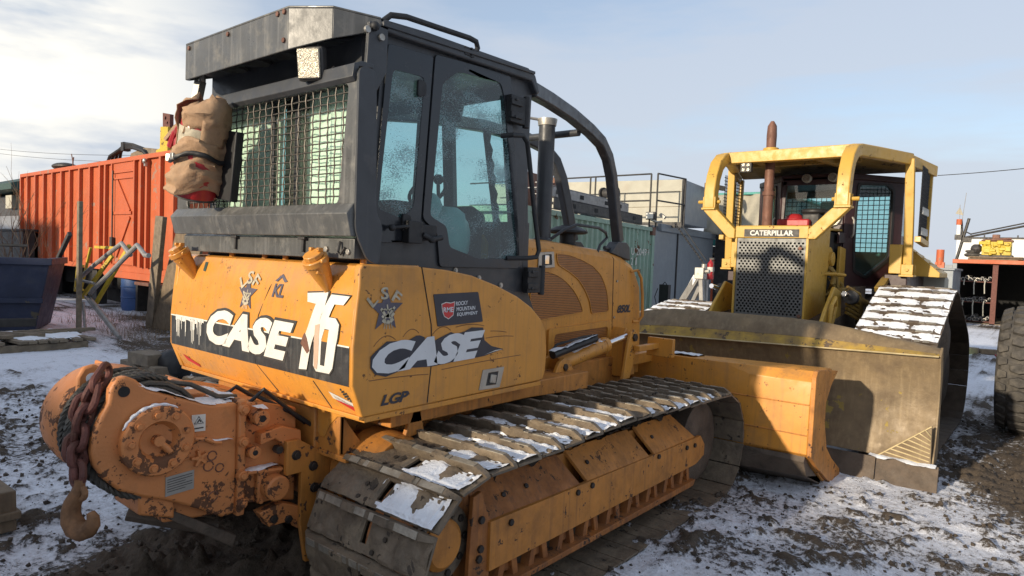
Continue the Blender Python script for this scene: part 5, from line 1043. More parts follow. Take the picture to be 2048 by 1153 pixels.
def lipr(y, a, b_):     # part of the lip between two heights (0 foot .. 1 crest)
    f = fl_(y); t_ = lip(y)-f; o_ = [(6.955, .0), (6.985, .12), (7.02, .35), (7.06, .62), (7.10, .88), (7.135, 1.0)]
    q = [(x, y, f+t_*h) for x, h in o_ if a-.001 <= h <= b_+.001]; return q+[(7.17, y, f+t_*b_), (7.17, y, f+t_*a)]
s_ = MB(); s_.loft([lipr(y, 0, .35) for y in ys_]); lp_ = s_.build('blade_lip', M['bladetop'], kb, .003)
s_ = MB(); s_.loft([lipr(y, .35, 1) for y in ys_]); s_.build('lip_crest', M['blade'], lp_, .003)
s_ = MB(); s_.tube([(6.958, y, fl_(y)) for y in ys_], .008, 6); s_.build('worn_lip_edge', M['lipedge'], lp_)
s_ = MB(); s_.prism([(6.95, .085), (6.93, .09), (6.89, -.13), (6.91, -.14)], 'y', 1.20, 4.04); s_.build('cutting_edge', M['track2'], kb, .003)
for y0, y1 in ((.70, 1.19), (4.05, 4.52)):
    s_ = MB(); s_.prism([(6.955, .10), (6.915, .105), (6.87, -.14), (6.90, -.16)], 'y', y0, y1); s_.build('end_bit', M['track2'], kb, .003)
s_ = MB(); s_.add([(6.945, .775, .45), (6.925, 1.18, .11), (6.925, .765, .11), (6.985, .775, .45), (6.965, 1.18, .11), (6.965, .765, .11)], [(0,1,2),(5,4,3),(0,3,4,1),(1,4,5,2),(2,5,3,0)]); wd_ = s_.build('corner_wear_plate', M['blade'], kb)
s_ = MB()
for k in range(8):
    t_ = .12+k*.11; z = .45-.34*t_; yR = .775; yL = .775+.405*t_; s_.tube([(6.932, yR, z-.05), (6.92, (yR+yL)/2, z-.018), (6.92, yL, z+.008)], .0065, 5)
s_.tube([(6.935, .775, .452), (6.918, 1.185, .108)], .007, 5); s_.build('hardfacing_weld', M['lipedge'], wd_)
s_ = MB(); patch(s_, 6.86, 6.94, .72, 1.25, lambda x, y, h: (x, y, .10+h), 12, .8, .02, (6, 30)); s_.build('snow', M['snow'], kb)
s_ = MB(); s_.prism([(6.95, .10), (7.02, .26), (7.07, .45), (7.09, .65), (7.07, .85), (6.99, 1.08), (7.10, 1.15), (7.2, .9), (7.2, .1)], 'y', .745, .765); s_.build('blade_side', M['blade'], kb, .003)
# undercarriage
KS = [M['track2'], M['link'], M['mud'], M['snow'], M['worn']]
KK = {'s1': ((-.99, .99, .80), .3, False), 's2': ((-.99, .97, .86), .2, False), 's3': ((-.97, .99, .72), .3, False), 'm1': (None, .4, False), 'm2': (None, .5, False)}
def pick_far(p, n_, i): return ('s1', 's2', 's3')[(i*2) % 3] if n_.y > .9 else ('m1', 'm2')[i % 2]
for yc, out in ((1.24, -1), (2*KC-1.24, 1)):
    s_ = MB(); s_.prism([(7.4, .85), (7.9, .95), (9.0, .98), (9.9, .82), (10.5, .5), (10.4, .2), (7.5, .2)], 'y', yc-.18, yc+.18); kf = s_.build('track_frame', M['track2'], K, .02)
    zc_ = 1.05 if out < 0 else .72; s_ = MB(); s_.lathe([(-.30, .34), (-.26, .44), (-.06, .46), (.06, .46), (.26, .44), (.30, .34)], (9.0, yc, zc_), 'y', 30); s_.lathe([(-.34, .16), (-.30, .30)], (9.0, yc, zc_), 'y', 24); s_.build('sprocket_hub', M['mud'], kf)
    for x, z, r in ((7.88, .56, .54), (10.40, .50, .50)):
        s_ = MB(); s_.lathe([(-.20, r*.6), (-.14, r), (.14, r), (.20, r*.6)], (x, yc, z), 'y', 30); s_.build('idler', M['track2'], kf)
    make_shoes(kf, [(7.88, .56, .60), (9.05, 1.06, .56), (10.40, .50, .58)] if out < 0 else [(7.88, .48, .56), (9.05, .70, .56), (10.40, .48, .56)], yc, .78, .215, .030, KK, KS, pick_far, 41 if out < 0 else 77)
s_ = MB(); s_.prism([(7.9, .5), (10.6, .45), (10.6, 1.5), (7.95, 1.2)], 'y', 1.95, 3.3); s_.build('hull', M['track2'], K, .02)
# grille and hood
hol = []
for r in range(27):
    for c_ in range(17 if r % 2 == 0 else 16):
        y = KC-.362+.0452*c_+(.0226 if r % 2 else 0); z = 1.275+.0318*r
        hol.append([(y+.0135*math.cos(a*math.pi/4+.39), z+.0135*math.sin(a*math.pi/4+.39)) for a in range(8)])
s_ = MB(); s_.prism(rounded([(8.02, 1.15), (8.02, 2.16), (8.06, 2.31), (9.62, 2.36), (9.62, 1.6), (9.1, 1.12)], .03), 'y', KC-.41, KC+.41); 
s_ = MB()
s_.prism([(8.03, 1.15), (8.03, 2.16), (8.05, 2.30), (8.90, 2.32), (8.84, 1.15)], 'y', KC-.425, KC-.40); s_.prism([(8.03, 1.15), (8.03, 2.16), (8.05, 2.30), (8.90, 2.32), (8.84, 1.15)], 'y', KC+.40, KC+.425)
s_.prism([(8.05, 2.28), (8.05, 2.31), (9.65, 2.36), (9.65, 2.33)], 'y', KC-.40, KC+.40); khood = s_.build('hood', CY, K, .006)
plate('radiator_grille', M['grille'], khood, rounded([(KC-.40, 1.235), (KC+.40, 1.235), (KC+.40, 2.155), (KC-.40, 2.155)], .01), hol, 'x', 8.0, .012, 0)
s_ = MB(); s_.box(8.06, 8.10, KC-.39, KC+.39, 1.2, 2.2); s_.build('radiator_core', M['dark'], khood)
s_ = MB(); s_.box(7.985, 8.03, KC-.425, KC-.398, 1.12, 2.20); s_.box(7.985, 8.03, KC+.398, KC+.425, 1.12, 2.20); s_.box(7.985, 8.03, KC-.40, KC+.40, 1.12, 1.232); s_.build('grille_frame', CY, khood, .004)
for y, z in ((KC-.335, 2.045), (KC-.36, 1.265)): s_ = MB(); s_.bolt((8.0, y, z), (-1, 0, 0), .022, .014); s_.build('bolt', M['rustpipe'], khood, .002)
s_ = MB(); s_.prism([(2.20, 2.16), (3.04, 2.16), (3.04, 2.30), (2.20, 2.30)], 'x', 7.975, 8.03); bp_ = s_.build('nose_plate', CY, K, .006)
s_ = MB(); s_.box(7.970, 7.974, 2.30, 2.93, 2.172, 2.262); s_.build('name_panel', M['iron'], bp_)
text('lettering', M['white'], bp_, 'CATERPILLAR', lambda u, v: (7.967, 2.86-u*.50, 2.187+v*.062), .03)
# roof guard: legs bend back into side beams which flare out to the rear
for sg in (1, -1):
    Y = lambda a: KC-sg*a
    leg = [(8.0, Y(.76), 2.52), (8.0, Y(.76), 2.72), (8.04, Y(.76), 2.90), (8.13, Y(.76), 3.06), (8.27, Y(.76), 3.16), (8.45, Y(.765), 3.205), (8.9, Y(.88), 3.225), (9.62, Y(1.10), 3.24)]
    s_ = MB(); s_.tube(leg, 0, rect=(.135, .14)); s_.build('roof_beam', CY, K, .012)
    s_ = MB(); s_.loft([[(9.55, Y(w_), 3.16), (10.38, Y(w_+.20), 3.10), (10.40, Y(w_+.20), 3.24), (9.55, Y(w_), 3.30)] for w_ in (1.08, 1.13)]); rb = s_.build('rear_roof_plate', CY, K, .006)
    s_ = MB(); s_.tube([(9.60, Y(1.13), 3.24), (9.66, Y(1.15), 2.5), (9.72, Y(1.16), 1.80)], 0, rect=(.10, .09)); s_.build('rear_post', CY, K, .008)
    s_ = MB(); s_.box(9.60, 9.85, *sorted((Y(1.08), Y(1.24))), 1.765, 1.79); s_.box(9.62, 9.64, *sorted((Y(1.10), Y(1.23))), 1.79, 1.92); s_.box(9.80, 9.82, *sorted((Y(1.10), Y(1.23))), 1.79, 1.92); s_.tube([(9.6, Y(1.165), 1.85), (9.86, Y(1.165), 1.85)], .02, 10); s_.build('post_foot', CY, K, .004)
    s_ = MB(); s_.box(7.92, 8.09, *sorted((Y(.68), Y(.85))), 2.50, 2.525); s_.box(7.94, 7.96, *sorted((Y(.68), Y(.84))), 2.525, 2.66); s_.box(8.05, 8.07, *sorted((Y(.68), Y(.84))), 2.525, 2.66); s_.tube([(8.0, Y(.64), 2.60), (8.0, Y(.92), 2.60)], .022, 10); s_.build('leg_hinge', CY, K, .004)
    s_ = MB(); s_.prism([(Y(.84), 2.50), (Y(.66), 2.50), (Y(.42), 2.26), (Y(.42), 2.15), (Y(.50), 2.15)], 'x', 7.95, 8.06); s_.build('lower_arm', CY, K, .008)
s_ = MB(); s_.tube([(8.42, KC-.78, 3.19), (8.42, KC+.78, 3.19)], 0, rect=(.13, .14)); s_.build('front_cross_beam', CY, K, .008)
s_ = MB(); s_.add([(8.48, KC-.72, 3.225), (8.48, KC+.72, 3.225), (9.62, KC+1.08, 3.26), (9.62, KC-1.08, 3.26), (10.40, KC+1.27, 3.2), (10.40, KC-1.27, 3.2)]+[(8.48, KC-.72, 3.20), (8.48, KC+.72, 3.20), (9.62, KC+1.08, 3.235), (9.62, KC-1.08, 3.235), (10.40, KC+1.27, 3.175), (10.40, KC-1.27, 3.175)], [(0,1,2,3),(3,2,4,5),(9,8,7,6),(11,10,8,9),(0,6,7,1),(1,7,8,2),(2,8,10,4),(4,10,11,5),(5,11,9,3),(3,9,6,0)]); s_.build('roof_sheet', CD, K, .003)
s_ = MB(); s_.tube([(8.9, KC-.72, 3.17), (8.9, KC+.72, 3.17)], 0, rect=(.06, .08)); s_.tube([(8.45, KC-.35, 3.15), (9.5, KC-.45, 3.17)], 0, rect=(.08, .08)); s_.tube([(8.45, KC+.35, 3.15), (9.5, KC+.45, 3.17)], 0, rect=(.08, .08)); s_.build('roof_ribs', CD, K, .004)
# mesh sides of the rear guard
for sg in (1, -1):
    Y = lambda a: KC-sg*a; a_ = 1.26
    s_ = MB(); yy = Y(a_)
    s_.tube([(10.34, yy, 3.16), (10.30, yy, 2.2)], 0, rect=(.06, .06)); s_.tube([(9.62, yy, 2.24), (10.32, yy, 2.20)], 0, rect=(.07, .07)); s_.build('side_guard_frame', CY, K, .005)
    s_ = MB()
    for k in range(13): x = 9.66+.048*k; s_.tube([(x, yy, 2.22), (x+.02, yy, 3.16)], .006, 4)
    for k in range(19): z = 2.24+.049*k; s_.tube([(9.64, yy, z), (10.30, yy, z-.01)], .006, 4)
    s_.build('side_screen', M['black'], K)
gsp = MB()
for z0 in (2.56, 2.30):
    for k in range(5): gsp.tube([(9.74+.11*k, KC-1.275, z0), (9.78+.11*k, KC-1.275, z0+.09), (9.82+.11*k, KC-1.275, z0+.01)], .008, 4)
gsp.build('painted_scrawl', M['white'], K)
# exhaust
s_ = MB(); s_.lathe([(0, .062), (.42, .062), (.42, .075), (.47, .075), (.47, .058), (1.0, .058), (1.18, .062), (1.30, .055), (1.36, .02)], (8.66, 2.90, 2.31), 'z', 20); kx = s_.build('exhaust_stack', M['rustpipe'], K)
s_ = MB(); s_.lathe([(0, .095), (.10, .095)], (8.66, 2.90, 3.23), 'z', 22); s_.build('stack_collar', CY, K, .006)
s_ = MB(); s_.tube([(9.0, 3.0, 2.36), (9.0, 3.0, 2.55)], 0, rect=(.02, .02)); s_.build('bracket', CY, K)
# cab: six-sided with angled doors
Ax, Ay, Bx, By = 9.60, 2.22, 10.35, 1.67
def diag(sg):
    def f(u, z, t_, sg=sg):
        dx, dy = (Bx-Ax)/.93, (By-Ay)/.93; x = Ax+dx*u-dy*0; y = Ay+dy*u; x -= -dy*0
        x += dy*t_*1.0*1; y += -dx*t_*1.0*1   # outwards
        return (x, y if sg == 1 else 2*KC-y, z)
    return f
def dplate(name, m_, par, outer, holes, th, off, sg, bevel=0):
    me_ = curve_mesh([outer]+holes, th/2); f = diag(sg); mapped(me_, lambda u, v, t_: f(u, v, t_+off)); me_.materials.clear(); me_.materials.append(m_)
    bm = bmesh.new(); bm.from_mesh(me_); bmesh.ops.remove_doubles(bm, verts=bm.verts, dist=1e-5); bmesh.ops.recalc_face_normals(bm, faces=bm.faces); bm.to_mesh(me_); bm.free()
    return link(name, me_, par, bevel)
for sg in (1, -1):
    dr_ = dplate('cab_door', M['maroon'], K, [(0, 1.60), (.70, 1.60), (.93, 1.85), (.93, 3.02), (0, 3.02)], [rounded([(.20, 2.95), (.64, 2.97), (.74, 2.90), (.74, 2.02), (.38, 1.75), (.20, 1.83), (.17, 2.4)], .05)], .05, 0, sg, .005)
    dplate('door_glass', M['glass_far'], dr_, rounded([(.19, 2.97), (.76, 2.99), (.76, 2.0), (.38, 1.73), (.18, 1.8)], .03), [], .006, .012, sg)
    dplate('door_seal', M['black'], dr_, rounded([(.17, 2.985), (.69, 3.0), (.775, 2.93), (.775, 1.99), (.39, 1.71), (.17, 1.80), (.14, 2.4)], .05), [rounded([(.20, 2.95), (.64, 2.97), (.74, 2.90), (.74, 2.02), (.38, 1.75), (.20, 1.83), (.17, 2.4)], .05)], .014, .03, sg)
    f = diag(sg); s_ = MB(); s_.tube([f(.10, 2.26, .05), f(.10, 2.30, .08), f(.10, 2.48, .08), f(.10, 2.52, .05)], .014, 8); s_.build('door_handle', M['zinc'], dr_)
    yb = By if sg == 1 else 2*KC-By
    wf = plate('rear_side_window_frame', M['maroon'], K, [(10.35, 1.85), (11.0, 1.85), (11.0, 3.02), (10.35, 3.02)], [rounded([(10.42, 2.32), (10.92, 2.32), (10.92, 2.92), (10.42, 2.92)], .05)], 'y', yb, .05, .004, flip=sg)
    s_ = MB(); s_.box(10.40, 10.94, *sorted((yb+sg*.01, yb+sg*.016)), 2.30, 2.94); s_.build('pane', M['glass_far'], wf)
s_ = MB(); s_.box(9.58, 9.66, Ay, 2*KC-Ay, 1.60, 2.42); s_.prism([(Ay, 2.42), (Ay+.04, 2.42), (Ay+.06, 3.02), (Ay, 3.02)], 'x', 9.58, 9.64); s_.prism([(2*KC-Ay, 2.42), (2*KC-Ay-.04, 2.42), (2*KC-Ay-.06, 3.02), (2*KC-Ay, 3.02)], 'x', 9.58, 9.64); s_.box(9.58, 9.66, Ay, 2*KC-Ay, 2.96, 3.06); s_.build('cab_front_frame', M['maroon'], K, .006)
s_ = MB(); s_.box(9.60, 9.606, Ay+.03, 2*KC-Ay-.03, 2.42, 2.96); s_.build('windscreen', M['glass_far'], K)
s_ = MB(); s_.add([(Ax-.02, Ay-.02, 3.02), (Bx-.02, By-.03, 3.02), (11.03, By-.03, 3.02), (11.03, 2*KC-By+.03, 3.02), (Bx-.02, 2*KC-By+.03, 3.02), (Ax-.02, 2*KC-Ay+.02, 3.02)]+[(Ax-.02, Ay-.02, 3.10), (Bx-.02, By-.03, 3.10), (11.03, By-.03, 3.10), (11.03, 2*KC-By+.03, 3.10), (Bx-.02, 2*KC-By+.03, 3.10), (Ax-.02, 2*KC-Ay+.02, 3.10)], [(5,4,3,2,1,0),(6,7,8,9,10,11)]+[(i, (i+1) % 6, 6+(i+1) % 6, 6+i) for i in range(6)]); s_.build('cab_roof', M['maroon'], K, .01)
s_ = MB(); s_.add([(Ax, Ay, 1.58), (Bx, By, 1.58), (11.0, By, 1.58), (11.0, 2*KC-By, 1.58), (Bx, 2*KC-By, 1.58), (Ax, 2*KC-Ay, 1.58)]+[(Ax, Ay, 1.64), (Bx, By, 1.64), (11.0, By, 1.64), (11.0, 2*KC-By, 1.64), (Bx, 2*KC-By, 1.64), (Ax, 2*KC-Ay, 1.64)], [(5,4,3,2,1,0),(6,7,8,9,10,11)]+[(i, (i+1) % 6, 6+(i+1) % 6, 6+i) for i in range(6)]); s_.build('cab_floor', M['maroon'], K)
plate('cab_rear_frame', M['maroon'], K, [(By, 1.64), (2*KC-By, 1.64), (2*KC-By, 3.02), (By, 3.02)], [rounded([(By+.1, 2.1), (2*KC-By-.1, 2.1), (2*KC-By-.1, 2.92), (By+.1, 2.92)], .05)], 'x', 11.0, .05, .004)
s_ = MB()
for k in range(24): y = By+.12+.073*k; s_.tube([(11.06, y, 2.08), (11.06, y, 2.95)], .006, 4)
for k in range(13): z = 2.1+.07*k; s_.tube([(11.06, By+.05, z), (11.06, 2*KC-By-.05, z)], .006, 4)
s_.build('rear_screen', M['black'], K)
s_ = MB(); s_.prism(rounded([(10.2, 1.7), (10.2, 2.1), (10.55, 2.1), (10.6, 2.62), (10.7, 2.6), (10.72, 1.7)], .04), 'y', 2.35, 2.9); s_.box(10.58, 10.66, 2.48, 2.78, 2.62, 2.82); s_.box(9.7, 9.95, 2.3, 2.95, 1.64, 2.3); s_.build('seat', M['seatm'], K, .03)
s_ = MB()
for y in (2.36, 2.69): s_.cyl((9.50, y, 3.04), (9.58, y, 3.04), .058, 16); s_.cyl((9.494, y, 3.04), (9.50, y, 3.04), .05, 16, mi=1)
s_.build('cab_light', [M['beige'], M['lens']], K, .006)
s_ = MB(); s_.box(8.36, 8.42, 3.03, 3.17, 3.0, 3.12); kl = s_.build('work_light', M['iron'], K, .006); s_ = MB()
for a in (-.03, .03):
    for b_ in (-.03, .03): s_.cyl((8.352, 3.10+a, 3.06+b_), (8.36, 3.10+a, 3.06+b_), .02, 10)
s_.build('lens', M['lens'], kl); s_ = MB(); s_.box(8.38, 8.40, 3.09, 3.11, 3.12, 3.16); s_.build('bracket', M['iron'], kl)
# things on and beside the engine
s_ = MB(); s_.ball((9.2, 2.72, 2.44), .13, 7, (1, 1, .8), 3, .05); s_.box(9.05, 9.4, 2.5, 2.9, 2.36, 2.46); s_.build('red_engine_cover', M['exred'], K, .02)
s_ = MB(); s_.box(9.15, 9.5, 2.40, 2.62, 2.36, 2.54); s_.cyl((9.3, 2.5, 2.54), (9.3, 2.5, 2.60), .16, 20); s_.build('air_filter_housing', M['black'], K, .02)
s_ = MB(); s_.lathe([(0, .10), (-.05, .115), (-.06, .10)], (9.15, 2.23, 2.47), 'x', 20, 0); s_.lathe([(-.062, .095), (-.066, .02)], (9.15, 2.23, 2.47), 'x', 20, 1); s_.build('headlight', [M['iron'], M['lens']], K)
s_ = MB(); s_.cyl((8.98, 2.34, 1.95), (8.98, 2.20, 1.95), .15, 24); s_.cyl((8.98, 2.21, 1.95), (8.98, 2.16, 1.95), .09, 20); s_.build('air_cleaner', CY, K, .01)
s_ = MB(); s_.box(9.05, 9.58, KC-.38, KC+.38, 1.3, 2.3); s_.build('engine_block', M['dark'], K, .02)
s_ = MB(); s_.prism([(9.30, 1.55), (9.58, 1.58), (9.58, 2.1), (9.30, 2.12)], 'y', 2.16, 2.2); s_.build('cowl_panel', CY, K, .006)
s_ = MB(); s_.prism([(9.25, 2.16), (9.60, 2.18), (9.60, 2.31), (9.25, 2.30)], 'y', 2.17, 2.2); s_.build('model_stripe', M['maroon'], K, .003)
rg = random.Random(12); s_ = MB()
for i in range(16):
    x = 8.9+rg.random()*.5; z = 1.3+rg.random()*.6; s_.tube([(x, 2.20, z), (x+.05*rg.uniform(-1, 1), 2.13, z-.08), (x+.15*rg.uniform(-1, 1), 2.12, z-.2), (x+.1*rg.uniform(-1, 1), 2.2, z-.3)], .012+.012*rg.random(), 7)
s_.build('engine_hoses', CD, K)
s_ = MB(); s_.tube([(8.75, 2.21, 1.76), (8.80, 2.08, 1.765), (9.02, 2.03, 1.755), (9.06, 2.2, 1.75)], .02, 8); s_.build('grab_bar', CY, K)
s_ = MB(); s_.prism([(7.75, 1.15), (7.95, 1.35), (8.30, 1.62), (8.60, 1.56), (8.68, 1.12), (8.2, .9)], 'y', 1.96, 2.0); s_.build('lift_arm_plate', CY, K, .01); s_ = MB(); s_.prism([(7.75, 1.15), (7.95, 1.35), (8.30, 1.62), (8.60, 1.56), (8.68, 1.12), (8.2, .9)], 'y', 3.24, 3.28); s_.build('lift_arm_plate', CY, K, .01)
s_ = MB(); s_.tube([(8.0, 1.93, 1.20), (8.02, 1.92, 1.42), (8.12, 1.91, 1.50), (8.20, 1.92, 1.40), (8.16, 1.94, 1.2)], .022, 8); s_.build('lifting_ring', CY, K)
for y in (1.84, 3.40):
    s_ = MB(); s_.cyl((8.55, y, 1.50), (9.55, y, 1.36), .062, 16); kc = s_.build('lift_cylinder', CD, K, .004); s_ = MB(); s_.cyl((8.2, y, 1.55), (8.55, y, 1.50), .03, 12); s_.build('cylinder_rod', M['chrome'], kc); s_ = MB(); s_.cyl((8.50, y, 1.507), (8.60, y, 1.493), .08, 16); s_.build('cylinder_gland', M['iron'], kc)
rg = random.Random(3); s_ = MB()
for i in range(7): z = 1.12+.05*i; s_.tube([(8.6, 1.9, z+.2), (8.75, 1.80, z+.12), (8.95, 1.80, z), (9.1, 1.88, z-.15)], .02, 8)
s_.build('hydraulic_hose', CD, K)
s_ = MB(); s_.prism([(8.7, 1.18), (9.9, 1.18), (9.9, 1.62), (9.4, 1.6), (8.8, 1.3)], 'y', 1.96, 2.2); s_.build('frame_side', M['track2'], K, .01)
s_ = MB(); s_.box(8.7, 9.6, 1.98, 2.05, 1.54, 1.60); s_.prism([(9.3, 1.62), (9.9, 1.80), (9.9, 1.75), (9.35, 1.56)], 'y', 1.66, 1.75); s_.build('step', CD, K, .006)
# fenders
for sg in (1, -1):
    Y = lambda a: KC-sg*a
    s_ = MB(); s_.box(9.62, 10.4, *sorted((Y(.96), Y(1.10))), 1.80, 2.17); s_.build('fender_box', CY, K, .008)
    s_ = MB(); s_.prism([(9.7, 1.60), (11.1, 1.58), (11.1, 1.80), (9.7, 1.79)], 'y', *sorted((Y(.9), Y(1.16)))); s_.build('fender', M['maroon'], K, .01)
    s_ = MB(); yA, yB = Y(1.02), Y(1.44); v = [(10.45, yA, 2.20), (11.1, yA, 2.14), (11.1, yB, 1.83), (10.3, yB, 1.83), (10.3, yA, 1.78), (11.1, yA, 1.78), (11.1, yB, 1.77), (10.3, yB, 1.77)]
    s_.add(v, [(0,1,2,3),(7,6,5,4),(0,4,5,1),(1,5,6,2),(2,6,7,3),(3,7,4,0)])
    for k in range(5): t_ = .1+.19*k; s_.tube([(10.43, yA+(yB-yA)*t_, 2.205-.37*t_), (11.1, yA+(yB-yA)*t_, 2.145-.31*t_)], .012, 5)
    s_.build('rear_tank', M['catyel'], K, .006)
    s_ = MB(); s_.prism([(11.1, 1.2), (11.5, 1.25), (11.5, 1.75), (11.1, 1.83)], 'y', *sorted((Y(.5), Y(1.42)))); s_.build('rear_box', M['beige'], K, .01)
# ================================================================ left side of the yard
O = thing('shipping_container', 'long orange ribbed steel container raised off the ground, small door in its side', 'container', (7.9, 22.8, 1.1))
s_ = MB(); s_.box(7.45, 9.8, 16.6, 29.0, 1.16, 4.02); s_.build('wall', M['orcont'], O, .01)
s_ = MB(); s_.box(7.36, 7.45, 16.55, 29.05, 4.0, 4.12); s_.box(7.45, 9.85, 16.55, 29.05, 4.02, 4.10); s_.build('roof_rail', M['orcont'], O, .01)
for y in (28.98, 28.22, 27.35, 26.48, 25.61, 24.76, 23.99, 23.17, 22.32, 21.54, 21.13, 18.72, 18.35, 17.56, 16.81):
    s_ = MB(); s_.box(7.35, 7.45, y-.05, y+.05, 1.16, 4.0); s_.build('rib', M['orcont'], O, .006)
s_ = MB(); s_.box(7.40, 7.45, 19.10, 20.70, 1.2, 4.0); dO = s_.build('door', M['orcont'], O, .01)
s_ = MB()
for a in ((19.10, 19.18, 1.2, 4.0), (20.62, 20.70, 1.2, 4.0), (19.18, 20.62, 3.72, 3.80), (19.18, 20.62, 3.55, 3.59), (19.3, 20.62, 2.58, 2.66)): s_.box(7.36, 7.40, *a)
s_.tube([(7.385, 20.25, 3.52), (7.385, 19.40, 2.68)], 0, rect=(.05, .06)); s_.tube([(7.385, 19.40, 2.5), (7.385, 20.3, 1.4)], 0, rect=(.05, .06)); s_.build('door_frame', M['orcont'], dO)
s_ = MB(); s_.tube([(7.34, 20.5, 3.8), (7.34, 20.5, 1.3)], .02, 8); s_.box(7.30, 7.36, 20.42, 20.58, 1.7, 1.95); s_.build('lock_rod', M['iron'], dO)
s_ = MB(); s_.box(7.45, 9.8, 16.6, 29.0, 1.0, 1.16); s_.prism([(16.9, 1.0), (21.6, 1.0), (21.3, .82), (17.3, .82)], 'x', 7.44, 7.50); s_.build('bottom_frame', M['orcont'], O, .01)
for y in (17.5, 20.0, 23.0, 27.5):
    for x in (7.9, 9.3): s_ = MB(); s_.box(x-.15, x+.15, y-.2, y+.2, -.15, 1.0); s_.build('support_block', M['iron'], O, .01)
s_ = MB(); s_.box(8.3, 9.9, 16.8, 28.8, .35, .98); s_.box(8.6, 9.9, 16.9, 28.7, -.2, .35); s_.build('chassis_shade_box', M['dark'], O, .01)  # black box in place of a chassis, added to darken the underside
s_ = MB(); s_.ball((7.30, 18.33, 3.93), .07, 7, (.7, 1, 1)); s_.box(7.30, 7.36, 18.29, 18.37, 3.8, 3.9); s_.build('door_lamp', M['zinc'], O)
TG = 'clutter on the container roof'
s_ = MB(); s_.tube([(8.0, 26.6, 4.10), (8.0, 26.58, 4.28)], .05, 8); s_.ball((8.0, 26.55, 4.33), .6, 9, (.6, 1, .22)); o = s_.build('satellite_dish', M['iron']); tag(o, 'round black dish lying on the orange container roof', 'dish')
s_ = MB(); s_.tube([(8.0, 25.9, 4.1), (8.0, 25.9, 4.22)], .1, 6); s_.tube([(8.0, 25.74, 4.10), (8.0, 25.76, 4.45), (8.0, 25.70, 4.6)], .02, 6); s_.tube([(8.0, 25.75, 4.4), (8.0, 25.9, 4.72)], .015, 6); o = s_.build('roof_stub', M['rustpipe']); tag(o, 'thin forked iron stub standing on the orange container roof', 'iron stub')
s_ = MB()
for k in range(4): s_.tube([(8.0+.1*k, 22.9-.05*k, 4.12), (7.9+.1*k, 22.3, 4.40+.05*k), (7.95, 21.6-.1*k, 4.58+.04*k), (8.0, 20.9, 4.56+.03*k), (8.0+.1*k, 20.2, 4.42), (8.1, 19.9, 4.15)], .045, 8)
s_.box(7.9, 8.1, 21.3, 21.5, 4.50, 4.75); o = s_.build('hose_bundle', M['black']); tag(o, 'thick black hoses arching over the orange container roof', 'hoses')
s_ = MB(); s_.prism([(21.5, 4.1), (21.3, 4.45), (20.4, 4.55), (19.3, 4.42), (19.1, 4.1)], 'x', 8.1, 8.9); o = s_.build('crate', M['woodg'], None, .02); tag(o, 'grey wooden crate lying on top of the orange container', 'crate')
Q = thing('steel_post', 'yellow steel post with a red top standing above the orange container', 'post', (8.0, 18.85, 4.1))
s_ = MB(); s_.prism([(19.15, 4.1), (19.38, 4.12), (19.35, 4.38), (19.12, 4.42), (19.10, 5.0), (18.65, 4.96), (18.65, 4.1)], 'x', 8.0, 8.25); s_.build('post', M['yel'], Q, .01)
plate('top_plate', M['chain'], Q, [(19.06, 4.98), (18.64, 4.95), (18.64, 5.30), (19.08, 5.38)], [[(18.90+.05*math.cos(a), 5.22+.05*math.sin(a)) for a in seglist(0, 5.6, 8)], [(18.78+.04*math.cos(a), 5.08+.04*math.sin(a)) for a in seglist(0, 5.6, 8)]], 'x', 8.05, .1)
# far-left building with a green roof, and a white metal roof before it
B_ = thing('shed', 'dark green shed with a sloping eave far behind at the left edge of the photo', 'shed', (14, 52, -.1))
s_ = MB(); s_.box(12.2, 26, 46.5, 70, -.2, 4.4); s_.build('wall', M['iron'], B_)
s_ = MB(); s_.prism([(11.2, 4.6), (11.2, 4.95), (19, 7.4), (26, 5.0), (26, 4.6)], 'y', 45.8, 71); s_.build('roof', M['dkgreen'], B_)
s_ = MB(); s_.box(11.9, 12.2, 48.6, 49.8, 3.6, 4.4); s_.cyl((11.88, 49.2, 4.0), (11.9, 49.2, 4.0), .3, 16); s_.build('air_conditioner', M['beige'], B_, .02)
s_ = MB()
s_.prism([(9.4, 2.0), (11.0, 3.05), (12.6, 2.0)], 'y', 38, 50); s_.box(9.6, 12.4, 38.2, 49.8, -.1, 2.0); o = s_.build('storage_hut', M['pipe'], None, .02); tag(o, 'low hut with a pale metal roof beside the far end of the orange container', 'hut')
s_ = MB(); s_.box(7.0, 8.2, 27.3, 34, -.1, 2.06); s_.box(6.95, 8.25, 27.25, 34.1, 2.06, 2.14); o = s_.build('steel_bin', M['iron'], None, .02); tag(o, 'dark rusty steel bin behind the navy dumpster', 'bin')
U = thing('dumpster', 'battered navy blue steel dumpster with chipped paint at the left edge', 'dumpster', (5.3, 18.2, -.1))
def up_(a, b_, z): return (4.55-.903*a+.43*b_, 15.95+.43*a+.903*b_, z)
def ubox(m_, a0, a1, b0, b1, z0, z1): m_.add([up_(a, b_, z) for a in (a0, a1) for b_ in (b0, b1) for z in (z0, z1)], [(0,1,3,2),(4,6,7,5),(0,4,5,1),(2,3,7,6),(0,2,6,4),(1,5,7,3)])
s_ = MB(); s_.loft([[up_(.25, .1, -.08), up_(.25, 1.7, -.08), up_(3.6, 1.7, -.08), up_(3.6, .1, -.08)], [up_(0, 0, 1.30), up_(0, 1.8, 1.30), up_(3.8, 1.8, 1.30), up_(3.8, 0, 1.30)]]); s_.build('body', M['navybin'], U, .02)
s_ = MB(); ubox(s_, -.05, 3.85, -.05, .06, 1.28, 1.42); ubox(s_, -.05, .06, .06, 1.8, 1.28, 1.42); s_.build('rim', M['navybin'], U, .008)
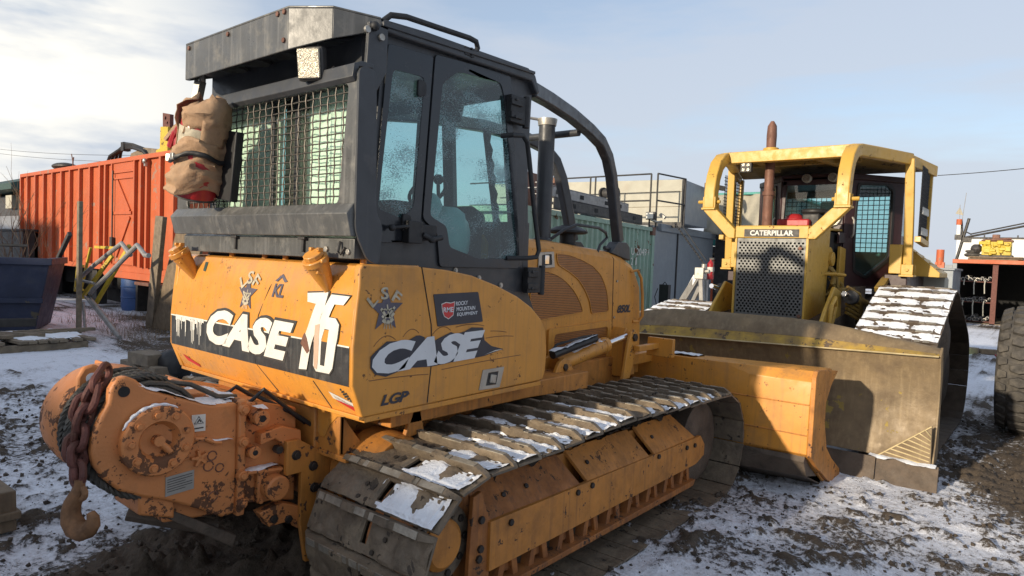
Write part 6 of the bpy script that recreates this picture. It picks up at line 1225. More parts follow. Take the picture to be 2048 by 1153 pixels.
s_ = MB(); ubox(s_, .1, 3.7, -.03, .07, .50, .60); s_.build('side_rail', M['navybin'], U, .008)
s_ = MB(); s_.tube([up_(2.6, .3, 1.42), up_(2.6, .3, 1.66), up_(.42, .3, 1.66), up_(.42, .3, 1.42)], 0, rect=(.05, .05)); s_.build('lid_frame', M['iron'], U, .004)
# railings, frames and planks leaning in front of the container
s_ = MB(); s_.box(4.96, 5.04, 15.60, 15.72, -.12, 2.62); o = s_.build('timber_post', M['woodg'], None, .01); tag(o, 'tall grey timber post standing beside the navy dumpster', 'post')
s_ = MB(); s_.tube([(5.05, 16.4, 1.95), (5.1, 17.3, 1.38)], 0, rect=(.08, .10)); s_.tube([(5.1, 17.3, 1.38), (5.15, 18.4, .66)], 0, rect=(.08, .10)); o = s_.build('steel_prop', M['iron'], None, .01); tag(o, 'dark slanted steel prop behind the tall timber post', 'prop')
F = thing('stair_railing', 'grey bent pipe stair railing leaning before the orange container', 'railing', (5.35, 15.2, -.1))
s_ = MB(); s_.tube([(5.3, 13.05, 1.585), (5.3, 13.20, 1.58), (5.3, 13.57, 1.77), (5.3, 15.0, 1.12), (5.3, 15.75, .80), (5.3, 15.95, .68), (5.3, 15.9, .55), (5.3, 15.2, .28), (5.3, 14.35, -.08)], .045, 10); s_.build('top_pipe', M['pipe'], F)
s_ = MB(); s_.tube([(5.5, 14.4, 1.56), (5.5, 14.85, 1.79), (5.5, 16.3, 1.30), (5.5, 17.3, .92)], .045, 10); s_.build('top_pipe', M['pipe'], F)
s_ = MB(); s_.tube([(5.45, 17.25, .93), (5.3, 15.75, .92)], .03, 8); s_.tube([(5.35, 16.5, .46), (5.2, 15.9, -.1)], .03, 8); s_.tube([(5.25, 16.1, .62), (5.3, 14.5, -.08)], .02, 8); s_.build('cross_pipe', M['pipe'], F)
F2 = thing('ladder_frame', 'yellow steel ladder frame leaning behind the grey pipe railing', 'ladder', (5.8, 16.8, .4))
s_ = MB(); s_.tube([(5.9, 15.5, 1.75), (5.6, 16.5, .43)], 0, rect=(.06, .08)); s_.tube([(5.9, 16.45, 1.5), (5.6, 17.35, .50)], 0, rect=(.06, .08)); s_.build('stringer', M['yel'], F2, .004)
s_ = MB(); s_.tube([(5.8, 17.15, 1.68), (5.8, 16.0, 1.68)], 0, rect=(.06, .06)); s_.tube([(5.7, 18.0, 1.22), (5.7, 17.6, 1.22)], 0, rect=(.05, .05)); s_.tube([(5.7, 18.1, .68), (5.7, 17.6, .66)], 0, rect=(.05, .05)); s_.tube([(5.7, 17.95, 1.2), (5.7, 18.12, .6)], 0, rect=(.05, .05)); s_.tube([(5.7, 17.15, 1.66), (5.7, 17.75, .62)], 0, rect=(.05, .05)); s_.build('rungs', M['yel'], F2, .004)
s_ = MB(); s_.add([(6.2, 14.98, 2.41), (6.2, 14.62, 2.38), (6.5, 15.78, -.1), (6.5, 16.15, -.12), (6.3, 14.98, 2.41), (6.3, 14.62, 2.38), (6.6, 15.78, -.1), (6.6, 16.15, -.12)], [(0,1,2,3),(7,6,5,4),(0,4,5,1),(1,5,6,2),(2,6,7,3),(3,7,4,0)]); o = s_.build('plank', M['woodg'], None, .01); tag(o, 'long grey beam leaning in front of the orange container, left of the slotted board', 'plank')
plate('plank', M['wood'], None, [(14.52, 2.37), (13.3, 2.32), (14.3, -.05), (15.82, -.12)], [[(14.35, 1.26), (14.22, 1.26), (14.27, 1.14), (14.40, 1.14)], [(14.52, .98), (14.12, .98), (14.14, .93), (14.54, .93)], [(14.64, .84), (14.25, .84), (14.27, .79), (14.66, .79)]], 'x', 6.5, .06, .004)
o = bpy.context.scene.objects['plank.001']; tag(o, 'wide brown board with cut slots leaning right of the long grey beam', 'board')
s_ = MB(); s_.lathe([(-.12, .42), (.0, .46), (.25, .46), (.27, .48), (.29, .46), (.55, .46), (.57, .48), (.59, .46), (.86, .46), (.88, .42)], (8.0, 20.3, .0), 'z', 28); o = s_.build('drum', M['blue']); tag(o, 'blue steel drum standing in shade under the orange container', 'drum')
s_ = MB(); s_.box(7.2, 7.4, 15.2, 18.6, .72, .80); o = s_.build('iron_beam', M['rustpipe'], None, .01); tag(o, 'thin rusty beam running under the orange container', 'beam')
# pallet with snowy boards
Pt = thing('pallet', 'flat timber pallet of dark boards dusted with snow, left of the near bulldozer', 'pallet', (3.9, 14.3, -.1))
s_ = MB(); s_.box(3.0, 4.45, 13.45, 13.53, -.12, .0); s_.build('runner', M['woodg'], Pt, .006); s_ = MB(); s_.box(3.0, 4.5, 14.9, 15.0, -.12, .0); s_.build('runner', M['woodg'], Pt, .006)
rg = random.Random(2); s_ = MB(); s2_ = MB()
for k in range(9):
    x = 3.05+.17*k; a = rg.uniform(-.12, .12); s_.obox((x, 14.3, .035+.01*rg.random()), (.13, 1.8, .05), (0, 0, a)); 
for k in range(6):
    c = (3.1+.22*k, 14.1+rg.uniform(-.2, .4), .10+.02*rg.random()); s_.obox(c, (.16, .9+.5*rg.random(), .06), (0, .05, 1.2+rg.uniform(-.6, .6)))
s_.build('boards', M['woodg'], Pt, .006)
s_ = MB(); patch(s_, 3.05, 4.5, 13.5, 15.1, lambda x, y, h: (x, y, .062+h), 3, .5, .05, (40, 40), 0, 3); s_.build('snow', M['snow'], Pt)
s_ = MB(); s_.obox((3.60, 15.55, .18), (.12, 1.2, .16), (0, 0, 1.35)); o = s_.build('timber', M['iron'], None, .01); tag(o, 'short dark timber lying at the back edge of the snowy pallet', 'timber')
for c, rz, lab, sz in (((4.10, 10.05, .155), .1, 'timber block stacked on top of two others beside the near bulldozer', (.32, .55, .17)), ((4.12, 10.45, -.01), .05, 'lower left timber block under the top block', (.30, .50, .16)), ((4.15, 9.80, .0), -.05, 'lower right timber block nearest the tyre, under the top block', (.32, .48, .17))):
    s_ = MB(); s_.obox(c, sz, (0, 0, rz)); o = s_.build('timber_block', M['woodg'], None, .01); tag(o, lab, 'timber block', 'stacked timber blocks')
W1 = thing('wheel', 'small black trailer wheel lying behind the near bulldozer', 'wheel', (4.6, 9.3, -.1))
s_ = MB(); s_.lathe([(-.10, .16), (-.11, .27), (-.05, .30), (.05, .30), (.11, .27), (.10, .16)], (4.6, 9.2, .17), 'y', 28); s_.build('tyre', M['tyre'], W1); s_ = MB(); s_.lathe([(-.09, .0), (-.08, .06), (-.05, .13), (-.10, .165), (.08, .165)], (4.6, 9.2, .17), 'y', 24); s_.build('rim', M['zinc'], W1)
s_ = MB(); s_.ball((4.35, 9.75, .08), .26, 8, (1, 1.1, .9), 4, .1); o = s_.build('rubber_bundle', M['black']); tag(o, 'dark bundle of rubber between the timber blocks and small wheel', 'rubber bundle')
s_ = MB(); s_.prism([(5.70, -.12), (5.70, .14), (5.16, .16), (5.14, -.1)], 'x', 1.05, 1.30); s_.box(1.05, 1.32, 5.12, 5.7, -.02, .03); o = s_.build('timber_offcut', M['wood'], None, .008); tag(o, 'pale brown timber offcut in the lower left corner', 'timber offcut')
# dry grass under the container and by the bin; bare shrub
rg = random.Random(9); s_ = MB()
for i in range(2600):
    x = rg.uniform(5.3, 8.6); y = rg.uniform(13.2, 19.5)
    if fbm(np.array([x*1.2]), np.array([y*1.2]))[0] < .47: continue
    h = .08+.22*rg.random(); a = rg.uniform(0, 6.28); dx, dy = .06*math.cos(a), .06*math.sin(a); z0 = -.13; l_ = rg.uniform(-.12, .12)
    s_.add([(x-dx*.08, y-dy*.08, z0), (x+dx*.08, y+dy*.08, z0), (x+dx+l_, y+dy+l_*.5, z0+h)], [(0,1,2)])
o = s_.build('dry_grass', M['grass'], smooth=0); tag(o, 'thin dry brown grass growing before the orange container', 'dry grass', kind='stuff')
Sh = thing('bare_shrub', 'leafless thin shrub standing before the far end of the orange container', 'shrub', (6.6, 27.6, -.1)); rg = random.Random(21)
def twig(mb, p, d, ln, r, depth):
    pts = [p]; q = p
    for k in range(4):
        d = (d+Vector((rg.uniform(-.2, .2), rg.uniform(-.25, .25), rg.uniform(-.12, .12)))).normalized(); q = q+d*ln/4; pts.append(q)
    mb.tube(pts, [r, r*.85, r*.7, r*.55, r*.4], 4)
    if depth:
        for k in range(3): s0 = pts[1+k]; dd = (d+Vector((rg.uniform(-.5, .5), rg.uniform(-.9, .9), rg.uniform(-.2, .6)))).normalized(); twig(mb, s0, dd, ln*.62, r*.55, depth-1)
for k in range(9):
    s_ = MB(); twig(s_, Vector((6.5+.2*rg.random(), 27.9-.35*k*rg.random(), -.1)), Vector((rg.uniform(-.1, .1), rg.uniform(-.9, .6), 1)).normalized(), 2.6+1.3*rg.random(), .018, 2); s_.build('stem', M['wood'], Sh)
for k, (ya, za, yb, zb_) in enumerate(((172, 20.6, -60, 6.0), (172, 19.4, -60, 4.9))):
    pts = [(40+.0*t, ya+(yb-ya)*t, za+(zb_-za)*t-3.0*4*t*(1-t)*.35) for t in seglist(0, 1, 30)]
for k, (z0, z1, lab) in enumerate(((20.6, 13.6, 'upper thin power line sagging across the sky at the left'), (19.7, 12.6, 'lower thin power line sagging across the sky at the left'))):
    s_ = MB(); s_.tube([(40, 175-85*t, z0+(z1-z0)*t-2.0*t*(1-t)) for t in seglist(0, 1, 16)], .035, 5); o = s_.build('power_line', M['iron']); tag(o, lab, 'power line')

# ================================================================ behind, between the two machines
G = thing('shipping_container', 'faded green corrugated shipping container behind the orange bulldozer nose', 'container', (11.3, 8.1, -.1))
gd_ = Vector((5.25, .72)).normalized(); gn_ = Vector((-gd_.y, gd_.x))
def gpt(u, w, z): return (8.3+gd_.x*u+gn_.x*w, 6.57+gd_.y*u+gn_.y*w, z)
def gbox(mb, u0, u1, w0, w1, z0, z1, mi=0):
    v = [gpt(u, w, z) for u in (u0, u1) for w in (w0, w1) for z in (z0, z1)]; mb.add(v, [(0,1,3,2),(4,6,7,5),(0,4,5,1),(2,3,7,6),(0,2,6,4),(1,5,7,3)], mi)
UL = 6.06
s_ = MB(); zig = []; u = .15
while u < UL-.2: zig += [(u, .0), (u+.07, .0), (u+.11, .045), (u+.20, .045)]; u += .24
zig += [(UL-.15, 0), (UL-.15, 2.4), (.15, 2.4)]
s_.loft([[gpt(a, b_, .05) for a, b_ in zig], [gpt(a, b_, 2.58) for a, b_ in zig]]); s_.build('wall', M['grcont'], G, 0, 25)
s_ = MB(); gbox(s_, 0, UL, -.02, .10, 2.56, 2.65); gbox(s_, 0, UL, 2.34, 2.44, 2.56, 2.65); gbox(s_, 0, .14, 0, 2.44, 2.56, 2.65); gbox(s_, UL-.14, UL, 0, 2.44, 2.56, 2.65); gbox(s_, .1, UL-.1, .1, 2.34, 2.60, 2.63); gbox(s_, 0, .16, -.02, .12, -.1, 2.56); gbox(s_, UL-.16, UL, -.02, .12, -.1, 2.56); gbox(s_, 0, UL, -.02, .1, -.1, .06); s_.build('corner_frame', M['grcont'], G, .006)
s_ = MB(); gbox(s_, UL-.20, UL+.01, -.03, .14, 2.47, 2.66); s_.build('corner_casting', M['rustpipe'], G, .01)
def gtext(s, u0, z0, w_, h_): text('container_number', M['white'], G, s, lambda a, b_: gpt(u0+a*w_, -.008, z0+b_*h_), .0)
gtext('U 2049', 4.62, 1.98, .95, .16); gtext('2', 4.62, 1.76, .12, .16); gtext('1', 4.90, 1.76, .06, .16); gtext('4', 5.66, 2.0, .09, .14)
# racks of steel beams on its roof
for nm, zoff, w0, u0, u1, m_, lab in (('grey', 3.04, .35, 1.0, 5.25, 'pipe', 'grey perforated steel channel, the upper one on the green container'), ('black', 2.80, .12, 1.2, 5.55, 'iron', 'black steel channel, the lower one on the green container')):
    s_ = MB(); v = []
    gbox(s_, u0, u1, w0, w0+.22, zoff, zoff+.02); gbox(s_, u0, u1, w0, w0+.02, zoff-.09, zoff+.09); gbox(s_, u0, u1, w0, w0+.06, zoff+.09, zoff+.11); gbox(s_, u0, u1, w0, w0+.06, zoff-.11, zoff-.09)
    o = s_.build('steel_channel', M[m_], None, .008); tag(o, lab, 'steel channel', 'steel channels on the green container')
    s_ = MB()
    for q in (u0+.7, u0+1.7, u0+2.9, u1-.6): gbox(s_, q, q+.16, w0-.006, w0-.001, zoff-.035, zoff+.045)
    h_ = s_.build('cutout', M['dark'], o)
s_ = MB(); a = Vector(gpt(4.35, .30, 3.30)); s_.tube([a, a+Vector((.02, .30, 0))], .10, 16); s_.tube([a+Vector((0, .3, 0)), a+Vector((.01, .34, 0))], .13, 16); s_.tube([a, a-Vector((0, .03, 0))], .13, 16); o = s_.build('cable_roller', M['iron']); tag(o, 'small dark roller standing on the stacked steel channels', 'roller')
s_ = MB()
for q in (2.2, 4.4): gbox(s_, q, q+.12, .2, 1.6, 2.65, 2.70)
o = s_.build('timber_bearers', M['wood'], None, .004); tag(o, 'timber bearers under the steel channels on the green container', 'bearers')
s_ = MB(); patch(s_, .2, 5.6, .0, 1.5, lambda x, y, h: gpt(x, y, 2.652+h), 5, .45, .03, (60, 20), 0, 2); o = s_.build('snow', M['snow']); tag(o, 'thin snow lying on the green container roof', 'snow', kind='stuff')
s_ = MB(); gbox(s_, 1.5, 2.3, .9, 1.3, 2.66, 3.42); gbox(s_, 2.3, 2.9, .95, 1.2, 3.2, 3.34); gbox(s_, 2.75, 2.9, .95, 1.2, 3.34, 3.46); o = s_.build('rusty_bracket', M['rustpipe'], None, .01); tag(o, 'rusty brown steel bracket standing behind the channels on the green container', 'bracket')
# grey steel shed beside it
J = thing('steel_shed', 'grey sheet-steel shed with tall doors beside the green container', 'shed', (16.8, 8.8, -.1))
jd = Vector((4.95, .58)).normalized(); jn = Vector((-jd.y, jd.x))
def jpt(u, w, z): return (14.36+jd.x*u+jn.x*w, 7.42+jd.y*u+jn.y*w, z)
def jbox(mb, u0, u1, w0, w1, z0, z1, mi=0):
    v = [jpt(u, w, z) for u in (u0, u1) for w in (w0, w1) for z in (z0, z1)]; mb.add(v, [(0,1,3,2),(4,6,7,5),(0,4,5,1),(2,3,7,6),(0,2,6,4),(1,5,7,3)], mi)
s_ = MB(); jbox(s_, 0, 4.95, .05, 2.6, -.15, 2.72); s_.build('wall', M['greydoor'], J, .01)
s_ = MB(); jbox(s_, .04, 1.62, 0, .05, -.1, 2.60); s_.build('door', M['greydoor'], J, .006); s_ = MB(); jbox(s_, 1.66, 4.9, 0, .05, -.1, 2.60); s_.build('door', M['greydoor'], J, .006)
s_ = MB(); jbox(s_, .3, 4.97, -.06, .05, 2.60, 2.78); s_.build('lintel', M['greydoor'], J, .008)
s_ = MB(); s_.tube([jpt(1.64, -.02, 0), jpt(1.64, -.02, 2.6)], .02, 8); s_.build('door_rod', M['iron'], J)
for i_, z_ in enumerate((1.78, 1.70, 1.62)): s_ = MB(); jbox(s_, 4.1, 4.55, -.006, -.001, z_, z_+.035); s_.build('door_notice', M['iron'], J)
H_ = thing('rooftop_box', 'tall pale boarded box with a grey side standing on the grey steel shed', 'shed', (16.5, 10, 2.8))
s_ = MB(); s_.prism([(7.30, 2.86), (13.5, 2.86), (13.5, 4.05), (7.30, 3.92)], 'x', 15.46, 15.5); s_.build('pale_wall', M['beige'], H_, .004)
s_ = MB(); s_.add([(15.5, 7.28, 2.84), (17.62, 7.53, 2.84), (17.62, 7.53, 3.92), (15.5, 7.28, 3.93), (15.5, 13.5, 2.84), (17.62, 13.5, 2.84), (17.62, 13.5, 3.95), (15.5, 13.5, 4.04)], [(0,1,2,3),(4,7,6,5),(0,4,5,1),(1,5,6,2),(2,6,7,3),(3,7,4,0)]); s_.build('grey_wall', M['greydoor'], H_, .006)
s_ = MB(); s_.tube([(16.9, 7.3, 3.94), (18.0, 7.25, 3.96)], 0, rect=(.10, .12)); s_.build('roof_timber', M['wood'], H_, .005)
for z in (3.25, 3.62): s_ = MB(); s_.box(15.455, 15.46, 7.3, 13.4, z, z+.012); s_.build('board_joint', M['woodg'], H_)
s_ = MB(); s_.box(15.36, 15.42, 7.2, 13.5, 2.72, 2.86); s_.build('sill_beam', M['iron'], H_, .004)
RL = thing('railing', 'thin dark pipe railing round the roof between green container and pale box', 'railing', (14.5, 8.5, 2.7))
for y in (7.55, 7.38, 9.1, 9.25, 10.9): s_ = MB(); s_.tube([(14.32, y, 2.62), (14.32, y, 3.93)], .022, 8); s_.build('post', M['iron'], RL)
s_ = MB(); s_.tube([(15.40, 7.22, 2.75), (15.40, 7.22, 3.92)], .035, 8); s_.build('post', M['iron'], RL); s_ = MB(); s_.tube([(15.36, 7.16, 2.75), (15.36, 7.16, 3.92)], .022, 8); s_.build('post', M['iron'], RL)
for z in (3.30, 3.93): s_ = MB(); s_.tube([(14.32, 7.55, z), (14.32, 13.4, z)], .020, 8); s_.build('rail', M['iron'], RL); s_ = MB(); s_.tube([(14.32, 7.38, z), (15.36, 7.16, z-.02)], .020, 8); s_.build('rail', M['iron'], RL)
FLD = thing('floodlight', 'small floodlight pair on the corner of the grey steel shed roof', 'floodlight', (14.3, 7.35, 2.78))
s_ = MB(); s_.box(14.16, 14.22, 7.38, 7.56, 2.86, 3.0); s_.build('head', M['white'], FLD, .008); s_ = MB(); s_.box(14.18, 14.24, 7.34, 7.58, 2.84, 3.02); s_.build('housing', M['iron'], FLD, .008)
s_ = MB(); s_.tube([(14.2, 7.45, 2.84), (14.25, 7.3, 2.78), (14.3, 7.2, 2.80)], .03, 8); s_.obox((14.2, 7.15, 2.92), (.08, .16, .07), (.6, 0, 0)); s_.build('arm', M['zinc'], FLD, .004)
s_ = MB(); s_.box(13.92, 14.05, 6.78, 7.01, .80, 1.34); s_.tube([(13.98, 6.85, 1.34), (13.98, 6.9, 1.40), (13.98, 6.95, 1.34)], .012, 6); s_.tube([(13.9, 7.03, 1.25), (13.9, 7.10, 1.05), (13.9, 7.04, .85)], .010, 6); s_.box(13.9, 14.05, 6.85, 6.95, -.1, .8); o = s_.build('heater', M['black'], None, .01); tag(o, 'narrow black box heater with looping cables before the grey shed door', 'heater')
A_ = thing('trailer_hitch', 'snowy grey A-frame trailer hitch with chain in front of the grey shed', 'trailer hitch', (12.0, 5.4, -.1))
s_ = MB(); s_.tube([(12.2, 5.85, .70), (12.0, 5.25, 1.58)], 0, rect=(.10, .14)); s_.tube([(12.05, 5.12, .6), (12.0, 5.18, 1.55)], 0, rect=(.08, .10)); s_.tube([(12.1, 5.50, .8), (12.0, 5.20, 1.40)], 0, rect=(.06, .08)); s_.box(11.9, 12.3, 4.9, 6.0, -.1, .65); s_.build('frame', M['pipe'], A_, .008)
s_ = MB(); s_.obox((12.0, 5.2, 1.66), (.16, .18, .22)); s_.cyl((12.0, 5.14, 1.74), (12.0, 5.14, 1.84), .05, 12); s_.tube([(12.0, 5.02, 1.70), (12.0, 5.30, 1.68)], .04, 10); s_.build('coupler', M['zinc'], A_, .01)
s_ = MB()
for k in range(16):
    t_ = k/15.; a = Vector((12.1+.9*t_, 5.20+1.05*t_, 1.86+.80*t_)); d = Vector((.9, 1.05, .8)).normalized()*.035; s_.tube([a-d, a+d], .018, 6)
s_.tube([(12.05, 5.12, 1.9), (12.9, 6.05, 2.62)], .012, 6); s_.build('chain', M['iron'], A_)
s_ = MB(); s_.tube([(12.14, 5.72, .9), (11.97, 5.28, 1.60)], 0, rect=(.03, .10)); s_.build('snow', M['snow'], A_)
X2 = thing('fire_extinguisher', 'small red fire extinguisher on the corner of the grey shed, left of the yellow dozer', 'fire extinguisher', (14.5, 6.05, 1.5))
s_ = MB(); s_.lathe([(0, .06), (.01, .075), (.36, .075), (.42, .03), (.46, .03)], (14.5, 6.05, 1.50), 'z', 18); s_.build('cylinder', M['exred'], X2); s_ = MB(); s_.lathe([(.18, .077), (.28, .077)], (14.5, 6.05, 1.5), 'z', 18); s_.build('label', M['white'], X2); s_ = MB(); s_.box(14.47, 14.53, 5.98, 6.08, 1.95, 1.99); s_.tube([(14.5, 6.05, 1.94), (14.42, 5.95, 1.9), (14.42, 5.96, 1.6)], .012, 6); s_.build('valve', M['iron'], X2)
s_ = MB(); s_.box(14.45, 14.55, 6.1, 6.2, -.1, 1.6); o = s_.build('stand_post', M['pipe'], None, .01); tag(o, 'grey post holding the small red extinguisher', 'post')
s_ = MB(); rg = random.Random(31)
for k in range(5): s_.tube([(13.5+.1*k, 5.6, 1.0), (13.6+.1*k, 5.45, 1.12+.05*rg.random()), (13.7, 5.25, 1.1), (13.8, 5.05, .98-.03*k)], .02, 7)
s_.ball((13.6, 5.55, .95), .14, 6, (1, 1, .8)); s_.box(13.3, 14.0, 4.9, 5.8, -.1, .9); o = s_.build('cable_reel_box', M['iron'], None, .02); tag(o, 'dark box heaped with looped cables behind the yellow bulldozer track', 'cable box')
E2 = thing('shipping_container', 'distant small orange container end with white markings, left of the yellow dozer grille', 'container', (22.8, 9, -.1))
s_ = MB(); s_.box(22.0, 27, 8.68, 10.9, -.1, 2.12); s_.build('wall', M['orcont'], E2, .01)
for k in range(7): s_ = MB(); s_.box(21.95, 22.0, 8.75+.3*k, 8.80+.3*k, 0, 2.05); s_.build('rib', M['orcont'], E2)
for k in range(2): s_ = MB(); s_.box(21.94, 21.948, 8.72+.16*k, 8.80+.16*k, 1.25, 1.55); s_.build('marking', M['white'], E2)
s_ = MB(); s_.box(21.6, 21.8, 8.45, 8.60, -.1, 2.16); o = s_.build('pale_post', M['white'], None, .01); tag(o, 'pale post beside the distant small orange container', 'post')
V1 = thing('truck_body', 'teal equipment skid on dark trucks, left of the yellow bulldozer', 'equipment skid', (20, 8, 2.0))
s_ = MB(); s_.box(20.0, 24, 6.9, 8.5, 2.45, 2.62); s_.box(20, 24, 6.9, 8.5, 2.80, 2.88); s_.box(20.05, 20.2, 7.0, 8.45, 2.60, 2.82); s_.build('skid', M['teal'], V1, .01)
s_ = MB(); s_.box(20.02, 24, 6.9, 8.7, 2.03, 2.42); s_.box(19.95, 20.05, 7.9, 8.0, 2.0, 2.95); s_.box(20.5, 23.5, 7.0, 8.4, -.1, 2.05); s_.build('deck', M['iron'], V1, .01); s_ = MB(); s_.box(19.9, 24, 6.8, 8.9, 2.14, 2.22); s_.build('deck_board', M['wood'], V1, .01)
s_ = MB(); s_.prism([(8.35, 2.88), (8.15, 3.15), (7.9, 3.05), (7.7, 2.88)], 'x', 20.4, 21.0); s_.build('covered_motor', M['iron'], V1, .03)
V2 = thing('covered_truck', 'tall truck load covered by faded torn canvas with a green top rail', 'covered load', (19.5, 7.2, 2.7))
yy_ = seglist(8.1, 6.0, 34); zz2 = seglist(3.88, 2.75, 12)
s_ = MB(); ff = lambda y, z: 19.0+.10*math.sin(y*5.3+z*2)+.06*math.sin(y*13+z*5)-.22*(3.9-z)*.5
s_.loft([[(ff(y, z), y, z+.05*math.sin(y*4)*(z < 2.9)) for z in zz2] for y in yy_], False, closed=False); q_ = s_.build('canvas', M['tarp'], V2, 0, 60); q_.modifiers.new('thickness', 'SOLIDIFY').thickness = .02
s_ = MB(); s_.box(19.3, 24, 6.0, 8.05, 2.9, 3.86); s_.box(19.4, 24, 6.0, 8.0, -.1, 2.9); s_.build('load', M['iron'], V2, .02)
s_ = MB(); s_.box(18.95, 24, 5.9, 8.2, 3.88, 3.95); s_.build('top_rail', M['teal'], V2, .01)
s_ = MB(); s_.prism([(7.15, 3.2), (6.95, 3.2), (6.93, 2.8), (7.2, 2.8)], 'x', 18.86, 18.90); s_.build('canvas_tear', M['dark'], V2)

# ================================================================ right background
k33 = 33/26.
def q33(y, z): return (y*k33, 1.8+(z-1.8)*k33)
RC = thing('storage_container', 'dark open container with an orange roof edge, racks of pipes inside', 'container', (34, 1, -.1))
yl = 2.56*k33; yr = -3.2
s_ = MB(); s_.box(33.0, 39, yl-.02, yl+.08, -.15, 2.5); s_.box(33, 39, yr, yr+.1, -.15, 2.5); s_.box(38.9, 39, yr, yl, -.15, 2.5); s_.box(33.0, 39, yr, yl, 2.34, 2.40); s_.build('wall', M['dark'], RC)  # the shade inside the container is put into these black walls
s_ = MB(); s_.box(32.9, 33.1, yr, yl+.1, 2.34, 2.5); s_.build('roof_edge', M['orcont'], RC, .01)
s_ = MB(); s_.box(32.95, 33.05, yl-.06, yl+.10, -.15, 2.34); s_.box(32.98, 33.0, yl+.1, yl+.7, -.15, 2.25); s_.build('open_door', M['greydoor'], RC, .01)
s_ = MB(); s_.box(33, 33.12, 1.80, 1.98, -.12, 2.3); s_.build('inner_post', M['chain'], RC)
s_ = MB(); s_.box(33, 39, yr, yl, -.14, -.08); s_.build('floor', M['woodg'], RC)
rg = random.Random(17)
for zi, (z0, ) in enumerate(((1.62,), (.78,), (.0,))):
    RK = thing('pipe_rack', ('top', 'middle', 'bottom')[zi]+' shelf of rusty pipe ends inside the open dark container', 'pipe rack', (33.5, 2.5, z0), 'pipe shelves in the dark container')
    s_ = MB(); s_.box(33.15, 35, 1.98, yl-.15, z0-.04, z0); s_.build('shelf', M['chain'], RK)
    for k in range(12):
        r = .035+.04*rg.random(); y = 2.05+k*.085+rg.uniform(-.02, .02); z = z0+r+(.09 if k % 3 == 0 else 0); s_ = MB(); s_.tube([(33.05+.1*rg.random(), y, z), (34.8, y, z)], r, 12); s_.tube([(33.04, y, z), (33.16, y, z)], r*.7, 10, mi=1); s_.build('pipe', [M['zinc'] if k % 4 == 1 else M['pipe'], M['dark']], RK)
    if zi < 2:
        for k in range(3): yq = 2.2+.35*k; s_ = MB(); s_.tube([(33.0, yq, z0+.05), (32.98, yq+.02, z0-.15), (33.0, yq, z0-.42*rg.random()-.15)], .02, 6); s_.build('hanging_strap', M['beige'], RK)
EG = thing('engine', 'old yellow engine block on a wooden pallet atop the open container', 'engine', (33.6, 1.95, 2.5))
s_ = MB(); s_.box(33.1, 34.3, 1.05, 2.85, 2.50, 2.56); s_.box(33.1, 34.3, 1.05, 1.2, 2.5, 2.62); s_.box(33.1, 34.3, 1.05, 2.85, 2.58, 2.64); s_.build('pallet', M['wood'], EG, .01)
rg = random.Random(6); s_ = MB(); s_.box(33.3, 34.1, 1.45, 2.42, 2.70, 3.25)
for k in range(18): s_.obox((33.28, 1.5+.9*rg.random(), 2.75+.5*rg.random()), (.12+.1*rg.random(), .1+.2*rg.random(), .08+.12*rg.random()), (0, 0, rg.uniform(-.2, .2)))
for k in range(6): s_.cyl((33.25, 1.52+.16*k, 3.05+.02*k), (33.3, 1.52+.16*k, 3.05), .06, 10)
s_.build('block', M['yel'], EG, .02)
s_ = MB(); s_.box(33.3, 34.0, 1.4, 2.45, 3.25, 3.33); s_.box(33.4, 33.7, 1.85, 2.1, 3.33, 3.55); s_.tube([(33.3, 1.45, 3.38), (33.3, 2.4, 3.30)], .05, 8); s_.build('manifold', M['rustpipe'], EG, .02)
s_ = MB(); s_.box(33.3, 34.1, 1.38, 2.5, 2.62, 2.72); s_.ball((33.4, 2.6, 2.95), .2, 6, (1, 1, 1.1), 3, .2); s_.build('oil_pan', M['iron'], EG, .02)
s_ = MB(); s_.lathe([(0, .22), (.05, .30), (.12, .30), (.15, .22), (.18, .22), (.2, .27), (.26, .27), (.28, .2)], (33.5, 2.72, 2.62), 'z', 20); o = s_.build('small_tyres', M['tyre']); tag(o, 'two small tyres stacked beside the yellow engine on the container roof', 'tyres')
TR = thing('box_trailer', 'white box trailer behind the open container at the right', 'trailer', (40.5, -1, .4))
s_ = MB(); s_.box(39.6, 42, -6, 3.92, 2.3, 3.72); s_.box(39.8, 41.5, -6, 3.7, .4, 2.3); s_.build('body', M['whitev'], TR, .02)
s_ = MB(); s_.box(39.56, 39.6, -6, 3.9, 3.66, 3.74)
for y in (2.8, 1.5, .2, -1): s_.cyl((39.58, y, 3.72), (39.58, y, 3.84), .03, 6)
s_.build('top_trim', M['iron'], TR)
CR_ = thing('crane_boom', 'black lattice crane boom and mast rising over the white trailer', 'crane boom', (35.5, 3, 2.5))
k28 = 35.3/28.
c28 = lambda y, z: (35.3, y*k28, 1.8+(z-1.8)*k28)
s_ = MB(); s_.tube([c28(2.45, 3.82), c28(2.75, 2.31)], .06, 10); s_.build('mast', M['iron'], CR_)
s_ = MB(); s_.tube([c28(2.40, 3.27), c28(-.2, 3.93)], .03, 8); s_.tube([c28(2.52, 3.16), c28(-.2, 3.82)], .045, 8); s_.tube([c28(2.53, 3.36), c28(2.34, 3.26)], .03, 6); s_.tube([c28(2.66, 3.72), c28(2.60, 3.1)], .04, 6); s_.box(35.2, 35.5, 2.35*k28, 2.6*k28, 3.3, 3.5); s_.build('boom', M['iron'], CR_)
BE = thing('beacon_post', 'pale post with an orange beacon beside the crane mast', 'beacon', (35.2, 3.4, 2.6))
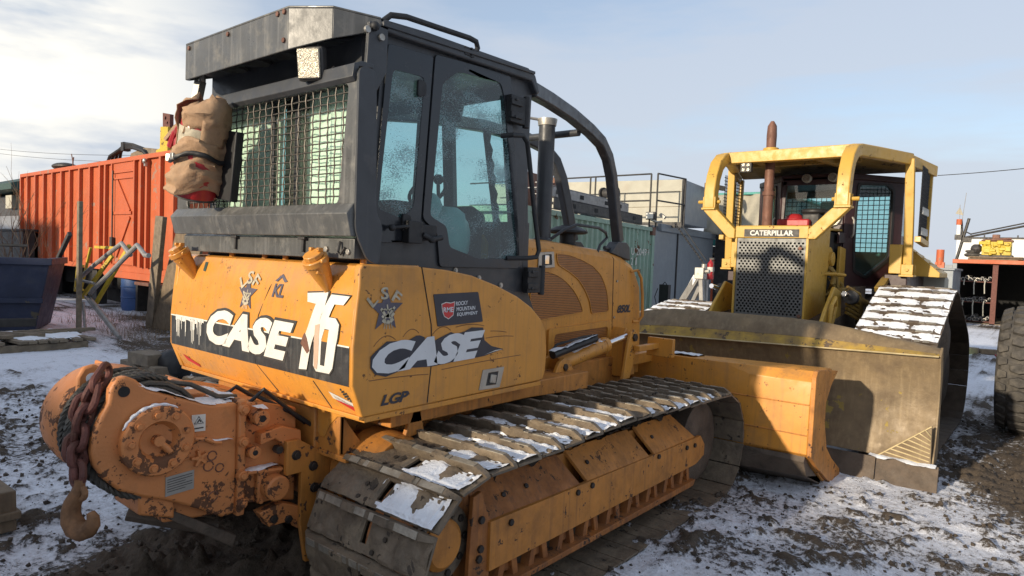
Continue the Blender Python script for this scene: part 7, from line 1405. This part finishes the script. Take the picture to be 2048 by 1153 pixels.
s_ = MB(); s_.box(35.1, 35.25, 3.36, 3.50, 3.6, 4.15); s_.build('post', M['white'], BE, .01); s_ = MB(); s_.box(35.08, 35.28, 3.30, 3.56, 3.4, 3.62); s_.build('base', M['iron'], BE); s_ = MB(); s_.cyl((35.17, 3.43, 4.06), (35.17, 3.43, 4.30), .11, 12); s_.build('lamp', M['orcont'], BE)
FG = thing('flag', 'small pale triangular pennant on a thin whip antenna', 'flag', (35.2, 3.3, 2.6))
s_ = MB(); s_.tube([c28(2.66, 3.1), c28(2.64, 3.9), c28(2.58, 4.71)], .012, 5); s_.tube([c28(2.70, 3.1), c28(2.74, 4.30)], .012, 5); s_.build('antenna', M['pipe'], FG)
a, b_, c = [Vector(c28(*p)) for p in ((2.74, 4.22), (2.86, 3.99), (2.62, 3.92))]; s_ = MB(); t3 = Vector((.02, 0, 0)); s_.add([a, b_, c, a+t3, b_+t3, c+t3], [(0,1,2),(5,4,3),(0,3,4,1),(1,4,5,2),(2,5,3,0)]); s_.build('pennant', M['tarp'], FG)
s_ = MB(); s_.cyl((30, 3.46, 2.2), (30, 3.46, 2.78), .13, 12); s_.box(29.9, 30.1, 3.3, 3.6, -.1, 2.3); o = s_.build('orange_bollard', M['orcont'], None); tag(o, 'short orange pipe standing between the yellow bulldozer and the open container', 'pipe')
s_ = MB(); s_.box(29, 31.5, 2.9, 3.5, -.1, 2.0); s_.box(28.9, 31.6, 2.85, 3.6, 2.0, 2.08); o = s_.build('grey_crate', M['greydoor'], None, .02); tag(o, 'grey crate between the yellow bulldozer and the dark open container', 'crate')
s_ = MB(); pts = [(25, 3.14-.04+(-9.5)*t, 4.97+1.22*t-.25*4*t*(1-t)) for t in seglist(0, 1, 20)]; s_.tube(pts, .012, 5); o = s_.build('cable', M['iron']); tag(o, 'thin black cable crossing the sky right of the yellow roof guard', 'cable')
s_ = MB(); s_.obox((20, 1.52, -.04), (.3, .30, .16)); s_.obox((20.3, 1.2, -.05), (.2, .4, .12), (0, 0, .4)); o = s_.build('timber_scrap', M['wood'], None, .01); tag(o, 'pale scrap timber on the ground before the open container', 'scrap timber')
s_ = MB(); s_.ball((19, .85, -.0), .09, 6, (1, 1.6, .7)); o = s_.build('red_can', M['exred']); tag(o, 'tiny red can lying on the ground beside the big tyre', 'can')
# the big tyre at the right edge
TY = thing('loader_wheel', 'huge muddy black tyre with chunky hexagonal tread at the right edge', 'wheel', (10.35, .15, -.1))
tc_ = (10.35, 0.0, .68); Rt = .75
def tprof(a=0): return [(-.36, .36), (-.40, .44), (-.435, .56), (-.425, .66), (-.37, .715), (-.25, .735), (0, .745), (.25, .735), (.37, .715), (.425, .66), (.435, .56), (.40, .44), (.36, .36)]
TYC = .06
s_ = MB(); s_.lathe(tprof(), (tc_[0], TYC, tc_[2]), 'y', 64); tw = s_.build('tyre', M['tyre'], TY)
s_ = MB(); nrow = 30
def tsurf(v, a, h):
    # v: across the tread (-1..1), a angle, h above carcass
    y = v*.40; r = .745-.035*v*v-.03*abs(v)**6+h; return (tc_[0]+r*math.cos(a), TYC+y, tc_[2]+r*math.sin(a))
for k in range(nrow):
    for j in range(5):
        v0 = -1.0+.5*j; a0 = 2*math.pi*(k+(.5 if j % 2 else 0))/nrow; da = .44*2*math.pi/nrow; dv = .30 if j not in (0, 4) else .28
        dv *= .86; hexp = [(-dv*.95, -da*.5), (-dv*.95, da*.5), (0, da*.94), (dv*.95, da*.5), (dv*.95, -da*.5), (0, -da*.94)]
        bot = [tsurf(max(-1.07, min(1.07, v0+p)), a0+q, -.02) for p, q in hexp]; top = [tsurf(max(-1.03, min(1.03, v0+p*.88)), a0+q*.88, .05) for p, q in hexp]
        s_.add(bot+top, [(i, (i+1) % 6, 6+(i+1) % 6, 6+i) for i in range(6)]+[tuple(range(6, 12))])
s_.build('tread', M['tyre'], tw, .006)
s_ = MB(); s_.lathe([(-.33, .36), (-.30, .40), (.30, .40), (.33, .36), (.1, .32), (-.1, .32)], (tc_[0], TYC, tc_[2]), 'y', 40); s_.lathe([(-.12, .12), (-.10, .33), (.0, .33), (.0, .12)], (tc_[0], TYC, tc_[2]), 'y', 30); s_.build('rim', M['catyel'], TY)
s_ = MB(); s_.box(9.9, 10.0, -.9, -.42, .45, .62); s_.box(10, 11.4, -2.6, -.5, .5, 1.1); s_.box(10.6, 13, -2.6, -.6, .9, 1.8); s_.build('axle_and_frame', M['catyel'], TY, .02)
# unseen sheds behind the camera on the sunny side, added to shade the yard
def block(name, lab, s0, s1, dist, h, dep, mt, roofm):
    a = Vector((.172, .985)); n = Vector((-.985, .172)); c0 = Vector((1.5, 3.1))+n*dist
    T = thing(name, lab, 'shed', (c0.x+a.x*(s0+s1)/2, c0.y+a.y*(s0+s1)/2, -.1))
    P = lambda s, d, z: (c0.x+a.x*s+n.x*d, c0.y+a.y*s+n.y*d, z)
    m_ = MB(); v = [P(s, d, z) for s in (s0, s1) for d in (0, dep) for z in (-.2, h-.3)]; m_.add(v, [(0,1,3,2),(4,6,7,5),(0,4,5,1),(2,3,7,6),(0,2,6,4),(1,5,7,3)]); m_.build('wall', mt, T)
    m_ = MB(); r_ = [[P(s, -.4, h-.3), P(s, dep/2, h+.15), P(s, dep+.4, h-.3), P(s, dep+.4, h-.42), P(s, -.4, h-.42)] for s in (s0-.3, s1+.3)]; m_.loft(r_); m_.build('roof', roofm, T)
    m_ = MB(); v = [P(s, d, z) for s in ((s0+s1)/2-1.8, (s0+s1)/2+1.8) for d in (-.06, 0) for z in (-.1, 3.2)]; m_.add(v, [(0,1,3,2),(4,6,7,5),(0,4,5,1),(2,3,7,6),(0,2,6,4),(1,5,7,3)]); m_.build('door', M['greydoor'], T, .01)
block('occluder', 'long tall steel workshop unseen behind the viewer, added to cast shade over the yard', -9, 6.5, 15, 5.20, 8, M['greydoor'], M['dkgreen'])
block('occluder_shed', 'unseen pale shed next to the workshop behind the viewer', 7.0, 22, 15, 5.65, 8, M['beige'], M['iron'])
block('occluder_store', 'highest dark-roofed shed at the end of the unseen row, added to throw shade', 23.0, 42, 15, 7.1, 8, M['greydoor'], M['iron'])
